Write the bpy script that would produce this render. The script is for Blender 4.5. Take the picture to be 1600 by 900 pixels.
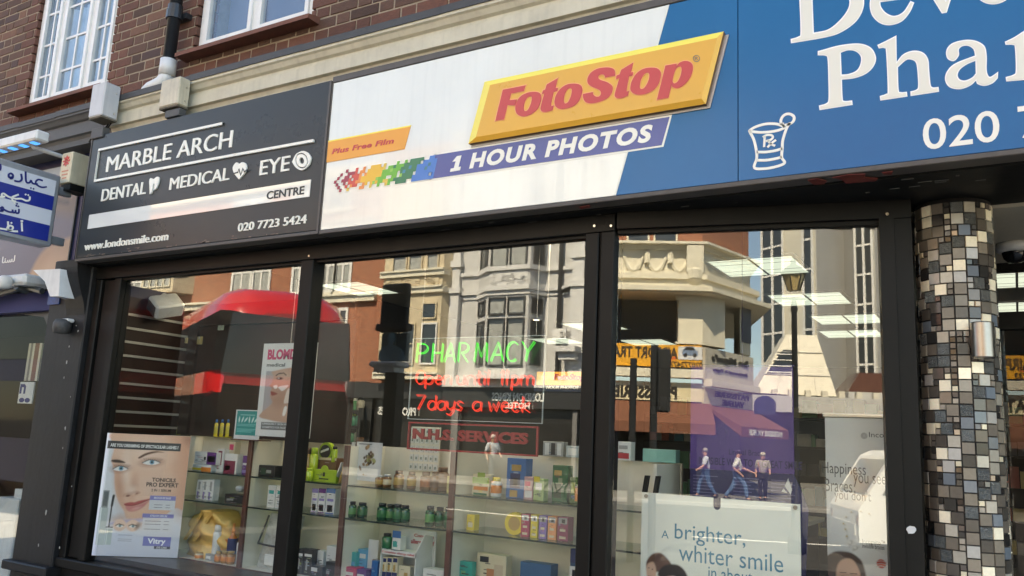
import bpy, math, random
import numpy as np
from mathutils import Matrix, Vector
random.seed(7)
RNG = np.random.default_rng(7)
for o in list(bpy.data.objects):
    bpy.data.objects.remove(o)
sc = bpy.context.scene
COL = sc.collection
PI = math.pi

# ------------------------------------------------------------------ camera, sky, sun, exposure
F = 1307.0; CX, CY = 800.0, 450.0            # focal length in pixels of the 1600 x 900 photograph
CAM = np.array([0.0, -3.4, 1.6])             # eye height on the pavement, 3.4 m from the shop glass
_up = np.array([343, 7200, -F]); _up = _up / np.linalg.norm(_up)
_lf = np.array([-2200, -132, -F]); _lf = _lf / np.linalg.norm(_lf)
_X = -_lf; _X = _X - _up * np.dot(_X, _up); _X = _X / np.linalg.norm(_X)
_Y = np.cross(_up, _X)
RW = np.array([_X, _Y, _up])                 # camera axes -> world axes
cam = bpy.data.cameras.new('camera'); camo = bpy.data.objects.new('camera', cam); COL.objects.link(camo)
cam.sensor_width = 36.0; cam.lens = 36.0 * F / 1600.0
cam.clip_start = 0.05; cam.clip_end = 2000
M4 = Matrix([[*RW[i], CAM[i]] for i in range(3)] + [[0, 0, 0, 1]])
camo.matrix_world = M4
sc.camera = camo

SUN_EL, SUN_AZ = 50.0, 10.0                  # degrees; azimuth measured from +y (behind the shop) towards -x
sdir = Vector((-math.sin(math.radians(SUN_AZ)) * math.cos(math.radians(SUN_EL)),
               math.cos(math.radians(SUN_AZ)) * math.cos(math.radians(SUN_EL)), math.sin(math.radians(SUN_EL))))
world = bpy.data.worlds.new('World'); sc.world = world; world.use_nodes = True
wn = world.node_tree.nodes; wl = world.node_tree.links
sky = wn.new('ShaderNodeTexSky'); sky.sky_type = 'NISHITA'; sky.sun_disc = False
sky.sun_elevation = math.radians(SUN_EL); sky.sun_rotation = math.radians(-SUN_AZ)
sky.air_density = 1.0; sky.dust_density = 0.4; sky.ozone_density = 3.0
wl.new(sky.outputs[0], wn['Background'].inputs[0]); wn['Background'].inputs[1].default_value = 0.12
sl = bpy.data.lights.new('sun', 'SUN'); slo = bpy.data.objects.new('sun', sl); COL.objects.link(slo)
sl.energy = 5.0; sl.angle = math.radians(0.5); sl.color = (1.0, 0.95, 0.87)
slo.rotation_euler = sdir.to_track_quat('Z', 'Y').to_euler(); slo.location = (0, 0, 30)
sc.view_settings.view_transform = 'Standard'; sc.view_settings.look = 'None'
sc.view_settings.gamma = 1.0; sc.view_settings.use_curve_mapping = False
sc.view_settings.exposure = 2.6
sc.view_settings.use_white_balance = True; sc.view_settings.white_balance_temperature = 8300; sc.view_settings.white_balance_tint = 8.0
sc.render.engine = 'CYCLES'
sc.cycles.use_denoising = True
sc.cycles.max_bounces = 8; sc.cycles.diffuse_bounces = 3; sc.cycles.glossy_bounces = 4
sc.cycles.transparent_max_bounces = 24; sc.cycles.transmission_bounces = 4
sc.cycles.caustics_reflective = False; sc.cycles.caustics_refractive = False
sc.cycles.sample_clamp_indirect = 6.0

# ------------------------------------------------------------------ measuring from the photograph
def ray(px, py):
    d = np.array([px - CX, CY - py, -F]); return RW @ (d / np.linalg.norm(d))
def on(px, py, y):                           # the point of the vertical plane y that the photo shows at a pixel
    d = ray(px, py); return CAM + (y - CAM[1]) / d[1] * d
def onz(px, py, z):
    d = ray(px, py); return CAM + (z - CAM[2]) / d[2] * d
def onx(px, py, x):
    d = ray(px, py); return CAM + (x - CAM[0]) / d[0] * d
P3A = np.array([-1.505, -0.008]); TH3 = math.radians(11.77)   # the splayed window pane
P3B = P3A + 1.08 * np.array([math.cos(TH3), math.sin(TH3)])
N3 = np.array([math.sin(TH3), -math.cos(TH3), 0.0])
def across(px, py, w, pane=1):               # where the street opposite stands that a pane mirrors, at y = -w
    d = ray(px, py)
    if pane < 3:
        c = CAM * np.array([1, -1, 1]); d = d * np.array([1, -1, 1])
    else:
        b = np.array([P3A[0], P3A[1], 0]); c = CAM - 2 * np.dot(CAM - b, N3) * N3; d = d - 2 * np.dot(d, N3) * N3
    return c + (-w - c[1]) / d[1] * d

# ------------------------------------------------------------------ materials
def lin(c):
    if isinstance(c, str):
        c = tuple(int(c[i:i + 2], 16) / 255 for i in (0, 2, 4))
    return tuple(v / 12.92 if v <= 0.04045 else ((v + 0.055) / 1.055) ** 2.4 for v in c)
_M = {}
def mat(name, col, rough=0.5, metal=0.0, var=0.0, vscale=8.0, bump=0.0, bscale=60.0, emit=0.0, coat=0.0, spec=0.5, attr=False, streak=0.0, alpha=None):
    if name in _M: return _M[name]
    m = bpy.data.materials.new(name); m.use_nodes = True
    nt = m.node_tree; b = nt.nodes['Principled BSDF']
    c = lin(col) if isinstance(col, str) else tuple(col)
    b.inputs['Base Color'].default_value = (*c, 1); b.inputs['Roughness'].default_value = rough
    b.inputs['Metallic'].default_value = metal; b.inputs['Coat Weight'].default_value = coat
    b.inputs['Specular IOR Level'].default_value = spec
    src = None
    tc = nt.nodes.new('ShaderNodeTexCoord')
    if attr:
        a = nt.nodes.new('ShaderNodeAttribute'); a.attribute_name = 'Col'; src = a.outputs['Color']
    if var > 0:
        nz = nt.nodes.new('ShaderNodeTexNoise'); nz.inputs['Scale'].default_value = vscale; nz.inputs['Detail'].default_value = 6
        nz.inputs['Roughness'].default_value = 0.65
        nt.links.new(tc.outputs['Object'], nz.inputs['Vector'])
        mr = nt.nodes.new('ShaderNodeMapRange'); mr.inputs['From Min'].default_value = 0.3; mr.inputs['From Max'].default_value = 0.7
        mr.inputs['To Min'].default_value = 1 - var; mr.inputs['To Max'].default_value = 1 + var * 0.6
        nt.links.new(nz.outputs[0], mr.inputs['Value'])
        fac = mr.outputs[0]
        if streak > 0:                        # rain streaks: noise stretched down the wall
            mp = nt.nodes.new('ShaderNodeMapping'); mp.inputs['Scale'].default_value = (26, 26, 1.6)
            nt.links.new(tc.outputs['Object'], mp.inputs['Vector'])
            n2 = nt.nodes.new('ShaderNodeTexNoise'); n2.inputs['Scale'].default_value = 1.0; n2.inputs['Detail'].default_value = 5
            nt.links.new(mp.outputs[0], n2.inputs['Vector'])
            m2 = nt.nodes.new('ShaderNodeMapRange'); m2.inputs['From Min'].default_value = 0.5; m2.inputs['From Max'].default_value = 0.75
            m2.inputs['To Min'].default_value = 1.0; m2.inputs['To Max'].default_value = 1 - streak
            nt.links.new(n2.outputs[0], m2.inputs['Value'])
            mm = nt.nodes.new('ShaderNodeMath'); mm.operation = 'MULTIPLY'
            nt.links.new(fac, mm.inputs[0]); nt.links.new(m2.outputs[0], mm.inputs[1]); fac = mm.outputs[0]
        mx = nt.nodes.new('ShaderNodeMix'); mx.data_type = 'RGBA'; mx.blend_type = 'MULTIPLY'; mx.inputs[0].default_value = 1.0
        if src is not None: nt.links.new(src, mx.inputs[6])
        else: mx.inputs[6].default_value = (*c, 1)
        nt.links.new(fac, mx.inputs[7]); src = mx.outputs[2]
        rr = nt.nodes.new('ShaderNodeMapRange'); rr.inputs['To Min'].default_value = max(0.02, rough - 0.12); rr.inputs['To Max'].default_value = min(1, rough + 0.12)
        nt.links.new(nz.outputs[0], rr.inputs['Value']); nt.links.new(rr.outputs[0], b.inputs['Roughness'])
    if src is not None: nt.links.new(src, b.inputs['Base Color'])
    if bump > 0:
        nb = nt.nodes.new('ShaderNodeTexNoise'); nb.inputs['Scale'].default_value = bscale; nb.inputs['Detail'].default_value = 5
        nt.links.new(tc.outputs['Object'], nb.inputs['Vector'])
        bp = nt.nodes.new('ShaderNodeBump'); bp.inputs['Strength'].default_value = bump; bp.inputs['Distance'].default_value = 0.01
        nt.links.new(nb.outputs[0], bp.inputs['Height']); nt.links.new(bp.outputs[0], b.inputs['Normal'])
    if emit > 0:
        b.inputs['Emission Color'].default_value = (*c, 1); b.inputs['Emission Strength'].default_value = emit
    if alpha is not None: b.inputs['Alpha'].default_value = alpha
    _M[name] = m
    return m
def glass(name, f0=0.055, tint=(1, 1, 1), wave=0.0):
    # window glass: each face of the pane mirrors by Schlick's law, the rest goes straight through
    if name in _M: return _M[name]
    m = bpy.data.materials.new(name); m.use_nodes = True; nt = m.node_tree; nt.nodes.clear()
    out = nt.nodes.new('ShaderNodeOutputMaterial'); mix = nt.nodes.new('ShaderNodeMixShader')
    tr = nt.nodes.new('ShaderNodeBsdfTransparent'); tr.inputs[0].default_value = (*tint, 1)
    gl = nt.nodes.new('ShaderNodeBsdfGlossy'); gl.inputs['Roughness'].default_value = 0.0
    geo = nt.nodes.new('ShaderNodeNewGeometry')
    dp = nt.nodes.new('ShaderNodeVectorMath'); dp.operation = 'DOT_PRODUCT'
    nt.links.new(geo.outputs['Incoming'], dp.inputs[0]); nt.links.new(geo.outputs['True Normal'], dp.inputs[1])
    def mth(op, a, b=None):
        n = nt.nodes.new('ShaderNodeMath'); n.operation = op
        for i, v in enumerate((a, b)):
            if v is None: continue
            if isinstance(v, (int, float)): n.inputs[i].default_value = v
            else: nt.links.new(v, n.inputs[i])
        return n.outputs[0]
    c = mth('ABSOLUTE', dp.outputs['Value']); k = mth('POWER', mth('SUBTRACT', 1.0, c), 5.0)
    fac = mth('ADD', mth('MULTIPLY', k, 1 - f0), f0)
    nt.links.new(fac, mix.inputs[0]); nt.links.new(tr.outputs[0], mix.inputs[1]); nt.links.new(gl.outputs[0], mix.inputs[2])
    if wave > 0:
        tc = nt.nodes.new('ShaderNodeTexCoord'); nz = nt.nodes.new('ShaderNodeTexNoise'); nz.inputs['Scale'].default_value = 1.6; nz.inputs['Detail'].default_value = 1
        nt.links.new(tc.outputs['Object'], nz.inputs['Vector'])
        bp = nt.nodes.new('ShaderNodeBump'); bp.inputs['Strength'].default_value = 1.0; bp.inputs['Distance'].default_value = wave
        nt.links.new(nz.outputs[0], bp.inputs['Height']); nt.links.new(bp.outputs[0], gl.inputs['Normal'])
    nt.links.new(mix.outputs[0], out.inputs[0]); _M[name] = m
    return m
def lamp_mat(name, col, strength):
    if name in _M: return _M[name]
    m = bpy.data.materials.new(name); m.use_nodes = True; nt = m.node_tree; nt.nodes.clear()
    o = nt.nodes.new('ShaderNodeOutputMaterial'); e = nt.nodes.new('ShaderNodeEmission')
    e.inputs[0].default_value = (*lin(col), 1) if isinstance(col, str) else (*col, 1); e.inputs[1].default_value = strength
    nt.links.new(e.outputs[0], o.inputs[0]); _M[name] = m
    return m

# ------------------------------------------------------------------ mesh helpers
WM = {}
def reg(o, m): WM[o.name] = m
class MB:
    def __init__(s): s.v = []; s.f = []; s.c = []; s.mi = []
    def add(s, vs, fs, col=None, mi=0):
        n = len(s.v); s.v.extend([tuple(map(float, v)) for v in vs])
        for f in fs: s.f.append(tuple(i + n for i in f)); s.c.append(col); s.mi.append(mi)
        return s
    def box(s, x0, x1, y0, y1, z0, z1, col=None, mi=0, bev=0.0):
        if x0 > x1: x0, x1 = x1, x0
        if y0 > y1: y0, y1 = y1, y0
        if z0 > z1: z0, z1 = z1, z0
        if bev <= 0:
            vs = [(x, y, z) for z in (z0, z1) for y in (y0, y1) for x in (x0, x1)]
            return s.add(vs, [(0, 2, 3, 1), (4, 5, 7, 6), (0, 1, 5, 4), (2, 6, 7, 3), (0, 4, 6, 2), (1, 3, 7, 5)], col, mi)
        b = min(bev, (x1 - x0) / 2.01, (y1 - y0) / 2.01, (z1 - z0) / 2.01)
        vs = []; X = (x0, x1); Y = (y0, y1); Z = (z0, z1)
        for i in (0, 1):
            for j in (0, 1):
                for k in (0, 1):
                    sx, sy, sz = (1 - 2 * i) * b, (1 - 2 * j) * b, (1 - 2 * k) * b
                    vs += [(X[i], Y[j] + sy, Z[k] + sz), (X[i] + sx, Y[j], Z[k] + sz), (X[i] + sx, Y[j] + sy, Z[k])]
        I = lambda i, j, k, a: ((i * 2 + j) * 2 + k) * 3 + a
        fs = []
        for i in (0, 1):
            q = [I(i, 0, 0, 0), I(i, 1, 0, 0), I(i, 1, 1, 0), I(i, 0, 1, 0)]; fs.append(q[::-1] if i == 0 else q)
            q = [I(0, i, 0, 1), I(1, i, 0, 1), I(1, i, 1, 1), I(0, i, 1, 1)]; fs.append(q if i == 0 else q[::-1])
            q = [I(0, 0, i, 2), I(1, 0, i, 2), I(1, 1, i, 2), I(0, 1, i, 2)]; fs.append(q[::-1] if i == 0 else q)
        for i in (0, 1):
            for j in (0, 1):
                q = [I(i, j, 0, 0), I(i, j, 1, 0), I(i, j, 1, 1), I(i, j, 0, 1)]; fs.append(q if (i + j) % 2 == 1 else q[::-1])
                q = [I(i, 0, j, 0), I(i, 1, j, 0), I(i, 1, j, 2), I(i, 0, j, 2)]; fs.append(q if (i + j) % 2 == 0 else q[::-1])
                q = [I(0, i, j, 1), I(1, i, j, 1), I(1, i, j, 2), I(0, i, j, 2)]; fs.append(q if (i + j) % 2 == 1 else q[::-1])
                for k in (0, 1):
                    q = [I(i, j, k, 0), I(i, j, k, 1), I(i, j, k, 2)]; fs.append(q if (i + j + k) % 2 == 1 else q[::-1])
        return s.add(vs, fs, col, mi)
    def obox(s, o, ux, uy, uz, col=None, mi=0):     # a box from a corner and three edge vectors
        o, ux, uy, uz = map(np.array, (o, ux, uy, uz))
        vs = [o + i * ux + j * uy + k * uz for k in (0, 1) for j in (0, 1) for i in (0, 1)]
        return s.add(vs, [(0, 2, 3, 1), (4, 5, 7, 6), (0, 1, 5, 4), (2, 6, 7, 3), (0, 4, 6, 2), (1, 3, 7, 5)], col, mi)
    def quad(s, a, b, c, d, col=None, mi=0): return s.add([a, b, c, d], [(0, 1, 2, 3)], col, mi)
    def prism_y(s, poly, y0, y1, col=None, mi=0):   # polygon (x,z) extruded along y
        n = len(poly); vs = [(x, y0, z) for x, z in poly] + [(x, y1, z) for x, z in poly]
        fs = [tuple(range(n)), tuple(range(2 * n - 1, n - 1, -1))] + [(i, i + n, (i + 1) % n + n, (i + 1) % n) for i in range(n)]
        return s.add(vs, fs, col, mi)
    def prism_z(s, poly, z0, z1, col=None, mi=0):
        n = len(poly); vs = [(x, y, z0) for x, y in poly] + [(x, y, z1) for x, y in poly]
        fs = [tuple(range(n - 1, -1, -1)), tuple(range(n, 2 * n))] + [(i, (i + 1) % n, (i + 1) % n + n, i + n) for i in range(n)]
        return s.add(vs, fs, col, mi)
    def prism_x(s, poly, x0, x1, col=None, mi=0):   # polygon (y,z) extruded along x
        n = len(poly); vs = [(x0, y, z) for y, z in poly] + [(x1, y, z) for y, z in poly]
        fs = [tuple(range(n)), tuple(range(2 * n - 1, n - 1, -1))] + [(i, i + n, (i + 1) % n + n, (i + 1) % n) for i in range(n)]
        return s.add(vs, fs, col, mi)
    def tube(s, pts, r, n=8, col=None, mi=0, cap=True):
        pts = [np.array(p, float) for p in pts]; rs = r if isinstance(r, (list, tuple)) else [r] * len(pts)
        base = len(s.v); prev = None
        for i, p in enumerate(pts):
            d = pts[min(i + 1, len(pts) - 1)] - pts[max(i - 1, 0)]; d = d / (np.linalg.norm(d) + 1e-9)
            if prev is None:
                a = np.array([0, 0, 1.0]) if abs(d[2]) < 0.9 else np.array([1.0, 0, 0])
                u = np.cross(d, a)
            else: u = prev - d * np.dot(prev, d)
            u = u / (np.linalg.norm(u) + 1e-9); prev = u; w = np.cross(d, u)
            for k in range(n):
                a = 2 * PI * k / n; s.v.append(tuple(p + rs[i] * (math.cos(a) * u + math.sin(a) * w)))
        fs = []
        for i in range(len(pts) - 1):
            for k in range(n):
                a = base + i * n + k; b = base + i * n + (k + 1) % n; fs.append((a, b, b + n, a + n))
        if cap:
            fs.append(tuple(base + k for k in range(n))[::-1]); fs.append(tuple(base + (len(pts) - 1) * n + k for k in range(n)))
        for f in fs: s.f.append(f); s.c.append(col); s.mi.append(mi)
        return s
    def lathe(s, prof, cx, cy, n=16, col=None, mi=0, z0=0.0):   # profile [(r,z)] round a vertical axis
        base = len(s.v)
        for r, z in prof:
            for k in range(n):
                a = 2 * PI * k / n; s.v.append((cx + r * math.cos(a), cy + r * math.sin(a), z0 + z))
        fs = []
        for i in range(len(prof) - 1):
            for k in range(n):
                a = base + i * n + k; b = base + i * n + (k + 1) % n; fs.append((a, b, b + n, a + n))
        fs.append(tuple(base + k for k in range(n))[::-1]); fs.append(tuple(base + (len(prof) - 1) * n + k for k in range(n)))
        for f in fs: s.f.append(f); s.c.append(col); s.mi.append(mi)
        return s
    def build(s, name, m, parent=None, world=True, smooth=False):
        me = bpy.data.meshes.new(name); v = s.v
        if parent is not None and world:
            inv = WM[parent.name].inverted(); v = [tuple(inv @ Vector(p)) for p in v]
        me.from_pydata(v, [], s.f)
        ms = m if isinstance(m, (list, tuple)) else [m]
        for x in ms: me.materials.append(x)
        if len(ms) > 1: me.polygons.foreach_set('material_index', s.mi)
        if any(c is not None for c in s.c):
            at = me.color_attributes.new('Col', 'FLOAT_COLOR', 'CORNER'); buf = []
            for f, c in zip(s.f, s.c): buf += [*(c or (0.5, 0.5, 0.5)), 1.0] * len(f)
            at.data.foreach_set('color', buf)
        if smooth: me.polygons.foreach_set('use_smooth', [True] * len(me.polygons))
        me.update()
        return link(name, me, parent)
def link(name, me, parent=None):
    o = bpy.data.objects.new(name, me); COL.objects.link(o)
    if parent is not None:
        o.parent = parent; WM[o.name] = WM[parent.name]
    else: WM[o.name] = Matrix.Identity(4)
    return o
def tag(o, label=None, cat=None, group=None, kind=None):
    if label: o['label'] = label
    if cat: o['category'] = cat
    if group: o['group'] = group
    if kind: o['kind'] = kind
    return o
def thing(name, label, cat, loc=(0, 0, 0), rz=0.0, group=None, rx=0.0):
    o = bpy.data.objects.new(name, None); COL.objects.link(o); o.empty_display_size = 0.05
    o.location = tuple(float(v) for v in loc); o.rotation_euler = (rx, 0, rz)
    WM[o.name] = Matrix.Translation(Vector(o.location)) @ Matrix.Rotation(rz, 4, 'Z') @ Matrix.Rotation(rx, 4, 'X')
    return tag(o, label, cat, group)
def copy_tree(o, loc, rz=None, label=None, parent=None):
    c = o.copy(); COL.objects.link(c)
    if parent is None:
        c.location = tuple(float(v) for v in loc)
        if rz is not None: c.rotation_euler = (0, 0, rz)
        if label: c['label'] = label
    else: c.parent = parent
    for ch in [x for x in bpy.data.objects if x.parent == o]: copy_tree(ch, None, parent=c)
    return c

# ---- flat outlines and writing -> extruded meshes
def _mesh_of(curve):
    o = bpy.data.objects.new('tmp', curve); COL.objects.link(o)
    bpy.context.view_layer.update()
    me = bpy.data.meshes.new_from_object(o.evaluated_get(bpy.context.evaluated_depsgraph_get()))
    v = np.array([x.co[:] for x in me.vertices]); f = [tuple(p.vertices) for p in me.polygons]
    bpy.data.objects.remove(o); bpy.data.curves.remove(curve); bpy.data.meshes.remove(me)
    return v, f
_T = {}
def text_mesh(s, bold=0.0, shear=0.0, space=1.0, res=3):
    k = (s, bold, shear, space, res)
    if k not in _T:
        c = bpy.data.curves.new('t', 'FONT'); c.body = s; c.offset = bold; c.shear = shear; c.space_character = space
        c.resolution_u = res; c.extrude = 0.5; c.size = 1.0
        v, f = _mesh_of(c)
        v[:, :2] -= v[:, :2].min(0); v[:, 2] -= v[:, 2].min(); v[:, :2] /= np.maximum(v[:, :2].max(0), 1e-6); v[:, 2] /= max(v[:, 2].max(), 1e-6)
        _T[k] = (v, f)
    return _T[k]
def smooth_poly(pts, n=5):
    # closed outline; a point with a third value is a corner, runs between corners are smooth curves
    P = [np.array(p[:2], float) for p in pts]; K = [len(p) > 2 for p in pts]; N = len(P); out = []
    for i in range(N):
        p1, p2 = P[i], P[(i + 1) % N]
        if K[i] and K[(i + 1) % N]:
            out.append(p1); continue
        p0 = P[i - 1] if not K[i] else p1 - (p2 - p1) * 0.6
        p3 = P[(i + 2) % N] if not K[(i + 1) % N] else p2 + (p2 - p1) * 0.6
        for k in range(n):
            t = k / n
            out.append(0.5 * ((2 * p1) + (-p0 + p2) * t + (2 * p0 - 5 * p1 + 4 * p2 - p3) * t * t + (-p0 + 3 * p1 - 3 * p2 + p3) * t ** 3))
    return out
def fill(loops):
    c = bpy.data.curves.new('f', 'CURVE'); c.dimensions = '2D'; c.fill_mode = 'BOTH'; c.extrude = 0.5
    for lp in loops:
        sp = c.splines.new('POLY'); sp.points.add(len(lp) - 1); sp.use_cyclic_u = True
        for i, p in enumerate(lp): sp.points[i].co = (p[0], p[1], 0, 1)
    v, f = _mesh_of(c)
    v[:, 2] += 0.5
    return v, f
def front(v, f, y, depth, mb, col=None, mi=0):
    # (x, z, depth 0..1) -> standing on the plane y, the face towards the street
    mb.add([(a, y - b * depth, c) for a, c, b in v], f, col, mi); return mb
def write(s, a, b, y, depth, mb, bold=0.0, shear=0.0, space=1.0, mirror=False, col=None, mi=0, res=3):
    # writing fitted between the plane points a (left, bottom) and b (right, top), facing -y
    v, f = text_mesh(s, bold, shear, space, res); v = v.copy()
    if mirror: v[:, 0] = 1 - v[:, 0]
    x = a[0] + v[:, 0] * (b[0] - a[0]); z = a[1] + v[:, 1] * (b[1] - a[1])
    return front(np.stack([x, z, v[:, 2]], 1), f, y, depth, mb, col, mi)
def write_px(s, lb, rt, y, depth, mb, **k):
    p, q = on(*lb, y), on(*rt, y); return write(s, (p[0], p[2]), (q[0], q[2]), y, depth, mb, **k)
def write_uv(s, o, u, w, mb, lb, rt, depth=0.002, bold=0.0, shear=0.0, space=1.0, col=None, mi=0, res=2):
    # writing on any plane: origin o, unit vectors u (right) and w (up), box lb..rt in metres; faces u x w
    v, f = text_mesh(s, bold, shear, space, res); o, u, w = map(np.array, (o, u, w)); n = np.cross(u, w)
    mb.add([o + u * (lb[0] + a * (rt[0] - lb[0])) + w * (lb[1] + b * (rt[1] - lb[1])) + n * (c * depth + 0.0008) for a, b, c in v], f, col, mi)
    return mb
def trace(mb, outlines, conv, y, depth, n=5, col=None, mi=0):
    loops = []
    for ol in outlines:
        pts = [(*conv(p[0], p[1]), *p[2:]) for p in ol]
        pts = [(*on(p[0], p[1], y)[[0, 2]], *p[2:]) for p in pts]
        loops.append([tuple(q) for q in smooth_poly(pts, n)])
    v, f = fill(loops)
    return front(v, f, y, depth, mb, col, mi)
def ribbon(mb, pts, w, conv, y, depth, closed=False, col=None, mi=0, smooth=True):
    P = [np.array(on(*conv(*p[:2]), y)[[0, 2]]) for p in pts]
    if smooth and len(P) > 2:
        Q = []
        for i in range(len(P) - 1 + (1 if closed else 0)):
            p1, p2 = P[i], P[(i + 1) % len(P)]
            p0 = P[i - 1] if (i > 0 or closed) else p1; p3 = P[(i + 2) % len(P)] if (i + 2 < len(P) or closed) else p2
            for k in range(5):
                t = k / 5; Q.append(0.5 * ((2 * p1) + (-p0 + p2) * t + (2 * p0 - 5 * p1 + 4 * p2 - p3) * t * t + (-p0 + 3 * p1 - 3 * p2 + p3) * t ** 3))
        if not closed: Q.append(P[-1])
        P = Q
    N = len(P); L = []; R = []
    for i in range(N):
        a = P[i - 1] if (i > 0 or closed) else P[i]; b = P[(i + 1) % N] if (i < N - 1 or closed) else P[i]
        d = (b - a) / (np.linalg.norm(b - a) + 1e-9); nn = np.array([-d[1], d[0]]) * w / 2
        L.append(P[i] + nn); R.append(P[i] - nn)
    vs = [(p[0], y - depth, p[1]) for p in L] + [(p[0], y - depth, p[1]) for p in R] + [(p[0], y, p[1]) for p in L] + [(p[0], y, p[1]) for p in R]
    fs = []
    for i in range(N if closed else N - 1):
        j = (i + 1) % N; fs += [(i, j, N + j, N + i), (2 * N + i, 2 * N + j, j, i), (N + i, N + j, 3 * N + j, 3 * N + i)]
    return mb.add(vs, fs, col, mi)

# ---- printed pictures: a fine grid whose vertices carry the print's colours
class Art:
    def __init__(s, w, h, res, bg):
        s.w, s.h = w, h; s.nx = int(res); s.ny = max(2, int(res * h / w))
        s.X, s.Y = np.meshgrid(np.linspace(0, w, s.nx), np.linspace(0, h, s.ny))
        s.c = np.ones((s.ny, s.nx, 3)) * np.array(lin(bg))
    def _mix(s, a, col): s.c = s.c * (1 - a[..., None]) + np.array(lin(col)) * a[..., None]
    def ell(s, cx, cy, rx, ry, col, soft=0.1, rot=0.0, alpha=1.0):
        dx, dy = s.X - cx, s.Y - cy; c, n = math.cos(rot), math.sin(rot)
        d = np.sqrt(((dx * c + dy * n) / rx) ** 2 + ((-dx * n + dy * c) / ry) ** 2)
        s._mix(np.clip((1 + soft - d) / (2 * soft), 0, 1) * alpha, col)
    def poly(s, pts, col, soft=0.02, alpha=1.0, curve=True):
        if curve: pts = smooth_poly(pts, 5)
        P = np.array([p[:2] for p in pts], float); ins = np.zeros_like(s.X, bool); dist = np.full(s.X.shape, 1e9)
        for i in range(len(P)):
            a, b = P[i], P[(i + 1) % len(P)]
            cond = (a[1] > s.Y) != (b[1] > s.Y)
            xi = a[0] + (s.Y - a[1]) * (b[0] - a[0]) / (b[1] - a[1] + 1e-12); ins ^= cond & (s.X < xi)
            d = b - a; t = np.clip(((s.X - a[0]) * d[0] + (s.Y - a[1]) * d[1]) / (d @ d + 1e-12), 0, 1)
            dist = np.minimum(dist, np.hypot(s.X - a[0] - t * d[0], s.Y - a[1] - t * d[1]))
        s._mix(np.clip(np.where(ins, dist, -dist) / (2 * soft) + 0.5, 0, 1) * alpha, col)
    def line(s, pts, wd, col, soft=0.01, alpha=1.0):
        dist = np.full(s.X.shape, 1e9); P = np.array(pts, float)
        for a, b in zip(P[:-1], P[1:]):
            d = b - a; t = np.clip(((s.X - a[0]) * d[0] + (s.Y - a[1]) * d[1]) / (d @ d + 1e-12), 0, 1)
            dist = np.minimum(dist, np.hypot(s.X - a[0] - t * d[0], s.Y - a[1] - t * d[1]))
        s._mix(np.clip((wd / 2 - dist) / (2 * soft) + 0.5, 0, 1) * alpha, col)
    def rect(s, x0, y0, x1, y1, col, alpha=1.0):
        s._mix(((s.X >= x0) & (s.X <= x1) & (s.Y >= y0) & (s.Y <= y1)) * alpha, col)
    def grad(s, col, f): s._mix(np.clip(f(s.X, s.Y), 0, 1), col)
    def build(s, name, parent, o, u, w, m, off=0.001):
        # o: the top left corner, u: right, w: up (unit vectors)
        o, u, w = map(lambda q: np.array(q, float), (o, u, w)); n = np.cross(u, w); inv = WM[parent.name].inverted()
        P = o + s.X[..., None] * u - s.Y[..., None] * w + n * off; P = P.reshape(-1, 3)
        A = np.array(inv)[:3, :3]; T = np.array(inv)[:3, 3]; P = P @ A.T + T
        idx = np.arange(s.nx * s.ny).reshape(s.ny, s.nx)
        q = np.stack([idx[1:, :-1], idx[1:, 1:], idx[:-1, 1:], idx[:-1, :-1]], -1).reshape(-1, 4)
        me = bpy.data.meshes.new(name); me.from_pydata(P.tolist(), [], q.tolist()); me.materials.append(m)
        at = me.color_attributes.new('Col', 'FLOAT_COLOR', 'POINT')
        at.data.foreach_set('color', np.concatenate([s.c.reshape(-1, 3), np.ones((s.nx * s.ny, 1))], 1).ravel())
        return link(name, me, parent)
PRINT = mat('printed_paper', (0.5, 0.5, 0.5), rough=0.35, attr=True)
VCOL = mat('painted_goods', (0.5, 0.5, 0.5), rough=0.4, attr=True, var=0.08, vscale=30)
# ------------------------------------------------------------------ shared materials
BLACKP = mat('black_gloss_paint', (0.008, 0.008, 0.0075), rough=0.5, var=0.35, vscale=5, bump=0.05, bscale=30, spec=.2)
FRAME = mat('bronze_frame_paint', (0.006, 0.0055, 0.0048), rough=0.45, var=0.3, vscale=6, spec=.18)
PILAST = mat('weathered_black_paint', (0.014, 0.014, 0.015), rough=0.5, var=0.5, vscale=7, bump=0.12, bscale=25, streak=0.3, spec=.25)
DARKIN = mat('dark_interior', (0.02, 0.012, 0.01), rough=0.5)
STONE = mat('painted_stone', (0.57, 0.53, 0.42), rough=0.8, var=0.13, vscale=5, bump=0.12, bscale=45, streak=0.14)
LEAD = mat('lead_flashing', (0.045, 0.047, 0.05), rough=0.6, var=0.3, vscale=9, bump=0.2, bscale=14)
GREYST = mat('grey_painted_stone', (0.07, 0.07, 0.07), rough=0.6, var=0.3, vscale=5)
BRICK = mat('red_brick', (0.2, 0.08, 0.05), rough=0.85, attr=True, var=0.22, vscale=22, bump=0.35, bscale=90)
MORTAR = mat('lime_mortar', (0.31, 0.25, 0.185), rough=0.95, var=0.25, vscale=14, bump=0.3, bscale=120)
TERRA = mat('terracotta_sill', (0.16, 0.06, 0.038), rough=0.75, var=0.3, vscale=12, bump=0.2)
UPVC = mat('white_upvc', (0.72, 0.72, 0.70), rough=0.35, var=0.08, vscale=6)
SHOPGLASS = glass('shop_glass', 0.085, (0.97, 0.99, 0.98), wave=0.00010)
UPGLASS = glass('upper_window_glass', 0.085, (0.9, 0.95, 1.0), wave=0.0002)
NET = mat('net_curtain', (0.66, 0.74, 0.78), rough=0.9, var=0.25, vscale=5)
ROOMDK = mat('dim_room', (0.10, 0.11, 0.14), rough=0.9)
WHITEP = mat('white_plastic', (0.66, 0.66, 0.65), rough=0.4, var=0.12, vscale=8, streak=0.12)
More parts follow.
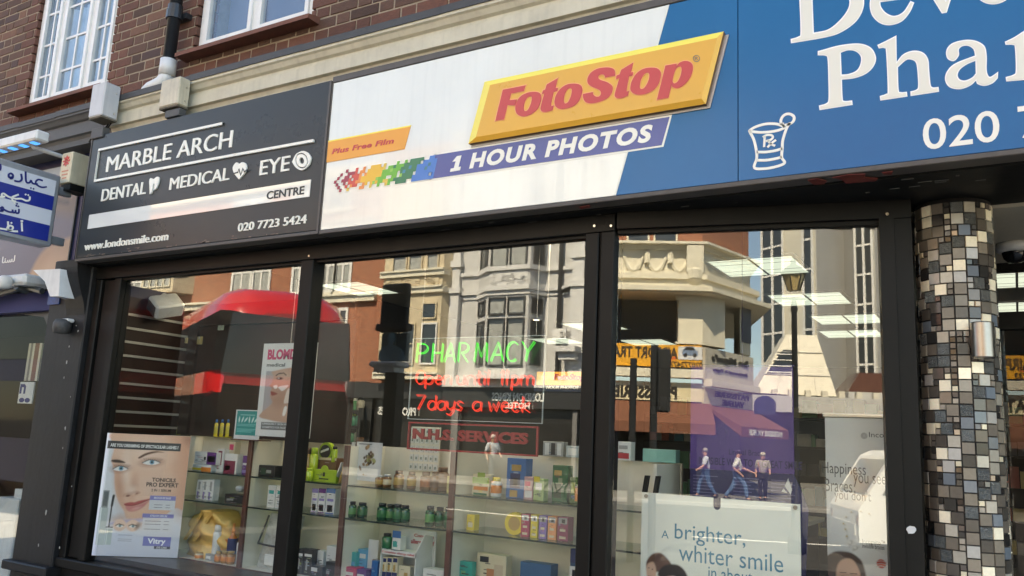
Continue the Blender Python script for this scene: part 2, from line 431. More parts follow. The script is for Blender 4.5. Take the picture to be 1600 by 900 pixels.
STEEL = mat('brushed_steel', (0.34, 0.31, 0.28), rough=0.34, metal=1.0, var=0.15, vscale=20)
CHROME = mat('screw_metal', (0.6, 0.58, 0.52), rough=0.3, metal=1.0)

# ------------------------------------------------------------------ ground
gm = mat('concrete_paving', (0.34, 0.32, 0.285), rough=0.85, var=0.25, vscale=3, bump=0.2)
asph = mat('asphalt', (0.036, 0.036, 0.037), rough=0.9, var=0.3, vscale=6, bump=0.4, bscale=160)
kerbm = mat('granite_kerb', (0.25, 0.24, 0.23), rough=0.8, var=0.2, vscale=20)
whitel = mat('road_paint', (0.75, 0.75, 0.72), rough=0.7, var=0.2, vscale=20)
yell = mat('yellow_road_paint', (0.75, 0.5, 0.05), rough=0.7)
YK = -4.6; YF = -23.0                          # kerbs of the near and the far pavement
tag(MB().box(-400, 400, -400, 400, -0.60, -0.14).build('ground', asph), kind='structure')
tag(MB().box(-120, 120, YF, YK, -0.139, -0.12).build('road', asph), kind='structure')
pv = MB()
for i in range(-30, 20):
    for j in range(5): pv.box(i * 0.9 + 0.004 + (j % 2) * .45, i * 0.9 + 0.896 + (j % 2) * .45, -0.9 * j - .896, -0.9 * j - 0.004, -0.1, 0.0 + 0.002 * ((i * 7 + j * 3) % 3))
pv.box(-120, 120, YK + 0.12, 14, -0.135, -0.006)
tag(pv.build('pavement', gm), kind='structure')
fp = MB().box(-120, 120, -120, YF - 0.12, -0.135, 0.0); tag(fp.build('far_pavement', mat('dark_paving', (.17, .165, .15), rough=.85, var=.2, vscale=3)), kind='structure')
tag(MB().box(-120, 120, YK, YK + 0.118, -0.13, 0.004, bev=.02).build('kerb', kerbm), kind='structure')
tag(MB().box(-120, 120, YF - 0.118, YF, -0.13, 0.004, bev=.02).build('far_kerb', kerbm), kind='structure')
rm = MB()
for i in range(-14, 15): rm.box(i * 6, i * 6 + 3, -13.85, -13.73, -0.119, -0.115)
tag(rm.build('lane_markings', whitel), kind='structure')
ym = MB()
for y in (YK - .25, YK - .42): ym.box(-100, 100, y, y + .08, -0.119, -0.115)
tag(ym.build('yellow_lines', yell), kind='structure')

# ------------------------------------------------------------------ our building above the shop
bld = thing('brick_building', 'red brick upper storey with cream stone cornice above the shop signs', 'building', (-3, 0.1, 3.8))
YW = 0.078
holes = [(-6.868, -5.768, 4.075, 5.75), (-4.78, -3.675, 4.135, 5.85), (-2.45, -1.35, 4.135, 5.85), (-0.2, 0.9, 4.135, 5.85), (-9.2, -8.1, 4.075, 5.75)]
mb = MB(); bz0, bz1, bx0, bx1 = 3.825, 5.95, -12.0, 3.0
row = 0; z = bz0
while z < bz1:
    h = 0.0645; x = bx0 - (0.0 if row % 2 == 0 else 0.168); k = 0
    while x < bx1:
        w = 0.215 if k % 2 == 0 else 0.1025
        segs = [(x, x + w)]
        for hx0, hx1, hz0, hz1 in holes:
            if z + h > hz0 - .005 and z < hz1:
                ns = []
                for a, b in segs:
                    if b <= hx0 or a >= hx1: ns.append((a, b))
                    else:
                        if a < hx0: ns.append((a, hx0))
                        if b > hx1: ns.append((hx1, b))
                segs = ns
        for a, b in segs:
            if b - a < 0.015: continue
            near = min([abs(a - hx1) if a >= hx1 else abs(hx0 - b) if b <= hx0 else 9 for hx0, hx1, hz0, hz1 in holes if hz0 - .3 < z < hz1] + [9])
            t = random.random()
            c = np.array((0.098, 0.050, 0.034)) * (0.62 + 0.62 * random.random())
            if t < .12: c = np.array((0.075, 0.042, 0.038)) * (.8 + .5 * random.random())
            elif t > .86: c = np.array((0.155, 0.075, 0.047))
            if near < 0.16 or z < bz0 + .16: c = np.array((0.122, 0.050, 0.033)) * (.8 + .4 * random.random())
            j = random.uniform(-.0025, .0025)
            mb.box(a, b, YW + j - .002, YW + .05, z + random.uniform(-.001, .001), z + h, col=tuple(c), bev=0.003)
        x += w + 0.011; k += 1
    z += 0.0755; row += 1
# brick returns of the window reveals, and the plainer storeys above
for hx0, hx1, hz0, hz1 in holes:
    zz = hz0; r = 0
    while zz < hz1 - .04:
        for (xa, xb) in ((hx0 - .05, hx0 + .0), (hx1, hx1 + .05)):
            c = np.array((0.19, 0.066, 0.04)) * (.7 + .5 * random.random())
            mb.box(xa, xb, YW + .051, YW + .16, zz + .004, zz + .068, col=tuple(c))
        zz += .0755; r += 1
mb.build('brickwork', BRICK, bld)
mo = MB()
xs = sorted([bx0 - .2, bx1 + .2] + [v for h in holes for v in h[:2]])
def wall_with_holes(m, x0, x1, z0, z1, y0, y1, hs):
    X = sorted({x0, x1, *[v for h in hs for v in h[:2] if x0 < v < x1]})
    for a, b in zip(X[:-1], X[1:]):
        c = (a + b) / 2; zz = z0
        for h in sorted([h for h in hs if h[0] < c < h[1] and h[3] > z0 and h[2] < z1], key=lambda q: q[2]):
            if h[2] > zz: m.box(a, b, y0, y1, zz, min(h[2], z1))
            zz = max(zz, h[3])
        if zz < z1: m.box(a, b, y0, y1, zz, z1)
wall_with_holes(mo, bx0 - .2, bx1 + .2, bz0 - .02, bz1, YW + .0025, .42, [(h[0] - .03, h[1] + .03, h[2] - .02, h[3]) for h in holes])
mo.build('mortar', MORTAR, bld)
BRT = mat('plain_brick', (0.17, 0.068, 0.045), rough=0.9, var=0.3, vscale=14)
MB().box(bx0 - .2, bx1 + .2, YW, .4, bz1, 12.0).build('upper_wall', BRT, bld)
MB().box(bx0 - .2, bx1 + .2, .4, 14, 11.8, 12.0).build('roof', LEAD, bld)
bk = MB(); bk.box(bx0 - .2, bx1 + .2, 13.8, 14, 0, 11.8); bk.box(bx0 - .2, bx0, .42, 13.8, 0, 11.8); bk.box(bx1, bx1 + .2, .42, 13.8, 0, 11.8)
bk.build('rear_wall', BRT, bld)
MB().box(bx0, bx1, .42, 13.8, 3.62, 3.8).build('floor_slab', STONE, bld)
# cornice
prof = [(.09, 3.79), (-.135, 3.79), (-.135, 3.772), (-.122, 3.764), (-.106, 3.738), (-.088, 3.728), (-.088, 3.705), (-.106, 3.70), (-.106, 3.628), (-.085, 3.62), (-.075, 3.60), (-.075, 3.558), (.09, 3.558)]
MB().prism_x(prof, -5.37, 3.1).build('stone_cornice', STONE, bld)
MB().prism_x([(y, z) for y, z in prof], -12.1, -5.372).build('grey_cornice', GREYST, bld)
lf = MB()
for i in range(30):
    a = -12 + i * .5; jz = random.uniform(-.006, .006)
    lf.prism_x([(.075, 3.845), (-.142, 3.828 + jz), (-.142, 3.785 + jz), (-.136, 3.785 + jz), (-.136, 3.7915), (.075, 3.7915)], a, a + .502)
lf.build('lead_flashing', LEAD, bld)
MB().box(-5.36, 3, -.09, .08, 3.5585, 3.5575).build('strip', STONE, bld) if False else None
def white_window(x0, x1, z0, z1, lights, rows, cols, yfr=.105):
    f = MB(); t = .055
    f.box(x0, x1, yfr, yfr + .06, z0, z0 + t, bev=.006); f.box(x0, x1, yfr, yfr + .06, z1 - t, z1, bev=.006)
    f.box(x0, x0 + t, yfr + .001, yfr + .059, z0 + t, z1 - t); f.box(x1 - t, x1, yfr + .001, yfr + .059, z0 + t, z1 - t)
    w = f.build('window', UPVC, bld); tag(w)
    L = []
    xx = [x0 + t] + [x0 + (x1 - x0) * q for q in lights] + [x1 - t]
    gb = MB(); pn = MB()
    for i in range(len(xx) - 1):
        a = xx[i] + (.03 if i > 0 else 0); b = xx[i + 1] - (.03 if i < len(xx) - 2 else 0)
        if i > 0: gb.box(xx[i] - .03, xx[i] + .03, yfr + .004, yfr + .056, z0 + t, z1 - t)
        s = .032
        gb.box(a, b, yfr - .012, yfr + .03, z0 + t, z0 + t + s); gb.box(a, b, yfr - .012, yfr + .03, z1 - t - s, z1 - t)
        gb.box(a, a + s, yfr - .0115, yfr + .029, z0 + t + s, z1 - t - s); gb.box(b - s, b, yfr - .0115, yfr + .029, z0 + t + s, z1 - t - s)
        for c in range(1, cols): q = a + (b - a) * c / cols; gb.box(q - .009, q + .009, yfr + .006, yfr + .024, z0 + t + s, z1 - t - s)
        for r in range(1, rows): q = z0 + (z1 - z0) * r / rows; gb.box(a + s, b - s, yfr + .007, yfr + .023, q - .009, q + .009)
        pn.box(a + s, b - s, yfr + .012, yfr + .018, z0 + t + s, z1 - t - s)
    gb.build('glazing_bars', UPVC, w); pn.build('pane', UPGLASS, w)
    return w
def curtain(x0, x1, z0, z1, y, m, w):
    c = MB(); n = 60
    for i in range(n):
        a = x0 + (x1 - x0) * i / n; b = x0 + (x1 - x0) * (i + 1) / n; ya = y + .018 * math.sin(i * 1.1); yb = y + .018 * math.sin((i + 1) * 1.1)
        c.add([(a, ya, z0), (b, yb, z0), (b, yb, z1), (a, ya, z1), (a, ya + .003, z0), (b, yb + .003, z0), (b, yb + .003, z1), (a, ya + .003, z1)], [(0, 1, 2, 3), (7, 6, 5, 4)])
    c.build('net_curtain', m, w)
w1 = white_window(*holes[0], (.3, .69), 6, 2); curtain(-6.83, -5.8, 4.1, 5.0, .26, NET, w1)
w2 = white_window(*holes[1], (.5,), 1, 1)
MB().box(-4.74, -3.72, .30, .31, 4.15, 5.8).build('blind', mat('grey_blue_blind', (0.16, 0.18, 0.24), rough=.8), w2)
white_window(*holes[2], (.5,), 1, 1); white_window(*holes[3], (.5,), 1, 1); white_window(*holes[4], (.3, .69), 6, 2)
for i, (hx0, hx1, hz0, hz1) in enumerate(holes):
    s = MB(); s.prism_x([(-.02, hz0 - .05), (.16, hz0 - .055), (.16, hz0 - .004), (.05, hz0 - .006), (-.02, hz0 - .022)], hx0 - .075, hx1 + .075); s.build('window_sill', TERRA, bld)
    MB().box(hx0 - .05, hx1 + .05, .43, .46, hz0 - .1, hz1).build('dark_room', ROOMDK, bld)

# downpipe and boxes on the facade
PIPE = mat('black_iron_pipe', (0.014, 0.017, 0.022), rough=0.35, var=.3)
dp = thing('drain_pipe', 'black iron downpipe with a white plastic elbow at its foot, between the upstairs windows', 'pipe', (-4.94, .0, 3.9))
MB().tube([(-4.94, .0, 4.06), (-4.94, .0, 11.5)], .043, 14).build('pipe', PIPE, dp, smooth=True)
for zc in (4.42, 5.3):
    cl = MB(); cl.tube([(-4.94, .0, zc - .03), (-4.94, .0, zc + .03)], .056, 14); cl.box(-5.03, -4.85, .03, .077, zc - .02, zc + .02); cl.tube([(-4.94, .0, zc + .03), (-4.94, .0, zc + .075)], .051, 14); cl.build('pipe_bracket', PIPE, dp)
el = MB(); el.tube([(-4.94, .0, 3.965), (-4.94, .0, 4.085)], .056, 16)
el.tube([(-4.94, 0, 3.98), (-4.945, -.005, 3.945), (-4.965, -.01, 3.92), (-5.00, -.02, 3.90), (-5.05, -.03, 3.885), (-5.085, -.03, 3.865), (-5.105, -.03, 3.835)], [.05, .05, .05, .05, .049, .048, .047], 16)
el.build('elbow', WHITEP, dp, smooth=True)

def wall_box(name, label, cat, x0, x1, y0, y1, z0, z1, m):
    t = thing(name, label, cat, ((x0 + x1) / 2, y1, z0))
    MB().box(x0, x1, y0, y1, z0 + .012, z1, bev=.008).build('cover', m, t)
    b = MB(); b.box(x0 + .004, x1 - .004, y0 + .006, y1, z0, z0 + .012); b.build('base_plate', mat('brown_underside', (0.12, 0.10, 0.07), rough=.8, var=.4, vscale=18), t)  # mottled brown base plate, darker than the cover
    for zz in (z0 + .05, z1 - .06): MB().tube([(x1, y1 - .03, zz), (x1 + .004, y1 - .03, zz)], .006, 8).build('screw', CHROME, t)
    return t
GREYBX = mat('pale_grey_plastic', (0.50, 0.50, 0.51), rough=.4, var=.1, vscale=5, streak=.15)
CREAMBX = mat('stained_cream_plastic', (0.56, 0.50, 0.38), rough=.5, var=.22, vscale=6, streak=.3)
wall_box('alarm_box', 'plain pale grey box fixed on the cornice at the left end of the black sign', 'alarm box', -5.368, -5.217, -.263, -.143, 3.622, 3.878, GREYBX)
wall_box('alarm_box', 'stained cream box fixed on the cornice below the white pipe elbow', 'alarm box', -4.658, -4.470, -.228, -.143, 3.586, 3.787, CREAMBX)
cb = MB(); cb.tube([(-5.30, -.15, 3.622), (-5.31, -.16, 3.59), (-5.36, -.17, 3.57), (-5.42, -.18, 3.54), (-5.50, -.15, 3.52)], .006, 6)
cb.tube([(-5.27, -.15, 3.622), (-5.27, -.17, 3.58), (-5.33, -.18, 3.565), (-5.37, -.2, 3.555)], .005, 6)
tag(cb.build('cable', BLACKP), 'black cables hanging below the pale grey box at the corner of the black sign', 'cable')
jb = MB().box(-5.385, -5.255, -.214, -.16, 3.50, 3.575, bev=.004); tag(jb.build('junction_box', GREYST), 'grey metal junction box clipped on the top left corner of the black sign', 'junction box')
jb = MB().box(-4.60, -4.46, -.213, -.16, 3.525, 3.575, bev=.003); tag(jb.build('mounting_plate', GREYST), 'grey metal plate on the top edge of the black sign under the cream box', 'bracket')

# ------------------------------------------------------------------ the shopfront
sf = thing('shopfront', 'black framed pharmacy shopfront with three large display windows', 'shopfront', (-3, 0, 0))
fr = MB(); fr.box(-5.37, 3.0, -.118, .075, 2.645, 3.556); fr.build('fascia_board', BLACKP, sf)
hd = MB(); hd.box(-5.37, -1.508, -.045, .055, 2.545, 2.6285, bev=.004); hd.box(-5.10, -1.66, -.022, .03, 2.53, 2.545)
hd.build('window_head', FRAME, sf)
so = MB(); so.box(-5.37, 3.0, -.117, .40, 2.6295, 2.6445)
so.build('soffit', BLACKP, sf)
mu = MB(); mu.box(-3.44, -3.345, -.045, .05, .72, 2.5445, bev=.004); mu.build('mullion', FRAME, sf)
mu = MB(); mu.box(-1.652, -1.585, -.05, .05, .72, 2.5445, bev=.004); mu.build('mullion', FRAME, sf)
mu = MB(); mu.box(-1.583, -1.575, -.035, .05, .72, 2.5445); mu.box(-1.573, -1.506, -.05, .05, .6, 2.5445, bev=.004); mu.build('mullion', FRAME, sf)
lfm = MB(); lfm.box(-5.165, -5.10, -.035, .055, .72, 2.5445, bev=.004); lfm.box(-5.30, -5.168, -.02, .055, .72, 2.5445, bev=.01); lfm.box(-5.37, -5.303, -.04, .055, .7, 2.5445, bev=.006)
lfm.build('side_frame', FRAME, sf)
sl_ = MB(); sl_.box(-5.37, -1.508, -.06, .06, .66, .72, bev=.006); sl_.build('window_sill', FRAME, sf)
sr = MB(); sr.box(-5.37, -1.508, -.02, .06, 0.004, .66); sr.build('stall_riser', BLACKP, sf)
for a, b in ((-5.10, -3.44), (-3.345, -1.652)):
    MB().box(a, b, .004, .010, .72, 2.545).build('glass_pane', SHOPGLASS, sf)
c3, s3 = math.cos(TH3), math.sin(TH3)
def p3(u, v): return (P3A[0] + u * c3 - v * s3, P3A[1] + u * s3 + v * c3)     # u along the splayed window, v into the shop
def p3box(m, u0, u1, v0, v1, z0, z1): m.prism_z([p3(u0, v0), p3(u1, v0), p3(u1, v1), p3(u0, v1)], z0, z1); return m
p3box(MB(), 0.002, 1.08, .0, .006, .45, 2.555).build('glass_pane', SHOPGLASS, sf)
h3 = MB(); p3box(h3, -.0, 1.20, -.045, .05, 2.553, 2.6285); p3box(h3, .0, 1.08, -.02, .03, 2.535, 2.553); h3.build('window_head', FRAME, sf)
ps = MB(); p3box(ps, 1.08, 1.135, -.05, .06, 0.004, 2.5525); p3box(ps, 1.137, 1.20, -.035, .06, 0.004, 2.5525); ps.build('corner_post', FRAME, sf)
b3 = MB(); p3box(b3, 0.0, 1.08, -.05, .06, .004, .45); b3.build('stall_riser', BLACKP, sf)
# heads of screws along the head
for q, y in (((929, 353), -.05), ((955, 353), -.05), ((483, 400), -.046)):
    p = on(*q, y); MB().tube([(p[0], y, p[2]), (p[0], y - .004, p[2])], .006, 8).build('screw', CHROME, sf)
p = on(1384, 330, .12); MB().tube([(p[0], .17, p[2]), (p[0], .16, p[2])], .006, 8).build('screw', CHROME, sf)
RUST = mat('flaked_red_paint', (0.16, 0.022, 0.014), rough=.8, var=.4, vscale=40)
for poly in ([(1262, 282), (1276, 279), (1292, 283), (1288, 288), (1272, 289)], [(1300, 278), (1325, 273), (1352, 272), (1350, 277), (1372, 279), (1368, 283), (1345, 285), (1322, 287), (1315, 281)], [(1378, 270), (1395, 268), (1393, 273), (1381, 273)], [(905, 324), (921, 321), (923, 324), (908, 327)]):
    fk = MB(); pts = [onz(px, py, 2.6275) for px, py in poly]
    fk.add([(p[0], p[1], 2.6275) for p in pts] + [(p[0], p[1], 2.6295) for p in pts], [tuple(range(len(pts)))[::-1]] + [(i, (i + 1) % len(pts), (i + 1) % len(pts) + len(pts), i + len(pts)) for i in range(len(pts))]); fk.build('flaked_paint', RUST, sf)
scr = MB(); random.seed(3)
for i in range(26):
    px = random.uniform(520, 1560); py = 402 - (px - 500) * .105 - random.uniform(2, 26); p = onz(px, py, 2.6275)
    if -.19 < p[1] < .1: scr.box(p[0], p[0] + random.uniform(.008, .05), p[1], p[1] + .003, 2.626, 2.6285)
scr.build('paint_scratches', mat('scratch', (0.10, 0.10, 0.095), rough=.7), sf)

# pilaster between the two shops
pl = thing('pilaster', 'scuffed black painted pilaster at the left edge of the pharmacy window', 'pilaster', (-5.6, 0, 0))
q = MB(); q.box(-5.83, -5.374, -.075, .3, .30, 2.70, bev=.008); q.build('shaft', PILAST, pl)
q = MB(); q.box(-5.85, -5.36, -.11, .3, .004, .30, bev=.012); q.build('plinth', PILAST, pl); q = MB().box(-5.86, -5.35, -.125, .3, .60, .66, bev=.008); q.build('moulding', PILAST, pl)
q = MB(); cor = [(-.076, 2.30)] + [(-.076 - .10 * math.sin(t) ** 1.5, 2.30 + .36 * t / (PI / 2)) for t in [PI / 2 * i / 8 for i in range(1, 9)]] + [(-.0, 2.66), (-.0, 2.30)]
q.prism_x(cor, -5.60, -5.39); q.build('corbel', PILAST, pl)
random.seed(11); CHIP = mat('chipped_paint', (0.32, 0.31, 0.28), rough=.8)
for px, py, r in [(104, 566, 3), (108, 541, 2), (122, 517, 2), (119, 509, 1.5), (102, 669, 3), (72, 800, 4), (60, 852, 2), (93, 856, 2), (110, 620, 1.2), (100, 590, 1.5), (112, 760, 1), (98, 700, 1.2)]:
    p = on(px, py, -.076); s = r * .0042
    pts = [(p[0] + s * math.cos(a) * random.uniform(.5, 1.1) * .7, p[2] + s * math.sin(a) * random.uniform(.6, 1.4)) for a in [2 * PI * i / 9 for i in range(9)]]
    MB().prism_y(pts, -.0765, -.074).build('paint_chip', CHIP, pl)
ck = thing('wall_camera', 'small dark dusty camera housing bolted high on the black pilaster', 'camera', on(98, 508, -.1))
p = on(97, 510, -.13); q = MB(); q.lathe([(.02, -.05), (.05, -.045), (.058, -.01), (.058, .02), (.045, .045), (.02, .05)], p[0], -.13, 16, z0=p[2]); q.build('dome', mat('dusty_black', (0.05, 0.05, 0.05), rough=.6, var=.5, vscale=30), ck, smooth=True)
MB().box(p[0] - .06, p[0] + .05, -.13, -.074, p[2] + .03, p[2] + .055, bev=.008).build('mount', WHITEP, ck)
kp = on(1424, 828, .2); sk = MB(); random.seed(5)
pts = [(kp[0] + .018 * math.cos(a) * random.uniform(.75, 1.1), kp[2] + .016 * math.sin(a) * random.uniform(.75, 1.1)) for a in [2 * PI * i / 14 for i in range(14)]]
u0 = (kp[0] - P3A[0]) / c3
sk.prism_y(pts, P3A[1] + u0 * s3 - .043, P3A[1] + u0 * s3 - .02); tag(sk.build('torn_sticker', WHITEP), 'torn white sticker remnant on the black post beside the mosaic column', 'sticker')

# lobby beside the window: cream ceiling, door, dome camera
LOB = mat('lobby_ceiling', (0.42, 0.38, 0.30), rough=.7, var=.08)
lb = thing('shop_entrance', 'recessed glazed shop entrance behind the mosaic column', 'entrance', (.6, 1.5, 0))
MB().box(-.46, 3.0, .401, 1.6, 2.615, 2.6445).build('ceiling', LOB, lb)
d = MB(); d.box(-.40, -.33, 1.5, 1.56, .004, 2.6145); d.box(-.33, 2.2, 1.5, 1.56, 2.27, 2.36); d.box(.10, .17, 1.5, 1.56, .004, 2.27); d.box(1.1, 1.17, 1.5, 1.56, .004, 2.27); d.box(2.1, 2.17, 1.5, 1.56, .004, 2.27)
d.box(-.33, 2.2, 1.5, 1.56, 2.575, 2.6145)
d.build('door_frame', FRAME, lb)
g = MB(); g.box(-.33, .10, 1.525, 1.531, .004, 2.27); g.box(.17, 1.1, 1.525, 1.531, .06, 2.27); g.box(1.17, 2.1, 1.525, 1.531, .06, 2.27); g.box(-.33, 2.2, 1.525, 1.531, 2.36, 2.575)
g.build('glass', glass('door_glass', .03), lb)
MB().tube([(.26, 1.49, .9), (.26, 1.47, .92), (.26, 1.47, 1.38), (.26, 1.49, 1.4)], .012, 8).build('handle', STEEL, lb)
wl_ = MB(); p3box(wl_, 1.12, 1.20, .061, .09, .004, 2.61); wl_.prism_z([p3(1.12, .091), p3(1.2, .091), (-.33, 1.499), (-.40, 1.499)], .004, 2.612)
wl_.build('side_wall', BLACKP, lb)
p = onz(1585, 381, 2.615)
dc = thing('dome_camera', 'round white dome security camera under the entrance ceiling', 'camera', p)
MB().lathe([(.075, 0), (.08, -.012), (.078, -.035), (.062, -.042), (.05, -.043)], p[0], p[1], 24, z0=p[2]).build('base', WHITEP, dc, smooth=True)
MB().lathe([(.055, -.03), (.055, -.045), (.048, -.07), (.03, -.088), (.006, -.094)], p[0], p[1], 24, z0=p[2]).build('dome', mat('smoked_dome', (0.01, 0.01, 0.012), rough=.06), dc, smooth=True)

# ------------------------------------------------------------------ mosaic column
colm = thing('mosaic_column', 'round column covered in grey, brown and cream square mosaic tiles', 'column', (-.185, .36, 0))
ccx, ccy, cr = -.185, .37, .142
MB().lathe([(cr - .003, 0.004), (cr - .003, 2.628)], ccx, ccy, 60).build('grout', mat('dark_grout', (0.025, 0.022, 0.02), rough=.9), colm, smooth=True)
NU = 38; un = 2 * PI / NU; uz = 0.0235; NZ = int(2.62 / uz)
occ = np.zeros((NZ, NU), bool); random.seed(21); tl = MB(); tf = MB()
dull = [((0.11, 0.092, 0.074), 20), ((0.16, 0.135, 0.105), 20), ((0.065, 0.056, 0.047), 12), ((0.022, 0.021, 0.02), 8), ((0.30, 0.27, 0.22), 13), ((0.74, 0.66, 0.50), 11), ((0.11, 0.13, 0.15), 6), ((0.33, 0.31, 0.28), 6)]
small = [((0.12, 0.10, 0.085), 18), ((0.05, 0.045, 0.04), 16), ((0.62, 0.54, 0.38), 9), ((0.30, 0.26, 0.21), 10), ((0.03, 0.028, 0.026), 9), ((0.5, 0.38, 0.26), 3)]
def pick(L):
    t = random.uniform(0, sum(w for _, w in L))
    for c, w in L:
        t -= w
        if t <= 0: return np.array(c)
    return np.array(L[-1][0])
def tile(i, j, n, m, c):
    g = .0016; a0, a1 = j * un + g / cr, (j + n) * un - g / cr; z0, z1 = .004 + i * uz + g, .004 + (i + n) * uz - g; h = .0035 + random.uniform(-.0006, .0008)
    K = 2; vs = []; tx, tz = random.uniform(-.0006, .0006), random.uniform(-.0006, .0006); e = .0013
    for k in range(K):
        a = a0 + (a1 - a0) * k / (K - 1); ai = a0 + e / cr + (a1 - a0 - 2 * e / cr) * k / (K - 1); hh = h + tx * (2 * k / (K - 1) - 1)
        for (aa, r, zz) in ((a, cr - .003, z0), (ai, cr + hh - tz, z0 + e), (ai, cr + hh + tz, z1 - e), (a, cr - .003, z1)):
            vs.append((ccx + r * math.sin(aa), ccy - r * math.cos(aa), zz))
    fs = []
    for k in range(K - 1):
        b = k * 4; fs += [(b, b + 4, b + 5, b + 1), (b + 1, b + 5, b + 6, b + 2), (b + 2, b + 6, b + 7, b + 3)]
    fs += [(0, 1, 2, 3), tuple(4 * (K - 1) + q for q in (3, 2, 1, 0))]
    m.add(vs, fs, tuple(c))
for i in range(NZ):
    for j in range(NU):
        if occ[i, j]: continue
        big = i + 1 < NZ and j + 1 < NU and not occ[i, j + 1] and random.random() < .86
        if big:
            occ[i:i + 2, j:j + 2] = True
            if random.random() < .13: tile(i, j, 2, tf, np.array((0.22, 0.225, 0.21)) * random.uniform(.8, 1.3))
            else: tile(i, j, 2, tl, pick(dull) * random.uniform(1.1, 1.6))
        else:
            occ[i, j] = True; tile(i, j, 1, tl, pick(small) * random.uniform(.95, 1.3))
tl.build('glazed_tiles', mat('glazed_mosaic', (0.2, 0.2, 0.2), rough=.16, attr=True, var=.1, vscale=60), colm)
ck_ = mat('crackle_mosaic', (0.2, 0.2, 0.2), rough=.25, attr=True, metal=.55)
nt = ck_.node_tree; b = nt.nodes['Principled BSDF']; tcn = nt.nodes.new('ShaderNodeTexCoord'); vz = nt.nodes.new('ShaderNodeTexNoise'); vz.inputs['Scale'].default_value = 110; vz.inputs['Distortion'].default_value = 2.5
nt.links.new(tcn.outputs['Object'], vz.inputs['Vector']); bpn = nt.nodes.new('ShaderNodeBump'); bpn.inputs['Strength'].default_value = 1; bpn.inputs['Distance'].default_value = .012
nt.links.new(vz.outputs[0], bpn.inputs['Height']); nt.links.new(bpn.outputs[0], b.inputs['Normal'])
tf.build('crackled_tiles', ck_, colm)
lp = thing('wall_lamp', 'brushed steel cylinder wall light on the mosaic column', 'lamp', (-.095, .2, 1.95))
lx, ly = ccx + .19 * math.sin(.50), ccy - .19 * math.cos(.50)
a0 = on(1534, 504, ly)[2]; a1 = on(1538, 560, ly)[2]
MB().lathe([(.036, 0), (.040, .004), (.040, a0 - a1 - .004), (.038, a0 - a1), (.032, a0 - a1), (.032, a0 - a1 - .02), (.001, a0 - a1 - .021)], lx, ly, 64, z0=a1).build('lamp_body', STEEL, lp, smooth=False)
zc = (a0 + a1) / 2; dxx, dyy = math.sin(.50), -math.cos(.50)
MB().tube([(ccx + .14 * dxx, ccy + .14 * dyy, zc), (ccx + .152 * dxx, ccy + .152 * dyy, zc)], .034, 20).build('wall_plate', STEEL, lp)
MB().tube([(ccx + .15 * dxx, ccy + .15 * dyy, zc), (lx, ly, zc)], .014, 12).build('arm', STEEL, lp)
# ------------------------------------------------------------------ signs
YS = -.20
SGREY = mat('dark_grey_sign_panel', (0.030, 0.034, 0.035), rough=.3, var=.12, vscale=2.5, spec=.3)
SWHITE = mat('white_sign_acrylic', (0.76, 0.75, 0.685), rough=.14, var=.07, vscale=1.6, streak=.05, coat=.6)
SBLUE = mat('blue_sign_acrylic', (0.010, 0.132, 0.31), rough=.2, var=.06, vscale=2, spec=.22)
LETW = mat('white_letters', (0.80, 0.78, 0.70), rough=.3)
TRIM = mat('grey_brown_trim', (0.075, 0.065, 0.058), rough=.5, var=.25, vscale=10)
ORNG = mat('orange_sign_face', (0.74, 0.38, 0.045), rough=.3, var=.05, vscale=4)
ORNB = mat('orange_bevel', (0.86, 0.45, 0.055), rough=.3)
YELB = mat('yellow_bevel', (0.90, 0.72, 0.08), rough=.3)
REDL = mat('red_letters', (0.55, 0.045, 0.045), rough=.35)
PEACH = mat('peach_outline', (0.85, 0.38, 0.16), rough=.35)
NAVY = mat('violet_blue_band', (0.055, 0.075, 0.27), rough=.25)
SILV = mat('satin_edge', (0.35, 0.33, 0.31), rough=.4, metal=.6)
z6 = lambda x, y: (130 + x / 6.667, 190 + y / 6.667)
z7 = lambda x, y: (340 + x / 4.735, 190 + y / 4.735)

bs = thing('shop_sign', 'dark grey dental, medical and eye centre sign with raised white letters', 'shop sign', (-4.27, YS, 2.66))
m = MB(); m.box(-5.372, -3.185, YS, -.119, 2.66, 3.522, bev=.004); m.build('panel', SGREY, bs)
m = MB(); m.box(-5.38, -3.18, YS - .006, -.12, 2.638, 2.658, bev=.003); m.box(-3.183, -3.168, YS - .008, -.12, 2.64, 3.515); m.box(-5.383, -5.374, YS - .004, -.12, 2.66, 3.525)
m.build('edge_trim', TRIM, bs)
m = MB()
def strip(pts, w, conv): ribbon(m, pts, w, conv, YS, .012, smooth=False)
strip([(1465, 25), (175, 300), (130, 622), (1600, 350)], .016, z6)
pa, pb = on(*z6(1595, 351), YS), on(491.6, 220.6, YS)
m.obox((pa[0], YS - .012, pa[2] - .008), (pb[0] - pa[0], 0, pb[2] - pa[2]), (0, .012, 0), (0, 0, .016)); m.build('line_border', LETW, bs)
for s, lb, rt, b in [('MARBLE ARCH', z6(240, 530), z6(1565, 88), .004), ('DENTAL', z6(190, 832), z6(665, 624), .004), ('MEDICAL', z6(900, 715), z6(1535, 476), .004), ('EYE', z7(312, 400), z7(540, 252), .004),
                     ('020 7723 5424', z7(152, 815), z7(662, 688), .012), ('www.londonsmile.com', (132, 391.5), (264, 362.5), .008)]:
    m = MB(); write_px(s, lb, rt, YS, .005, m, res=4)
    for k, dx in enumerate((-.55, .55)): write_px(s, (lb[0] + dx, lb[1]), (rt[0] + dx, rt[1]), YS, .0036 - .0012 * k, m, res=4)
    m.build('lettering', LETW, bs)
wb = [on(*q, YS) for q in ((141, 335), (137, 356), (484, 310), (486, 282))]
zt, zb = (wb[0][2] + wb[3][2]) / 2, (wb[1][2] + wb[2][2]) / 2
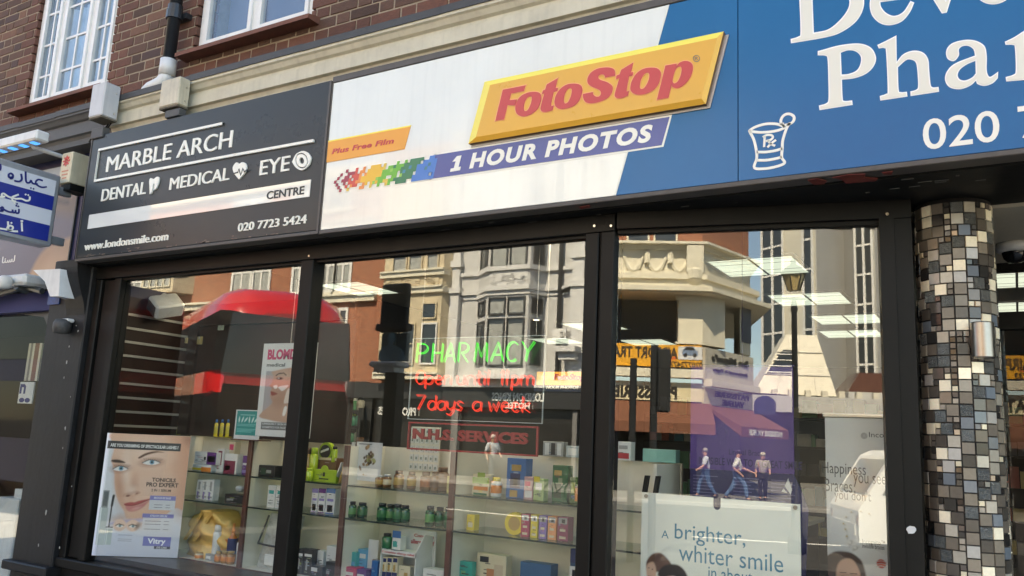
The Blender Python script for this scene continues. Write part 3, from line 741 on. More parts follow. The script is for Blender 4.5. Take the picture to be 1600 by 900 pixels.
m = MB().box((wb[0][0] + wb[1][0]) / 2, (wb[2][0] + wb[3][0]) / 2, YS - .004, YS, zb, zt); m.build('white_band', mat('mirror_white_acrylic', (0.74, 0.74, 0.70), rough=.05, coat=1.0), bs)
m = MB(); write_px('CENTRE', z7(362, 578), z7(645, 475), YS - .004, .003, m, bold=.015); m.build('lettering', SGREY, bs)
m = MB(); trace(m, [[(705, 760, 1), (702, 680), (700, 620), (715, 592), (745, 602), (775, 580), (800, 585), (795, 640), (770, 700), (742, 720, 1), (755, 660), (742, 655), (725, 740)]], z6, YS, .009); m.build('tooth_emblem', LETW, bs)
m = MB(); trace(m, [[(165, 430, 1), (130, 385), (120, 345), (135, 315), (152, 305), (168, 318, 1), (188, 304), (212, 310), (222, 340), (205, 385)]], z7, YS, .009)
m.build('heart_emblem', LETW, bs)
m = MB(); ribbon(m, [(116, 386), (150, 376), (158, 350), (172, 396), (188, 345), (198, 372), (226, 352)], .008, z7, YS - .0092, .002, smooth=False); m.build('pulse_line', SGREY, bs)
cir = lambda cx, cy, rx, ry, n=14, rot=-.25: [(cx + rx * math.cos(2 * PI * i / n) * math.cos(rot) - ry * math.sin(2 * PI * i / n) * math.sin(rot), cy + rx * math.cos(2 * PI * i / n) * math.sin(rot) + ry * math.sin(2 * PI * i / n) * math.cos(rot)) for i in range(n)]
m = MB(); trace(m, [[(558, 302, 1), (588, 245), (635, 221), (675, 233), (700, 270, 1), (682, 325), (635, 362), (590, 346)], cir(630, 292, 46, 58), cir(630, 292, 39, 49), cir(630, 292, 17, 24)], z7, YS, .009); m.build('eye_emblem', LETW, bs)
m = MB(); random.seed(9)
for i in range(30):
    x = random.uniform(-5.3, -3.25); z = 2.664 + random.random() ** 2 * .02; m.box(x, x + random.uniform(.004, .05), YS - .001, YS + .001, z, z + random.uniform(.002, .008))
m.build('bare_scratches', mat('bare_rusty_metal', (0.20, 0.15, 0.12), rough=.8, var=.4, vscale=60), bs)

ph = thing('pharmacy_sign', 'white and blue pharmacy sign with an orange photo plate', 'shop sign', (-.5, YS, 2.66))
ptl, pbl = on(1042, 8, YS), on(960, 306, YS)
ZB, ZT = 2.66, 3.497
xt, xb = -1.214, on(960, 306, YS)[0]
m = MB().prism_y([(-3.166, ZB), (xb, ZB), (xt, ZT), (-3.166, ZT)], YS, -.119); m.build('white_panel', SWHITE, ph)
sx = on(1153, 70, YS)[0]
m = MB().prism_y([(xb + .008, ZB), (sx - .002, ZB), (sx - .002, ZT), (xt + .008, ZT)], YS, -.119); m.box(sx + .002, 1.9, YS, -.119, ZB, ZT); m.build('blue_panel', SBLUE, ph)
m = MB().prism_y([(xb + .001, ZB), (xb + .007, ZB), (xt + .007, ZT), (xt + .001, ZT)], YS - .001, -.12); m.build('white_edge', LETW, ph)
m = MB(); m.box(-3.166, 1.9, YS - .006, -.12, 2.636, 2.657, bev=.003); m.box(-3.166, 1.9, YS - .004, -.12, ZT + .003, ZT + .04, bev=.003); m.box(-3.1665, -3.158, YS - .003, YS, ZB, ZT)
m.build('edge_trim', TRIM, ph)
# photo plate with its bevelled rim
yo, yi = -.225, -.243
zA = lambda x, y: (720 + x / 6.667, 70 + y / 6.667); zB_ = lambda x, y: (920 + x / 6.667, 40 + y / 6.667)
zC = lambda x, y: (700 + x / 4.444, 165 + y / 4.444); zD = lambda x, y: (510 + x / 6.667, 180 + y / 6.667)
O = [on(*q, yo)[[0, 2]] for q in (zA(247, 390), zB_(1405, 55), zB_(1218, 820), zC(141, 262))]
I = [on(*q, yi)[[0, 2]] for q in (zA(305, 422), zB_(1336, 122), zB_(1172, 770), zC(194, 212))]
zt = (O[0][1] + O[1][1]) / 2; zb = (O[2][1] + O[3][1]) / 2; O[0][1] = O[1][1] = zt; O[2][1] = O[3][1] = zb
zt = (I[0][1] + I[1][1]) / 2; zb = (I[2][1] + I[3][1]) / 2; I[0][1] = I[1][1] = zt; I[2][1] = I[3][1] = zb
V = lambda p, y: (p[0], y, p[1])
lg = MB(); lg.prism_y([tuple(p) for p in I[::-1]], yi, YS - .001); plate = lg.build('photo_plate', ORNG, ph)
m = MB(); m.quad(V(O[0], yo), V(I[0], yi), V(I[1], yi), V(O[1], yo)); m.quad(V(O[3], yo), V(I[3], yi), V(I[0], yi), V(O[0], yo)); m.build('yellow_rim', YELB, plate)
m = MB(); m.quad(V(O[1], yo), V(I[1], yi), V(I[2], yi), V(O[2], yo)); m.quad(V(O[2], yo), V(I[2], yi), V(I[3], yi), V(O[3], yo)); m.build('orange_rim', ORNB, plate)
m = MB()
for i in range(4): a, b = O[i], O[(i + 1) % 4]; m.quad(V(a, yo), V(b, yo), V(b, YS - .001), V(a, YS - .001))
m.build('plate_side', mat('bronze_edge', (0.16, 0.075, 0.03), rough=.5), plate)
m = MB(); e = .012; m.prism_y([(O[0][0] + .01, O[0][1] - .01), (O[1][0] + e + .004, O[1][1] - .008), (O[2][0] + e, O[2][1] - e), (O[3][0] + .004, O[3][1] - e)], YS - .006, YS - .0008); m.build('back_edge', SILV, plate)
K = 1
Fg = [[(440, 470, K), (676, 424, K), (656, 482, K), (524, 508, K), (506, 578, K), (585, 570, K), (565, 633, K), (487, 628, K), (450, 778, K), (362, 791, K)]]
o1 = [[(571, 640), (585, 590), (630, 535), (700, 500), (770, 491), (822, 503), (838, 545), (830, 600), (805, 660), (760, 705), (700, 738), (640, 746), (592, 725), (573, 688)], [(656, 650), (665, 600), (690, 555), (720, 537), (740, 545), (738, 590), (722, 640), (700, 680), (675, 693), (659, 680)]]
t1 = [[(1010, 350, K), (987, 452, K), (1012, 449, K), (1004, 484, K), (968, 492, K), (942, 612), (947, 640), (968, 632, K), (956, 680, K), (905, 697), (858, 699), (836, 680), (836, 640), (872, 504, K), (848, 513, K), (856, 478, K), (880, 470, K), (898, 415, K)]]
o2 = [[(979, 585), (995, 525), (1040, 460), (1110, 415), (1190, 406), (1245, 420), (1266, 460), (1258, 520), (1230, 585), (1180, 635), (1110, 662), (1040, 669), (995, 648), (980, 615)], [(1073, 570), (1085, 510), (1110, 465), (1140, 452), (1158, 468), (1155, 510), (1140, 560), (1115, 602), (1090, 613), (1076, 600)]]
Sg = [[(275, 522, K), (172, 541, K), (163, 517), (135, 508), (105, 520), (100, 545), (125, 568), (190, 590), (240, 625), (248, 665), (232, 712), (190, 758), (110, 795), (20, 810), (-30, 797), (-55, 760), (-60, 714, K), (42, 694, K), (50, 722), (80, 742), (112, 738), (128, 712), (122, 682), (90, 660), (30, 635), (-8, 600), (-10, 550), (27, 490), (97, 450), (187, 437), (250, 448), (272, 475)]]
t2 = [[(462, 388, K), (440, 488, K), (463, 486, K), (457, 520, K), (420, 528, K), (395, 660), (399, 687), (418, 680, K), (408, 728, K), (355, 752), (305, 758), (275, 740), (276, 700), (322, 545, K), (285, 560, K), (290, 522, K), (322, 510, K), (340, 462, K)]]
o3 = [[(435, 640), (450, 580), (495, 505), (565, 455), (645, 439), (715, 448), (749, 485), (748, 540), (725, 610), (675, 670), (600, 710), (520, 721), (465, 706), (438, 675)], [(531, 620), (545, 560), (575, 510), (605, 490), (630, 502), (630, 550), (610, 605), (580, 650), (550, 663), (534, 650)]]
pg = [[(800, 418, K), (915, 398, K), (912, 425, K), (950, 387), (1000, 370), (1050, 378), (1080, 410), (1082, 460), (1060, 530), (1020, 590), (960, 640), (910, 652), (875, 640), (862, 618, K), (828, 752, K), (712, 772, K)], [(872, 570), (885, 510), (905, 455), (935, 428), (962, 432), (968, 470), (955, 530), (930, 580), (900, 603), (880, 598)]]
def grow(loops, d):
    # pushes an outline outwards (holes inwards) by d zoomed pixels
    out = []
    for k, lp in enumerate(loops):
        P = [np.array(p[:2], float) for p in lp]; A = sum(P[i][0] * P[(i + 1) % len(P)][1] - P[(i + 1) % len(P)][0] * P[i][1] for i in range(len(P)))
        sg = (1 if A > 0 else -1) * (1 if k == 0 else -1); q = []
        for i, p in enumerate(P):
            a = p - P[i - 1]; b = P[(i + 1) % len(P)] - p; a /= np.linalg.norm(a) + 1e-9; b /= np.linalg.norm(b) + 1e-9
            n = np.array([a[1] + b[1], -a[0] - b[0]]); L = np.linalg.norm(n); n = n / (L + 1e-9) * min(1 / max(L / 2, .45), 2)
            q.append((*(p + sg * n * d), *lp[i][2:]))
        out.append(q)
    return out
m = MB(); m2 = MB(); kk = 0
for g_, cv in ((Fg, zA), (o1, zA), (t1, zA), (o2, zA), (Sg, zB_), (t2, zB_), (o3, zB_), (pg, zB_)):
    kk += 1; trace(m2, grow(g_, 9), cv, yi, .0012 + .0006 * (kk % 2)); trace(m, g_, cv, yi - .0018, .002)
m2.build('letter_outline', PEACH, plate); m.build('lettering', REDL, plate)
m = MB(); trace(m, [cir(1122, 344, 36, 36), cir(1122, 344, 29, 29)], zB_, yi, .0015); write_px('R', zB_(1105, 364), zB_(1142, 322), yi, .0015, m); m.build('registered_mark', mat('grey_mark', (0.2, 0.17, 0.13)), plate)
# blue band "1 HOUR PHOTOS"
PB = [on(*q, YS)[[0, 2]] for q in (zD(1140, 420), zC(1540, 76), zC(1484, 278), zD(1085, 662))]
zt = (PB[0][1] + PB[1][1]) / 2; zb = (PB[2][1] + PB[3][1]) / 2
PB = [(PB[0][0], zt), (PB[1][0], zt), (PB[2][0], zb), (PB[3][0], zb)]
bw = .008
m = MB().prism_y([(PB[3][0] - bw, zb - bw), (PB[2][0] + bw, zb - bw), (PB[1][0] + bw * 1.3, zt + bw), (PB[0][0] - bw, zt + bw)], YS - .0014, YS - .0002); m.build('band_outline', LETW, ph)
band = MB().prism_y(PB[::-1], YS - .0028, YS - .0014).build('hour_band', NAVY, ph)
m = MB(); write_px('HOUR PHOTOS', zC(147, 440), zC(1422, 128), YS - .0028, .0015, m, bold=.045, shear=.2, space=1.16, res=4); trace(m, [[(x, y, 1) for x, y in ((20, 438), (14, 461), (84, 449), (90, 424), (73, 427), (94, 346), (62, 352), (30, 392), (54, 386), (42, 434))]], zC, YS - .0028, .0015); m.build('lettering', LETW, band)
# coloured pixels running into the band
mp = ["....r...R..o..YYYY.y....G..G.DDDDD..BB.", "..r..rrrR.oo.YYYYYYy.GGDGGGDDDDDD.BBBBB", ".r..rr.RRRo.oYYYYYYGGGgGGGDDDbDDBBBBdBB", "r..rrrR.RRoYYYYYYYYGGGGGG.DbDDDDBBBdBBB", ".r..r.RRRooYYYYYYgGGG..GG.gDDDD.BBBBBBB", "..r..R.oRR..oY.YgYGGyyGGDDDDDDDBBBBBB.B", "...r..y....oo..y..G..yG..DDDD..BBBBBBBB"]
pc = {'r': (0.33, 0.03, 0.06), 'R': (0.62, 0.07, 0.05), 'o': (0.78, 0.25, 0.06), 'Y': (0.80, 0.45, 0.04), 'y': (0.72, 0.48, 0.08), 'G': (0.12, 0.42, 0.04), 'g': (0.25, 0.5, 0.08), 'D': (0.015, 0.17, 0.075), 'd': (0.02, 0.16, 0.2), 'B': (0.03, 0.17, 0.5), 'b': (0.02, 0.2, 0.33)}
xl = on(*zD(80, 700), YS)[0] - .01; m = MB(); mo_ = MB(); nr = len(mp); shp = (PB[0][0] - PB[3][0])
cwid = (PB[3][0] - xl) / 38.0; chgt = (zt - zb) / nr
for r, line in enumerate(mp):
    z1 = zt - r * chgt; z0 = z1 - chgt
    for c, ch in enumerate(line):
        if ch == '.': continue
        f0, f1 = (z0 - zb) / (zt - zb) * shp, (z1 - zb) / (zt - zb) * shp; x0 = xl + c * cwid; x1 = x0 + cwid
        m.prism_y([(x0 + f0, z0), (x1 + f0, z0), (x1 + f1, z1), (x0 + f1, z1)], YS - .003, YS - .0015, col=pc[ch]); e = .005
        mo_.prism_y([(x0 + f0 - e, z0 - e), (x1 + f0 + e, z0 - e), (x1 + f1 + e, z1 + e), (x0 + f1 - e, z1 + e)], YS - .0012 - .0002 * ((c + r) % 2), YS - .0003)
mo_.build('pixel_outline', LETW, ph); m.build('colour_pixels', mat('printed_colour', (0.5, 0.5, 0.5), rough=.3, attr=True), ph)
# small orange panel
Q = [on(*zD(*q), YS)[[0, 2]] for q in ((18, 272), (878, 132), (816, 358), (2, 492))]
zt2 = (Q[0][1] + Q[1][1]) / 2; zb2 = (Q[2][1] + Q[3][1]) / 2; xL = -3.157
fp_ = MB().prism_y([(xL, zb2), (Q[2][0], zb2), (Q[1][0], zt2), (xL, zt2)], YS - .003, YS - .0003).build('film_panel', mat('orange_print', (0.80, 0.33, 0.04), rough=.3), ph)
m = MB().prism_y([(xL, zt2), (Q[1][0], zt2), (Q[1][0] + .003, zt2 + .008), (xL, zt2 + .008)], YS - .003, YS - .0003); m.build('yellow_rim', YELB, fp_)
m = MB(); write_px('Plus Free Film', zD(56, 408), zD(706, 236), YS - .003, .0015, m, bold=.032, shear=.18, space=1.05); m.build('lettering', REDL, fp_)
# serif pharmacy name
z4 = lambda x, y: (1200 + x / 4, y / 4)
GL = {
 'P': [[(318, 325, K), (345, 318), (440, 292), (540, 279), (600, 285), (645, 310), (668, 360), (655, 410), (610, 455), (540, 482), (455, 492, K), (460, 610), (472, 638), (520, 635, K), (522, 650, K), (328, 681, K), (326, 665, K), (368, 652), (385, 620), (384, 500), (379, 370), (362, 342), (318, 340, K)], [(448, 325, K), (500, 308), (550, 315), (586, 350), (585, 400), (560, 445), (510, 468), (454, 474, K)]],
 'h': [[(692, 285, K), (740, 262), (796, 233, K), (800, 400, K), (850, 345), (910, 324), (965, 335), (995, 375), (1001, 440), (1010, 530), (1028, 553), (1060, 551, K), (1062, 568, K), (898, 593, K), (897, 577, K), (930, 567), (945, 540), (940, 440), (930, 388), (900, 367), (860, 370), (805, 418, K), (810, 560), (827, 583), (862, 581, K), (864, 598, K), (708, 621, K), (706, 605, K), (743, 592), (755, 560), (745, 330), (732, 295), (697, 296, K)]],
 'a': [[(1128, 362), (1121, 320), (1150, 280), (1220, 258), (1290, 260), (1345, 290), (1360, 345), (1360, 430), (1368, 472), (1392, 488), (1432, 460, K), (1430, 486, K), (1400, 515), (1355, 530), (1315, 520), (1302, 493, K), (1260, 530), (1200, 551), (1140, 540), (1114, 500), (1125, 450), (1175, 402), (1302, 352, K), (1290, 305), (1255, 281), (1215, 282), (1187, 305), (1186, 345), (1160, 374)], [(1303, 370, K), (1240, 397), (1195, 430), (1178, 470), (1195, 503), (1235, 510), (1280, 490), (1305, 462, K)]],
 'r': [[(1488, 265, K), (1540, 240), (1597, 203, K), (1600, 300, K), (1640, 240), (1700, 214), (1742, 235), (1740, 275), (1710, 290), (1680, 274), (1650, 272), (1615, 310), (1604, 345), (1610, 460), (1628, 482), (1685, 472, K), (1686, 487, K), (1495, 502, K), (1493, 487, K), (1540, 472), (1555, 440), (1550, 300), (1535, 275), (1490, 274, K)]],
 'D': [[(150, 263, K), (149, 249, K), (195, 234), (210, 200), (203, 0), (198, -60), (182, -84), (140, -86, K), (138, -100, K), (330, -130), (450, -120), (540, -70), (590, -10), (586, 60), (545, 130), (465, 190), (370, 225)], [(280, 213, K), (380, 190), (455, 130), (506, 60), (515, 0), (490, -60), (430, -95), (350, -105), (268, -95, K), (272, 0)]],
 'e': [[(905, 20, K), (880, 75), (830, 130), (760, 151), (700, 137), (655, 90), (643, 20), (665, -60), (730, -112), (810, -110), (870, -70), (890, -18, K), (694, 8, K), (702, 48), (735, 87), (790, 107), (850, 80), (893, 15, K)], [(700, -14, K), (828, -36, K), (810, -80), (770, -92), (725, -70)]],
 'v': [[(940, -118, K), (1066, -138, K), (1067, -125, K), (1040, -112), (1048, -80), (1112, 15, K), (1152, -95), (1150, -120), (1125, -133, K), (1125, -148, K), (1215, -160, K), (1215, -148, K), (1187, -130), (1165, -95), (1112, 73, K), (1090, 77, K), (985, -90), (968, -106), (940, -106, K)]],
 'o': [cir(1412, -88, 122, 108, 18), cir(1412, -88, 68, 90, 18)]}
m = MB(); m2 = MB()
for g_ in GL.values(): trace(m2, grow(g_, 7), z4, YS, .001, n=6); trace(m, g_, z4, YS - .001, .0012, n=6)
m2.build('letter_outline', mat('bright_white_outline', (0.86, 0.86, 0.84), rough=.3), ph); m.build('lettering', mat('ivory_letters', (0.74, 0.71, 0.62), rough=.3), ph)
m = MB(); write_px('020', (1443, 235), (1560, 171), YS, .0015, m, bold=.008, res=5); write_px('7', (1593, 219), (1640, 160), YS, .0015, m, bold=.008, res=5); m.build('lettering', LETW, ph)
z5 = lambda x, y: (1140 + x / 7.5, 160 + y / 7.5); m = MB()
for pts, cl_ in [([(232, 335), (300, 290), (400, 258), (490, 250), (570, 258), (640, 290), (600, 318), (500, 342), (380, 352), (280, 345)], True), ([(240, 350), (285, 440), (315, 570), (318, 660), (290, 765), (400, 778), (540, 755), (645, 710), (612, 645), (618, 540), (625, 440), (670, 300), (710, 240)], False),
                 ([(318, 583), (430, 582), (540, 565), (620, 540)], False), ([(320, 678), (430, 678), (540, 660), (612, 640)], False), ([(610, 262), (600, 220), (620, 170), (660, 140), (710, 138), (752, 165), (755, 205), (730, 240), (690, 258), (650, 268), (625, 285)], False), ([(610, 262), (640, 250)], False)]:
    ribbon(m, pts, .0105, z5, YS, .0015, closed=cl_)
for pts in ([(405, 525), (412, 400)], [(390, 410), (430, 385), (490, 385), (508, 410), (480, 440), (425, 455)], [(450, 450), (490, 490), (535, 510)], [(445, 528), (490, 480), (545, 440)]): ribbon(m, pts, .0085, z5, YS, .0017)
m.build('mortar_emblem', LETW, ph)

# blade sign of the neighbour, seen on its right hand face
SILVF = mat('silver_sign_frame', (0.33, 0.35, 0.38), rough=.4, metal=.5, var=.1)
bl = thing('blade_sign', 'blue and white striped blade sign with Arabic writing', 'blade sign', (-5.72, -.22, 3.0))
BX = -5.70; by0, by1, bzb, bzt = -.95, -.192, 2.768, 3.282
m = MB(); m.box(BX - .14, BX - .002, by0, by1, bzb, bzt, bev=.01); m.build('frame', SILVF, bl)
yb0, yb1, zb0, zb1 = by0 + .03, -.226, 2.80, 3.235
m = MB(); m.box(BX - .003, BX + .001, yb0, yb1, zb0, zb1); m.build('white_face', mat('lit_white_panel', (0.60, 0.62, 0.68), rough=.25), bl)
hh = (zb1 - zb0) / 4.05
m = MB(); zs = zb1 - hh * 1.05; m.box(BX, BX + .002, yb0, yb1, zs - hh * .95, zs); m.box(BX, BX + .002, yb0, yb1, zb0, zs - hh * 1.95); m.build('blue_stripe', mat('royal_blue_vinyl', (0.012, 0.028, 0.24), rough=.3), bl)
def arab(m, strokes, w=.012, scale=3.333, ox=0, oy=205):
    for ks, pts in enumerate(strokes):
        ee = .0032 + .0007 * (ks % 5); Q = [onx(ox + x / scale, oy + y / scale, BX) for x, y in pts]
        if len(Q) == 1:
            y, z = Q[0][1], Q[0][2]; m.prism_x([(y - w * .6, z), (y, z - w * .6), (y + w * .6, z), (y, z + w * .6)], BX + .001, BX + ee)
        else:
            P = [np.array([q[1], q[2]]) for q in Q]; R_ = []
            for i in range(len(P) - 1):
                p1, p2 = P[i], P[i + 1]; p0 = P[i - 1] if i else p1; p3 = P[i + 2] if i + 2 < len(P) else p2
                for k in range(5): t = k / 5; R_.append(.5 * (2 * p1 + (-p0 + p2) * t + (2 * p0 - 5 * p1 + 4 * p2 - p3) * t * t + (-p0 + 3 * p1 - 3 * p2 + p3) * t ** 3))
            R_.append(P[-1]); L = []; Rr = []
            for i, p in enumerate(R_):
                a = R_[max(i - 1, 0)]; b = R_[min(i + 1, len(R_) - 1)]; d = (b - a) / (np.linalg.norm(b - a) + 1e-9); n_ = np.array([-d[1], d[0]]) * w / 2; L.append(p + n_); Rr.append(p - n_)
            for i in range(len(R_) - 1):
                m.add([(BX + ee, *L[i]), (BX + ee, *L[i + 1]), (BX + ee, *Rr[i + 1]), (BX + ee, *Rr[i]), (BX + .001, *L[i]), (BX + .001, *L[i + 1]), (BX + .001, *Rr[i + 1]), (BX + .001, *Rr[i])], [(0, 3, 2, 1), (0, 1, 5, 4), (3, 7, 6, 2)])
BLUEV = mat('royal_blue_letters', (0.012, 0.02, 0.16), rough=.3); m = MB()
arab(m, [[(243, 290), (215, 292), (190, 278), (186, 262), (200, 252), (222, 258)], [(196, 276), (170, 272), (160, 255)], [(160, 255), (152, 268), (135, 262), (132, 210)], [(108, 222), (112, 250), (98, 262), (72, 258)], [(62, 240), (46, 240), (44, 226), (56, 220), (66, 230), (62, 246), (48, 246)], [(160, 296)], [(174, 300)], [(0, 170), (2, 190), (-2, 205)]])
m.build('lettering', BLUEV, bl); m = MB()
arab(m, [[(154, 340), (152, 358), (135, 362), (110, 352), (80, 352), (62, 345)], [(96, 330), (80, 336), (62, 345), (66, 362), (82, 366)], [(62, 348), (40, 340), (18, 325), (8, 330), (10, 342), (25, 340)], [(18, 340), (-12, 345)], [(132, 330)], [(146, 333)], [(74, 375)]])
arab(m, [[(112, 475), (114, 522)], [(92, 522), (60, 520), (40, 512), (38, 500), (52, 492), (66, 500), (56, 515), (20, 510), (-10, 505)], [(40, 470), (42, 512)], [(58, 478)], [(104, 468), (118, 468)]])
m.build('lettering', LETW, bl); m = MB()
arab(m, [[(98, 405), (96, 425), (82, 425), (80, 410)], [(82, 422), (68, 424), (64, 408)], [(66, 422), (45, 420), (20, 408), (12, 396), (2, 402), (14, 415), (-10, 415)], [(84, 388)], [(94, 392)], [(88, 378)]])
m.build('lettering', BLUEV, bl)
for zz in (3.19, 2.83):
    m = MB(); m.box(BX - .09, BX - .05, by1, -.0755, zz - .028, zz + .028, bev=.004); m.build('bracket', SILVF, bl)

# small cream box with a red flower mark
fx = thing('bell_box', 'narrow cream box with a red flower emblem beside the black sign', 'alarm box', (-5.72, -.08, 3.25))
x0, x1, zf0, zf1 = -5.80, -5.672, 3.245, 3.475
MB().box(x0, x1, -.155, -.0, zf0, zf1, bev=.005).build('cover', mat('cream_metal', (0.62, 0.55, 0.40), rough=.5, var=.15, streak=.15), fx)
m = MB(); cxm, czm = (x0 + x1) / 2, zf1 - .065
for k in range(8): a = k * PI / 4; m.obox((cxm + .006 * math.cos(a) - .006 * math.sin(a), -.158, czm + .006 * math.sin(a) + .006 * math.cos(a)), (.034 * math.cos(a), 0, .034 * math.sin(a)), (0, .003, 0), (.012 * math.sin(a), 0, -.012 * math.cos(a)))
m.build('emblem', REDL, fx)
m = MB()
for k, wd in enumerate((.08, .07, .05)): m.box(cxm - wd / 2, cxm + wd / 2, -.1565, -.155, zf0 + .085 - k * .026, zf0 + .095 - k * .026)
m.build('red_text_lines', mat('faded_red_print', (0.5, 0.2, 0.13)), fx)
MB().box(x0 + .01, x1, -.14, .0, zf0 - .05, zf0 - .002).build('bracket', BLACKP, fx)

# ------------------------------------------------------------------ the neighbour's shop at the left
nb = thing('neighbour_shopfront', 'neighbouring beauty shop with a grey framed glass front', 'shopfront', (-8, .1, 0))
NGREY = mat('grey_aluminium', (0.07, 0.075, 0.075), rough=.4, metal=.4, var=.2)
m = MB(); m.box(-12, -5.835, .06, .4, 2.60, 3.556); m.build('fascia_board', mat('navy_board', (0.012, 0.017, 0.07), rough=.4), nb)
m = MB(); m.box(-12, -5.835, .02, .10, 2.45, 2.6, bev=.005); m.box(-5.94, -5.835, .02, .1, .004, 2.45, bev=.005); m.box(-7.4, -7.3, .02, .1, .004, 2.45); m.box(-12, -7.4, .02, .1, .004, .35)
m.prism_y([(-6.60, 2.45), (-5.94, 2.45), (-5.94, 2.20), (-6.05, 2.32), (-6.6, 2.38)], .025, .095)
m.build('frame', NGREY, nb)
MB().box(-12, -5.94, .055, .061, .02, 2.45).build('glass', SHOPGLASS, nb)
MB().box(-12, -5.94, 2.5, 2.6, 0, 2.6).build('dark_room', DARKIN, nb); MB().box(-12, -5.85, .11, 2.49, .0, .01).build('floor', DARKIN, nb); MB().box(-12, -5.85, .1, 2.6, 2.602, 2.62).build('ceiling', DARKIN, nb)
pp = thing('fascia_poster', 'grey shop fascia print of bare skin with small white Arabic writing', 'poster', (-7, .05, 3))
A = Art(3.2, .86, 200, '5b5562'); A.poly([(2.72, .95), (2.76, .78), (2.86, .66), (3.0, .61), (3.3, .60), (3.3, .95)], 'a98768', .02); A.poly([(2.82, .92), (2.92, .76), (3.05, .70), (3.2, .74), (3.2, .9)], 'c4a080', .06, .7)
A.poly([(1.9, -.1), (2.2, .02), (2.6, .12), (3.05, .10), (3.3, .0), (3.3, -.2)], 'b9b3a8', .03); A.poly([(2.3, .12), (2.7, .10), (3.1, .14), (3.3, .3), (3.3, .42), (2.9, .36), (2.5, .28)], '6b5847', .05); A.line([(2.55, .2), (3.1, .3)], .03, '3d332c', .02)
MB().box(-9.1, -5.88, .045, .0595, 2.62, 3.49).build('board', NGREY, pp); A.build('print', pp, (-9.09, .045, 3.485), (1, 0, 0), (0, 0, 1), PRINT)
m = MB(); v, f = text_mesh('\ufeea\ufe91\ufeae\ufea0\ufe97 \ufe8e\ufee8\ufeb4\ufedf', .02); pA, pB_ = on(0, 415, .043), on(24, 400, .043)
front(np.stack([pA[0] - .25 + v[:, 0] * .45, pA[2] + v[:, 1] * .07, v[:, 2]], 1), f, .044, .001, m); m.build('lettering', LETW, pp)
# LED bar over the neighbour's fascia
lb_ = thing('led_bar', 'white strip light with blue diodes underneath above the blade sign', 'sign light', (-6.5, -.3, 3.53))
m = MB(); m.box(-9.5, -5.78, -.37, -.27, 3.51, 3.585, bev=.012); m.build('housing', WHITEP, lb_)
m = MB(); LEDM = lamp_mat('blue_led', (0.05, 0.3, 1.0), .35)
for k in range(26): m.box(-5.9 - k * .14, -5.85 - k * .14, -.345, -.295, 3.505, 3.51)
m.build('led_diodes', LEDM, lb_)
for x in (-5.95, -7.5): MB().tube([(x, .06, 3.50), (x, -.1, 3.50), (x, -.28, 3.50), (x, -.3, 3.515)], .016, 8).build('bracket', WHITEP, lb_)
# folded awning cassette under the fascia
aw = thing('awning_cassette', 'folded shop awning with white plastic end caps under the neighbouring fascia', 'awning', (-7, -.1, 2.5))
m = MB(); m.box(-12, -5.97, -.20, .015, 2.52, 2.60, bev=.02); m.build('cassette', WHITEP, aw)
c1 = [on(52, 422, -.215)[[0, 2]], on(94, 420, -.215)[[0, 2]], on(92, 463, -.215)[[0, 2]], on(78, 463, -.215)[[0, 2]], on(70, 440, -.215)[[0, 2]], on(60, 430, -.215)[[0, 2]]]
m = MB(); m.prism_y([tuple(p) for p in c1[::-1]], -.215, .0); m.build('end_cap', WHITEP, aw)
p = on(8, 440, -.25); m = MB(); m.lathe([(.03, -.05), (.05, -.03), (.05, .02), (.03, .04)], p[0], -.25, 14, z0=p[2]); m.build('end_cap', WHITEP, aw, smooth=True)
m = MB(); a, b, c = on(0, 465, -.1), on(40, 448, -.1), on(66, 455, -.1); m.tube([a - np.array([.5, 0, .03]), b, c], .022, 8); m.tube([b + np.array([0, .02, -.02]), b + np.array([.0, -.06, .0])], .035, 8); m.build('folding_arm', NGREY, aw)
m = MB(); m.box(-12, -5.86, -.02, .05, 2.36, 2.50); m.build('blue_valance', mat('navy_canvas', (0.01, 0.016, 0.10), rough=.7), aw)
pbq = on(100, 452, -.02); m = MB(); m.box(pbq[0] - .07, pbq[0] + .07, -.085, -.076, pbq[2] - .12, pbq[2] + .10); t_ = tag(m.build('blue_sticker', mat('blue_print', (0.02, 0.06, 0.22), rough=.4, var=.5, vscale=30)), 'small blue printed label at the top of the black pilaster', 'sticker')
# white display stands behind the neighbour's glass, necklace of lights
p = on(30, 800, .4); st_ = thing('display_stand', 'tall white display stand behind the neighbouring glass at the bottom left', 'display stand', (p[0], .4, 0))
m = MB(); m.box(p[0] - .16, p[0] + .14, .3, .5, .06, on(40, 782, .3)[2], bev=.01); m.build('panel', WHITEP, st_)
m = MB(); m.box(p[0] - .03, p[0] + .13, .36, .44, on(40, 782, .3)[2], on(44, 768, .3)[2]); m.build('top_holder', WHITEP, st_)
q0, q1 = on(37, 595, .25), on(66, 536, .25); dpn = thing('mirrored_facade_board', 'striped board painted as a mirrored sunlit building behind the neighbouring glass', 'painted board', (q0[0], .25, q0[2])); m = MB()  # reflection of a sunlit building, painted as stripes on a board
for k, c in enumerate(((.55, .5, .36), (.2, .18, .13), (.6, .55, .4), (.22, .09, .045), (.22, .09, .045), (.6, .56, .42))): w = (q1[0] - q0[0]) / 6; m.box(q0[0] + k * w, q0[0] + (k + 1) * w, .25, .27, q0[2], q1[2], col=c)
m.build('painted_reflection', VCOL, dpn)
q0, q1 = on(27, 630, .24), on(54, 597, .24); wc = thing('reflected_sign_card', 'card standing in for a mirrored white sign with navy mark and two ovals', 'show card', (q0[0], .24, q0[2])); m = MB(); m.box(q0[0], q1[0], .24, .25, q0[2], q1[2]); m.build('card', WHITEP, wc)  # card stands in for a sign mirrored in this glass
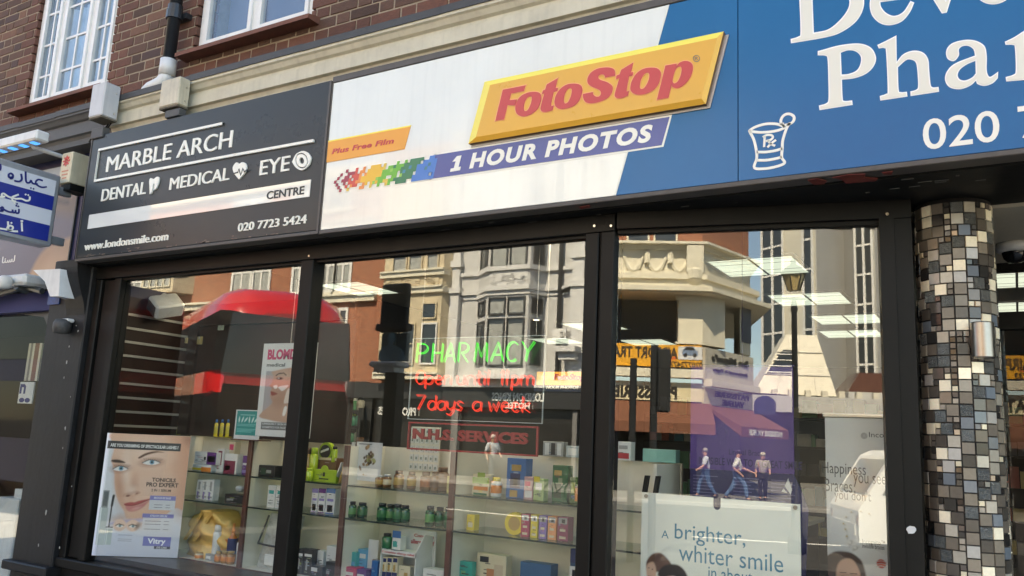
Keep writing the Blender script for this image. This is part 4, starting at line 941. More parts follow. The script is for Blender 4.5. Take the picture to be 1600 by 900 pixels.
w, h = q1[0] - q0[0], q1[2] - q0[2]; m = MB(); m.prism_y([(q0[0] + w * u, q0[2] + h * v) for u, v in ((.05, .45), (.05, .9), (.35, .9), (.45, .8), (.45, .45), (.33, .45), (.33, .75), (.17, .75), (.17, .45))], .238, .24)
for u in (.28, .68): m.prism_y([(q0[0] + w * (u + .18 * math.cos(a)), q0[2] + h * (.15 + .11 * math.sin(a))) for a in [2 * PI * k / 14 for k in range(14)]], .238, .24)
m.build('navy_marks', BLUEV, wc)
wr = thing('bead_string', 'string of white beads with coloured tags hanging inside the neighbouring window', 'bead string', on(75, 600, .2))
m = MB(); m2 = MB()
for k in range(26):
    t = k / 25; p = on(85 - 12 * t + 4 * math.sin(t * 3), 560 + 68 * t, .2); m.lathe([(.003, -.009), (.009, -.004), (.009, .004), (.003, .009)], p[0], p[1], 6, z0=p[2])
for q, c in (((80, 590), (.5, .03, .12)), ((78, 612), (.04, .3, .12)), ((79, 596), (.6, .05, .2))): p = on(*q, .215); m2.box(p[0] - .02, p[0] + .02, .21, .22, p[2] - .03, p[2] + .03, col=c)
m.build('beads', WHITEP, wr); m2.build('tags', VCOL, wr)
# ------------------------------------------------------------------ shop interior
CEILM = mat('ceiling_tiles', (0.42, 0.42, 0.39), rough=.9)
WOOD = mat('dark_red_wood', (0.022, 0.0085, 0.0055), rough=.35, var=.35, vscale=5)
WOOD2 = mat('mahogany_trim', (0.10, 0.030, 0.018), rough=.35, var=.25, vscale=9)
CREAMB = mat('cream_laminate', (0.74, 0.67, 0.55), rough=.5, var=.05, vscale=3)
LINO = mat('shop_floor_lino', (0.16, 0.14, 0.12), rough=.35, var=.15)
DWALL = mat('dim_shop_wall', (0.06, 0.052, 0.045), rough=.7, var=.2)
ALU = mat('aluminium_strip', (0.55, 0.53, 0.50), rough=.35, metal=.8)
room = thing('shop_interior', 'dim pharmacy interior behind the display windows', 'room', (-1.5, 5, 0))
MB().box(-5.16, 2.9, .42, 9.5, 2.85, 2.87).build('ceiling', CEILM, room)
MB().box(-5.16, 2.9, .40, .42, 2.6455, 2.87).build('bulkhead', DWALL, room)
MB().box(-5.3, 2.9, .06, 9.5, -.004, .004).build('floor', LINO, room)
m = MB(); m.box(-5.3, -5.16, .06, 9.5, .004, 2.87); m.box(-5.16, 2.9, 9.4, 9.5, .004, 2.85); m.box(2.85, 2.95, .3, 9.4, .004, 2.85); m.build('wall', DWALL, room)
sw_ = MB(); sw_.box(-5.159, -5.13, .045, .575, 1.53, 2.6)
sw = sw_.build('slat_wall', WOOD, room); m = MB()
for k in range(9):
    z = 2.315 - k * .093; m.box(-5.13, -5.122, .045, .572, z - .008, z + .008)
m.build('metal_groove', ALU, sw)
bp_ = MB(); bp_.box(-5.12, -3.55, .585, .615, 1.53, 2.33); bp_.box(-5.122, -5.02, .56, .584, 1.53, 2.45); bp_.box(-5.02, -3.55, .56, .584, 2.30, 2.45); bp_.build('wood_partition', WOOD, room)
for i, (px, pz, w, h, c) in enumerate([(218, 535, .05, .04, (.5, .45, .25)), (290, 532, .035, .04, (.5, .4, .22)), (312, 532, .045, .055, (.35, .28, .12)), (345, 512, .05, .035, (.3, .36, .3))]):
    p = on(px, pz, .55); m = MB(); m.box(p[0] - w / 2, p[0] + w / 2, .545, .557, p[2] - h / 2, p[2] + h / 2, col=c); m.box(p[0] - .003, p[0] + .003, .541, .545, p[2] + h * .2, p[2] + h * .5, col=(.4, .4, .4))
    tag(m.build('shelf_tag', VCOL), ['cream price tag hanging on the slatted wall', 'cream tag on the left edge of the dark wood partition', 'brown framed tag on the dark wood partition', 'pale green tag at the top of the dark wood partition'][i], 'tag')
# ceiling lights, and unseen panels added to brighten the window display
DIFF = lamp_mat('light_panel_diffuser', (0.84, 1.0, 0.95), .165); DIFF_FILL = lamp_mat('added_fill_diffuser', (1.0, 0.93, 0.80), 1.7)  # second diffuser is added fill for the unseen panels over the display
LAB = {}
def panel(x, y, lab):
    t = thing('ceiling_light', lab, 'ceiling light', (x, y, 2.85), group='square ceiling light panels in the shop')
    m = MB(); s = .3
    m.box(x - s, x + s, y - s, y - s + .025, 2.838, 2.8498); m.box(x - s, x + s, y + s - .025, y + s, 2.838, 2.8498); m.box(x - s, x - s + .025, y - s + .025, y + s - .025, 2.838, 2.8498); m.box(x + s - .025, x + s, y - s + .025, y + s - .025, 2.838, 2.8498)
    m.box(x - .008, x + .008, y - s + .025, y + s - .025, 2.839, 2.8498)
    for k in (-2, -1, 1, 2): m.box(x - s + .025, x + s - .025, y + k * .11 - .003, y + k * .11 + .003, 2.8405, 2.8496)
    m.build('frame', WHITEP, t); MB().box(x - s + .026, x + s - .026, y - s + .026, y + s - .026, 2.842, 2.8495).build('diffuser', DIFF_FILL if y < 1 else DIFF, t)
PX = [(-1.46, 2.25, 'largest light panel seen through the splayed right hand window'), (-1.40, 3.6, 'second light panel down in the splayed right hand window'), (-1.30, 4.75, 'third light panel down in the splayed right hand window'), (-1.42, 5.75, 'lowest and smallest light panel in the splayed right hand window'),
      (-4.95, 2.1, 'light panel at the top left of the middle window beside the red bus reflection'), (-4.9, 5.8, 'light panel behind the last letters of the green neon word'), (-3.85, 4.7, 'light panel behind the right edge of the middle window'), (-3.8, 6.1, 'light panel low behind the left edge of the splayed window'),
      (.05, 3.2, 'light panel seen over the entrance door beside the mosaic column'), (.05, 4.4, 'lower light panel over the entrance door beside the mosaic column'), (-4.5, .73, 'added light panel hidden high above the left display shelves'), (-3.2, .73, 'added light panel hidden high above the middle display shelves'), (-2.1, .73, 'added light panel hidden high near the double mullion'), (-3.85, .73, 'added light panel hidden above the first upright'), (-2.6, .73, 'added light panel hidden above the third upright')]
for x, y, l in PX: panel(x, y, l)
SPOT = lamp_mat('downlight_lens', (1.0, 0.9, 0.7), 1.2)
for i, q in enumerate([(1245, 624), (922, 490), (838, 499), (383, 517), (427, 515), (1343, 625)]):
    p = onz(*q, 2.849); p = p if p[1] < 9 and p[1] > 0 else onz(*q, 2.849)
    if not (.5 < p[1] < 9.3 and -5.1 < p[0] < 2.8): continue
    t = thing('downlight', ['small round downlight low in the splayed window', 'round downlight behind the grey building reflection at right', 'round downlight above the neon sign', 'round downlight over the dark wood partition at left', 'round downlight over the dark wood partition beside the hanging poster', 'round downlight at the right of the splayed window'][i], 'ceiling light', p)
    MB().lathe([(.055, 0), (.058, -.006), (.04, -.008)], p[0], p[1], 16, z0=2.8498).build('rim', WHITEP, t); MB().lathe([(.038, -.006), (.03, -.009)], p[0], p[1], 16, z0=2.8498).build('lens', SPOT, t)

# ---- display shelving
dsv = thing('display_shelving', 'cream window display shelving with mahogany uprights and glass shelves', 'shelving', (-3.2, .5, 0))
ZS1, ZS2, ZB0 = 1.302, 1.119, .757
MB().box(-5.12, -1.44, .68, .70, .5, 1.523).build('back_panel', CREAMB, dsv)
MB().box(-5.12, -1.44, .352, .68, .66, ZB0).build('base_board', CREAMB, dsv)
UX = [-4.125, -3.331, -2.583]
for x in UX:
    MB().box(x - .017, x + .017, .338, .36, .70, 1.523, bev=.003).build('upright', WOOD2, dsv)
for x in UX + [-4.985, -1.455]: MB().box(x - .008, x + .008, .36, .679, ZB0, 1.52).build('side_panel', CREAMB, dsv)
SHG = glass('shelf_glass', .05, (.80, .88, .83)); SHE = mat('shelf_glass_edge', (0.022, 0.036, 0.03), rough=.2)
sp_ = [-4.977] + UX + [-1.463]
for z in (ZS1, ZS2):
    for a, b in zip(sp_[:-1], sp_[1:]):
        g = MB().box(a + .0095, b - .0095, .353, .679, z - .008, z).build('glass_shelf', SHG, dsv); MB().box(a + .0095, b - .0095, .348, .3525, z - .0085, z + .0005).build('edge', SHE, g)
MB().box(-5.15, -1.6, .06, .337, .60, .752).build('window_ledge', WOOD, dsv)
MB().box(-5.12, -1.44, .337, .352, .5, ZB0 - .0005).build('front_trim', WOOD2, dsv)

# ---- goods
_A = dict(blk=(.012, .012, .013), wht=(.66, .65, .62), red=(.45, .03, .04), grn=(.012, .13, .05), lim=(.36, .50, .03), yel=(.70, .52, .04), blu=(.015, .12, .34), navy=(.01, .02, .1), gold=(.42, .26, .07), org=(.65, .2, .03), pur=(.12, .03, .18), teal=(.01, .30, .26), gry=(.3, .3, .29), pnk=(.6, .06, .14), brn=(.13, .06, .03), sil=(.5, .5, .5), lil=(.25, .2, .42), crm=(.6, .52, .36), dkg=(.01, .05, .025), sky=(.1, .35, .55), mar=(.2, .02, .05))
def C(c): return _A[c] if isinstance(c, str) else c
def goods_box(name, label, x0, x1, yb, yt, z, y=.42, dep=.05, col='wht', bands=(), cat='box', group=None, words=None, rz=0.0):
    a, b = on(x0, yb, y)[0], on(x1, yb, y)[0]; h = max(.02, on((x0 + x1) / 2, yt, y)[2] - z); w = b - a
    t = thing(name, label, cat, ((a + b) / 2, y, z), rz=rz, group=group)
    MB().box(-w / 2, w / 2, 0, dep, .0005, h, col=C(col), bev=.0015).build('carton', VCOL, t, world=False)
    if bands:
        m = MB()
        k_ = sum(map(ord, label)); rg = random.Random(k_); lum = sum(C(col)) / 3; tc_ = (.06, .06, .07) if lum > .2 else (.42, .42, .40)
        for q in range(rg.randint(3, 6)):      # lines of small print
            u = rg.uniform(.08, .4); v = rg.uniform(.08, .9); m.box(-w / 2 + u * w, -w / 2 + min(.94, u + rg.uniform(.15, .5)) * w, -.0005, .0, v * h, (v + rg.uniform(.012, .03)) * h, col=tuple(t * rg.uniform(.5, 1.2) for t in tc_))
        for q in range(rg.randint(1, 3)): u = rg.uniform(.05, .6); v = rg.uniform(.05, .7); cc = C(rg.choice(list(_A))); m.box(-w / 2 + u * w, -w / 2 + (u + rg.uniform(.1, .3)) * w, -.0004, .0, v * h, (v + rg.uniform(.04, .16)) * h, col=tuple(.6 * a + .4 * b for a, b in zip(C(col), cc)))
        for u0, v0, u1, v1, c in bands: m.box(-w / 2 + u0 * w, -w / 2 + u1 * w, -.0008, .0, v0 * h, v1 * h, col=C(c))
        m.build('printed_panel', VCOL, t, world=False)
    if words:
        m = MB()
        for s, u0, v0, u1, v1, c in words: write(s, (-w / 2 + u0 * w, v0 * h), (-w / 2 + u1 * w, v1 * h), -.0009, .0006, m, bold=.02, col=C(c), res=2)
        m.build('lettering', VCOL, t, world=False)
    return t
def goods_bottle(name, label, xc, yb, wpx, yt, z, y=.44, col='grn', lid='blk', lab='wht', shape='jar', cat='bottle', group=None):
    p = on(xc, yb, y); w = on(xc + wpx / 2, yb, y)[0] - on(xc - wpx / 2, yb, y)[0]; h = max(.02, on(xc, yt, y)[2] - z); r = w / 2
    t = thing(name, label, cat, (p[0], y, z), group=group)
    if shape == 'jar': pr = [(r * .9, 0.0006), (r, .006), (r, h * .70), (r * .92, h * .76), (r * .68, h * .80), (r * .66, h * .82)]; l = [(r * .74, h * .815), (r * .74, h * .985), (r * .68, h)]
    elif shape == 'tall': pr = [(r * .9, 0.0006), (r, .005), (r, h * .74), (r * .8, h * .80), (r * .45, h * .82)]; l = [(r * .8, h * .805), (r * .78, h * .97), (r * .6, h)]
    else: pr = [(r * .9, 0.0006), (r, .005), (r, h * .55), (r * .7, h * .64), (r * .32, h * .72), (r * .32, h * .76)]; l = [(r * .4, h * .755), (r * .4, h * .85), (r * .25, h * .87), (r * .25, h), (r * .1, h)]
    gl = mat('coloured_bottle', (.5, .5, .5), rough=.12, attr=True, coat=.5)
    MB().lathe(pr, 0, 0, 18, col=C(col)).build('body', gl, t, world=False, smooth=True)
    MB().lathe(l, 0, 0, 18, col=C(lid)).build('cap', VCOL, t, world=False, smooth=True)
    if lab: MB().lathe([(r * 1.004, h * .2), (r * 1.012, h * .205), (r * 1.012, h * .6), (r * 1.004, h * .605)], 0, 0, 18, col=C(lab)).build('label', VCOL, t, world=False, smooth=True)
    return t
# left bay
goods_box('lavender_box', 'white and violet patterned carton lying on two small boxes at the far left', 303, 337, 722, 706, ZS1 + .045, col='wht', dep=.07, bands=[(.58, 0, 1, 1, 'pur'), (.62, .2, .95, .7, 'lil'), (.44, .35, .54, .6, 'blk')])
goods_box('cosmetic_box', 'flat white box with a yellow stripe under the violet patterned carton', 300, 314, 736, 725, ZS1, col='wht', dep=.07, bands=[(0, .1, 1, .45, 'yel')])
goods_box('cosmetic_box', 'flat white and orange box under the violet patterned carton', 314, 329, 737, 726, ZS1, col='wht', dep=.07, bands=[(0, .0, 1, .6, 'org')])
goods_box('cream_box', 'tall white carton with a maroon square on the upper shelf of the left bay', 336, 347, 738, 701, ZS1, y=.46, col='wht', bands=[(.2, .3, .75, .9, 'mar')])
goods_box('cream_box', 'white carton with a dark red lower panel on the upper shelf of the left bay', 349, 368, 739, 709, ZS1, y=.43, col='wht', bands=[(.0, 0, .9, .65, 'mar'), (.1, .15, .5, .4, 'red')])
goods_box('cosmetic_box', 'small pale carton behind the dark red panelled carton', 356, 366, 708, 690, ZS1 + .11, y=.50, col='crm', bands=[(.2, .4, .8, .8, 'pnk')])
goods_box('purple_carton', 'purple and white carton at the right end of the upper shelf beside the first upright', 377, 385, 741, 712, ZS1, y=.42, col='pur', bands=[(.1, .5, .9, .62, 'wht'), (0, .1, 1, .25, 'lil')])
goods_box('purple_carton', 'tall white and purple carton leaning beside the first mahogany upright', 385, 392, 742, 699, ZS1, y=.47, col='wht', bands=[(.4, 0, 1, 1, 'pur'), (.1, .3, .4, .6, 'lil')])
for k, lb in enumerate(['first slim white carton at the left of the lower glass shelf', 'second slim white carton on the lower glass shelf of the left bay', 'third slim white carton on the lower glass shelf of the left bay']):
    goods_box('white_carton', lb, 305 + k * 9, 313.5 + k * 9, 781 + k, 749, ZS2, col='wht', bands=[(.3, .5, .65, .9, 'gry'), (.1, .12, .9, .2, 'gry'), (.2, .05, .5, .4, 'lil')], group='slim white cartons in the left bay')
goods_box('open_gift_box', 'low black gift box on the lower glass shelf of the left bay', 350, 385, 787, 773, ZS2, col='blk', dep=.09, bands=[(.1, .3, .4, .5, 'gry')])
q = on(375, 775, .45); g_ = thing('gift_lid', 'black box lid standing open behind the low black gift box', 'box lid', (q[0], .47, ZS2))
m = MB(); m.obox((-.05, .05, .10), (.11, 0, -.012), (0, .006, 0), (-.025, .03, .11), col=C('blk')); m.build('lid', VCOL, g_, world=False)
MB().lathe([(.018, 0), (.03, .01), (.03, .03), (.01, .038)], -.02, -.005, 14, col=C('sil'), z0=.072).build('silver_jar', VCOL, g_, world=False, smooth=True)
gb_ = thing('gold_bag', 'crumpled gold tote bag with two straps at the bottom of the left bay', 'bag', (on(315, 872, .42)[0], .46, ZB0))
GOLDM = mat('crinkled_gold_foil', (0.72, 0.43, 0.12), rough=.38, metal=.25, bump=1.0, bscale=22, var=.2)
m = MB(); nx, nz = 22, 16; wv = []
for j in range(nz + 1):
    for i in range(nx + 1):
        u = i / nx; v = j / nz; x = (u - .5) * (.40 - .05 * v); z = .30 * v * (1 - .18 * (2 * u - 1) ** 2)
        wv.append((x, -.06 * math.sin(PI * u) * (1 - .6 * v) + .02 * math.sin(u * 17 + v * 5) * v + .016 * math.sin(v * 14 + u * 6), z + .001))
nvv = len(wv); wv2 = [(x, .14 - y * .6 - .05 * z, z) for x, y, z in wv]
fs = []; idf = lambda i, j: j * (nx + 1) + i
for j in range(nz):
    for i in range(nx):
        a, b, c, d = idf(i, j), idf(i + 1, j), idf(i + 1, j + 1), idf(i, j + 1); fs.append((a, b, c, d)); fs.append((nvv + a, nvv + d, nvv + c, nvv + b))
for j in range(nz): fs.append((idf(0, j), idf(0, j + 1), nvv + idf(0, j + 1), nvv + idf(0, j))); fs.append((idf(nx, j), nvv + idf(nx, j), nvv + idf(nx, j + 1), idf(nx, j + 1)))
for i in range(nx): fs.append((idf(i, nz), idf(i + 1, nz), nvv + idf(i + 1, nz), nvv + idf(i, nz)))
m.add(wv + wv2, fs); m.build('bag_body', GOLDM, gb_, world=False, smooth=True)
for s in (-.12, -.03):
    m = MB(); m.obox((s - .06, -.055, .10), (.03, 0, 0), (0, .004, 0), (.11, .03, .19)); m.build('strap', GOLDM, gb_, world=False)
goods_bottle('spray_can', 'tall white spray can beside the gold bag', 337, 868, 10, 819, ZB0, y=.44, col='wht', lid='wht', lab=None, shape='tall')
goods_bottle('sun_oil', 'orange pump bottle with a blue label at the bottom of the left bay', 361, 872, 11, 817, ZB0, y=.47, col='org', lid='org', lab='navy', shape='pump')
goods_box('sun_cream_box', 'orange tube carton tilted beside the orange pump bottle', 344, 354, 874, 842, ZB0, y=.45, col='org', bands=[(.1, .2, .9, .5, 'gold')], rz=.2)
for k, lb in enumerate(['amber jar in front of the white spray can', 'amber jar under the orange pump bottle', 'amber jar at the foot of the first upright']):
    goods_bottle('amber_jar', lb, 341 + k * 9.5, 877 + k, 9, 861, ZB0, y=.39, col=(.35, .16, .04), lid='gold', lab='org', cat='jar', group='small amber jars in the left bay')
goods_bottle('glass_jar', 'small clear jar in front of the gold bag', 311, 872, 9, 862, ZB0, y=.38, col='crm', lid='gold', lab='org', cat='jar')
goods_box('cosmetic_box', 'low grey carton in front of the gold bag', 320, 337, 875, 866, ZB0, y=.38, col='gry', bands=[(.1, .3, .5, .7, 'wht')])
goods_box('toothbrush_pack', 'white blister pack with a red ribbon beside the first upright', 367, 378, 879, 848, ZB0, y=.42, col='wht', bands=[(.3, .5, .9, .8, 'red'), (.2, .45, .5, .6, 'red')])
# behind the first mullion
goods_box('black_box', 'black carton with a grey oval on the upper shelf beside the first window mullion', 403, 428, 745, 727, ZS1, col='blk', dep=.08, bands=[(.15, .2, .45, .75, 'dkg'), (.5, .35, .8, .6, 'gry')])
goods_box('green_box', 'dark green carton half hidden by the first window mullion', 440, 449, 748, 703, ZS1, y=.45, col='dkg', bands=[(.1, .3, .6, .7, 'grn')])
for k, lb in enumerate(['left white skincare carton on the lower shelf beside the first mullion', 'right white skincare carton on the lower shelf beside the first mullion']):
    goods_box('skincare_box', lb, 416 + k * 13, 428 + k * 13, 794 + k, 758 + k, ZS2, col='wht', bands=[(.2, .62, .8, .78, 'teal'), (.2, .3, .8, .34, 'gry'), (.2, .2, .8, .24, 'gry')], group='white skincare cartons')
nw = thing('clear_bag', 'clear plastic wash bag with grey zip edges standing in the bay behind the first mullion', 'bag', (on(415, 888, .42)[0], .44, ZB0))
m = MB(); m.obox((-.10, 0, .001), (.26, 0, 0), (0, .03, 0), (.03, .05, .32)); m.build('bag_body', mat('frosted_plastic', (0.45, 0.44, 0.40), rough=.3, var=.35, vscale=14, bump=.5, bscale=12), nw, world=False)
m = MB(); m.tube([(-.10, -.006, .14), (.16, .0, .13)], .006, 6); m.tube([(-.07, .035, .31), (-.10, -.006, .14)], .006, 6); m.tube([(-.02, .0, .07), (.14, .0, .05)], .005, 6); m.build('zip', mat('dark_zip', (0.04, 0.04, 0.04)), nw, world=False)
MB().box(-.03, .05, -.012, -.002, .02, .085, col=C('wht'), bev=.004).build('paper_tag', VCOL, nw, world=False)
# bay right of the mullion
goods_bottle('hair_spray', 'tall gold aerosol next to the first mullion on the upper shelf', 478, 750, 9, 699, ZS1, y=.44, col='gold', lid='brn', lab=None, shape='tall')
goods_bottle('hair_spray', 'tall lime green aerosol on the upper shelf', 488, 751, 10, 699, ZS1, y=.45, col='lim', lid='lim', lab=None, shape='tall')
goods_bottle('travel_spray', 'short gold aerosol below the tall gold one', 475, 750, 8, 730, ZS1, y=.39, col='gold', lid='gold', lab=None, shape='tall')
goods_bottle('travel_spray', 'short lime green aerosol below the tall lime one', 483, 751, 8, 731, ZS1, y=.39, col='lim', lid='lim', lab=None, shape='tall')
rt_ = thing('hair_tin', 'round lime and black hairdressing disc stacked above the lime display box', 'tin', (on(504, 718, .46)[0], .46, ZS1 + .12))
m = MB(); m.tube([(0, .02, .055), (0, .05, .055)], .055, 24, col=C('lim')); m.tube([(0, .014, .055), (0, .02, .055)], .04, 24, col=C('blk')); m.build('disc', VCOL, rt_, world=False)
m = MB(); m.obox((-.03, .009, .045), (.06, 0, .02), (0, .004, 0), (0, 0, .013), col=C('wht')); m.build('white_band', VCOL, rt_, world=False)
goods_box('hair_box', 'brown box carrying the lime and black disc on the upper shelf', 494, 523, 752, 715, ZS1, y=.47, dep=.09, col='brn', bands=[(0, .9, 1, 1, 'crm')])
lb2 = goods_box('lime_display', 'lime green display box with a rounded peak on the upper shelf', 487, 524, 752, 734, ZS1, y=.41, dep=.05, col='lim', bands=[(.3, .2, .7, .3, 'blk'), (.46, .45, .54, .8, 'blk')])
m = MB(); m.prism_y([(.035 * math.cos(a) * .9, .062 + .035 * math.sin(a)) for a in [PI * k / 10 for k in range(11)]], .001, .004, col=C('lim')); m.build('peak', VCOL, lb2, world=False)
goods_bottle('hair_serum', 'small lime bottle with a black top beside the black disc', 522, 720, 7, 697, ZS1 + .115, y=.48, col='lim', lid='blk', lab=None, shape='tall')
lf_ = thing('leaflet_stack', 'brown and white leaflets leaning against the second mahogany upright', 'leaflets', (on(530, 756, .42)[0], .42, ZS1))
m = MB(); random.seed(4)
for k in range(6): m.obox((-.05 + k * .014, .02 * (k % 3), .001), (.008, .05, 0), (.012, -.004, 0), (.05, .0, .12 + .03 * k), col=[C('wht'), C('brn'), C('crm'), C('gold')][k % 4])
m.build('leaflets', VCOL, lf_, world=False)
for k, (lb, c) in enumerate(zip(['left child medicine carton with a grey violet cap stripe on the lower shelf', 'middle child medicine carton with a violet cap stripe on the lower shelf', 'right child medicine carton with a blue stripe on the lower shelf'], ['lil', 'pur', 'blu'])):
    x = [485, 495.5, 507.5][k]
    goods_box('medicine_box', lb, x, x + [9.5, 11, 14][k], 800 + k, 763, ZS2, y=.42, col='wht', bands=[(0, .82, 1, 1, c), (.15, .5, .85, .6, 'lil'), (.2, .1, .8, .36, 'blk'), (.3, .14, .7, .28, 'crm'), (.05, .02, .95, .06, c)], group='child medicine cartons')
for k, (x0, x1, yt, cl_, lb) in enumerate([(462, 471, 857, 'blk', 'left black razor carton at the bottom beside the first mullion'), (472, 486, 858, 'blk', 'right black razor carton at the bottom beside the first mullion'), (491, 503, 860, 'wht', 'white carton behind the black razor cartons'), (507, 526, 853, 'wht', 'large white carton stacked on a black one near the second upright')]):
    goods_box('razor_box', lb, x0, x1, 898, yt, ZB0, y=.43 if k < 2 else .47, dep=.06, col=cl_, bands=[(.1, .72, .9, .82, 'wht'), (.3, .2, .5, .6, 'gry')])
goods_box('razor_box', 'low black carton with a white label in front at the bottom', 483, 502, 905, 884, ZB0, y=.39, dep=.06, col='blk', bands=[(.1, .55, .6, .85, 'wht')])
goods_box('razor_box', 'black carton under the large white carton near the second upright', 507, 524, 905, 878, ZB0, y=.42, dep=.06, col='blk', bands=[(.1, .3, .4, .5, 'gry')])
# middle bay
lv = thing('leaflet', 'white leaflet with a picture of scattered brown nuts on the upper shelf', 'leaflet', (on(575, 758, .44)[0], .44, ZS1))
a, b = on(558, 690, .44), on(594, 745, .44); A = Art(b[0] - a[0], a[2] - b[2], 60, 'c9c8c6'); random.seed(8)
for k in range(34):
    r = abs(random.gauss(0, .05)); t = random.uniform(0, 6.28); A.ell(A.w * .5 + r * math.cos(t), A.h * .48 + r * 1.2 * math.sin(t), .008 + random.random() * .009, .007 + random.random() * .006, random.choice(['5a3a20', '7b5836', '9a7a54', '3c2716', '8a8f52']), .3, random.random() * 3)
A.rect(A.w * .1, A.h * .05, A.w * .6, A.h * .07, '777777'); A.rect(A.w * .1, A.h * .9, A.w * .8, A.h * .91, '999999')
MB().box(a[0], b[0], .4405, .443, b[2] - .03, a[2]).build('sheet', WHITEP, lv); A.build('print', lv, (a[0], .44, a[2]), (1, 0, 0), (0, 0, 1), PRINT)
xs_ = [(592, 'amber pill jar with a gold lid under the nut leaflet'), (604, 'second amber pill jar from the nut leaflet'), (622, 'broad amber jar with a gold label in the middle of the upper shelf'), (642, 'narrow amber jar between two broad jars on the upper shelf'), (664, 'reddish amber jar with a cream label'), (678, 'brown jar left of the big brown jar')]
for k, (x, lb) in enumerate(xs_):
    goods_bottle('amber_bottle', lb, x, 764 + (x - 592) * .09, [11, 11, 13, 12, 14, 11][k], [742, 741, 735, 737, 737, 737][k], ZS1, y=.44 + .02 * (k % 2), col=(.16, .075, .025), lid=['sil', 'sil', 'brn', 'brn', 'brn', 'brn'][k], lab=['gold', 'crm', 'gold', 'gold', (.35, .13, .05), 'brn'][k], group='amber supplement jars')
goods_bottle('amber_bottle', 'largest brown jar at the right end of the upper shelf', 690, 773, 17, 730, ZS1, y=.50, col=(.18, .10, .06), lid='brn', lab=(.25, .16, .1))
goods_box('cream_card', 'small yellow card beside the largest brown jar', 697, 705, 775, 744, ZS1, y=.43, dep=.006, col=(.62, .55, .25))
for k, x in enumerate((545, 562, 593, 606, 617, 629, 668, 683, 697)):
    goods_bottle('vitamin_bottle', ['green vitamin bottle nearest the second upright', 'second green vitamin bottle from the second upright', 'left bottle in the middle cluster of green vitamin bottles', 'second bottle in the middle cluster of green vitamin bottles', 'third bottle in the middle cluster of green vitamin bottles', 'right bottle in the middle cluster of green vitamin bottles', 'left bottle of the green trio beside the third upright', 'middle bottle of the green trio beside the third upright', 'green vitamin bottle touching the third upright'][k],
                 x + 3, 810 + (x - 545) * .1, 12.5, 783 + (x - 545) * .06 + (k % 2), ZS2, y=.42 + .03 * (k % 2), col=(.004, .06, .022), lid='blk', lab=(.015, .13, .04) if k % 3 else (.10, .26, .08), group='green vitamin bottles')
# bottom of the middle bay
goods_box('medicine_box', 'teal medicine carton at the bottom of the middle bay', 541, 555, 890, 862, ZB0 + .06, y=.45, dep=.08, col=(.03, .33, .33), bands=[(.1, .3, .9, .5, 'sky')])
goods_box('medicine_box', 'blue medicine carton beside the teal one', 557, 571, 892, 858, ZB0 + .06, y=.48, dep=.08, col='sky', bands=[(.1, .6, .9, .8, 'wht'), (0, 0, 1, .2, 'blu')])
goods_box('medicine_box', 'pink medicine carton under the teal one', 536, 555, 905, 886, ZB0, y=.41, dep=.08, col='pnk', bands=[(.1, .5, .8, .7, 'wht')])
goods_box('medicine_box', 'purple medicine carton under the blue one', 556, 571, 907, 890, ZB0, y=.42, dep=.08, col='pur', bands=[(.1, .5, .8, .7, 'wht')])
lf2 = goods_box('leaflet', 'white leaflet leaning between the blue carton and the white allergy display', 575, 588, 880, 843, ZB0 + .07, y=.5, dep=.004, col='wht', rz=.3, cat='leaflet')
goods_box('paper_box', 'tan carton leaning behind the blue and yellow pack', 568, 586, 900, 873, ZB0, y=.5, dep=.05, col=(.3, .18, .08))
goods_box('medicine_box', 'blue pack with a yellow stripe left of the allergy display', 579, 589, 903, 876, ZB0, y=.43, dep=.05, col='blu', bands=[(0, .1, 1, .3, 'yel')])
al = thing('allergy_display', 'white cardboard counter display with red allergy relief headings', 'display stand', (on(620, 905, .4)[0], .42, ZB0))
x0, x1 = on(592, 900, .40)[0], on(648, 900, .40)[0]; zt_ = on(620, 825, .52)[2]; zf = on(615, 860, .40)[2]
m = MB(); m.box(x0, x1 + .02, .55, .556, ZB0, zt_); m.box(x0, x1, .40, .404, zf - .025, zf); m.box(x0, x0 + .006, .40, .55, ZB0, zf); m.box(x1 - .006, x1, .40, .55, ZB0, zf); m.box(x0 + .006, x1 - .006, .404, .55, zf - .012, zf - .008)
m.prism_x([(.40, zf), (.55, zf), (.55, zt_ - .02), (.47, zf + .09)], x1 - .006, x1); m.box(x0, x1, .40, .404, ZB0, ZB0 + .03); m.build('card_stand', mat('white_card', (.64, .63, .60), rough=.5), al)
for s_, l_, r_, y_ in (('Complete', ((x0 + x1) / 2 - .01, zt_ - .045), (x1 + .005, zt_ - .022), .549), ('allergy relief', ((x0 + x1) / 2 - .03, zt_ - .085), (x1 + .01, zt_ - .052), .549), ('Complete allergy relief', (x0 + .01, zf - .021), (x1 - .01, zf - .006), .3995)):
    m = MB(); write(s_, l_, r_, y_, .0008, m, bold=.02, col=C('red')); m.build('lettering', VCOL, al)
goods_bottle('nasal_spray', 'green bottle on the top tier of the allergy display', 604, 858, 13, 833, zf - .004, y=.46, col='grn', lid='blk', lab=None)
goods_box('nasal_spray_box', 'white carton with a blue top on the top tier of the allergy display', 612, 625, 858, 837, zf - .004, y=.45, col='wht', bands=[(0, .85, 1, 1.35, 'blu'), (.1, .2, .6, .6, 'teal')])
for k in range(3): goods_box('tablet_box', ['left', 'middle', 'right'][k] + ' navy and cream tablet carton in the allergy display', 595 + k * 8.7, 603 + k * 8.7, 893, 870, ZB0 + .035, y=.42, col='crm', bands=[(0, 0, 1, .42, 'navy'), (.1, .8, .9, .95, 'navy'), (.2, .45, .6, .7, 'gold')], group='tablet cartons in the allergy display')
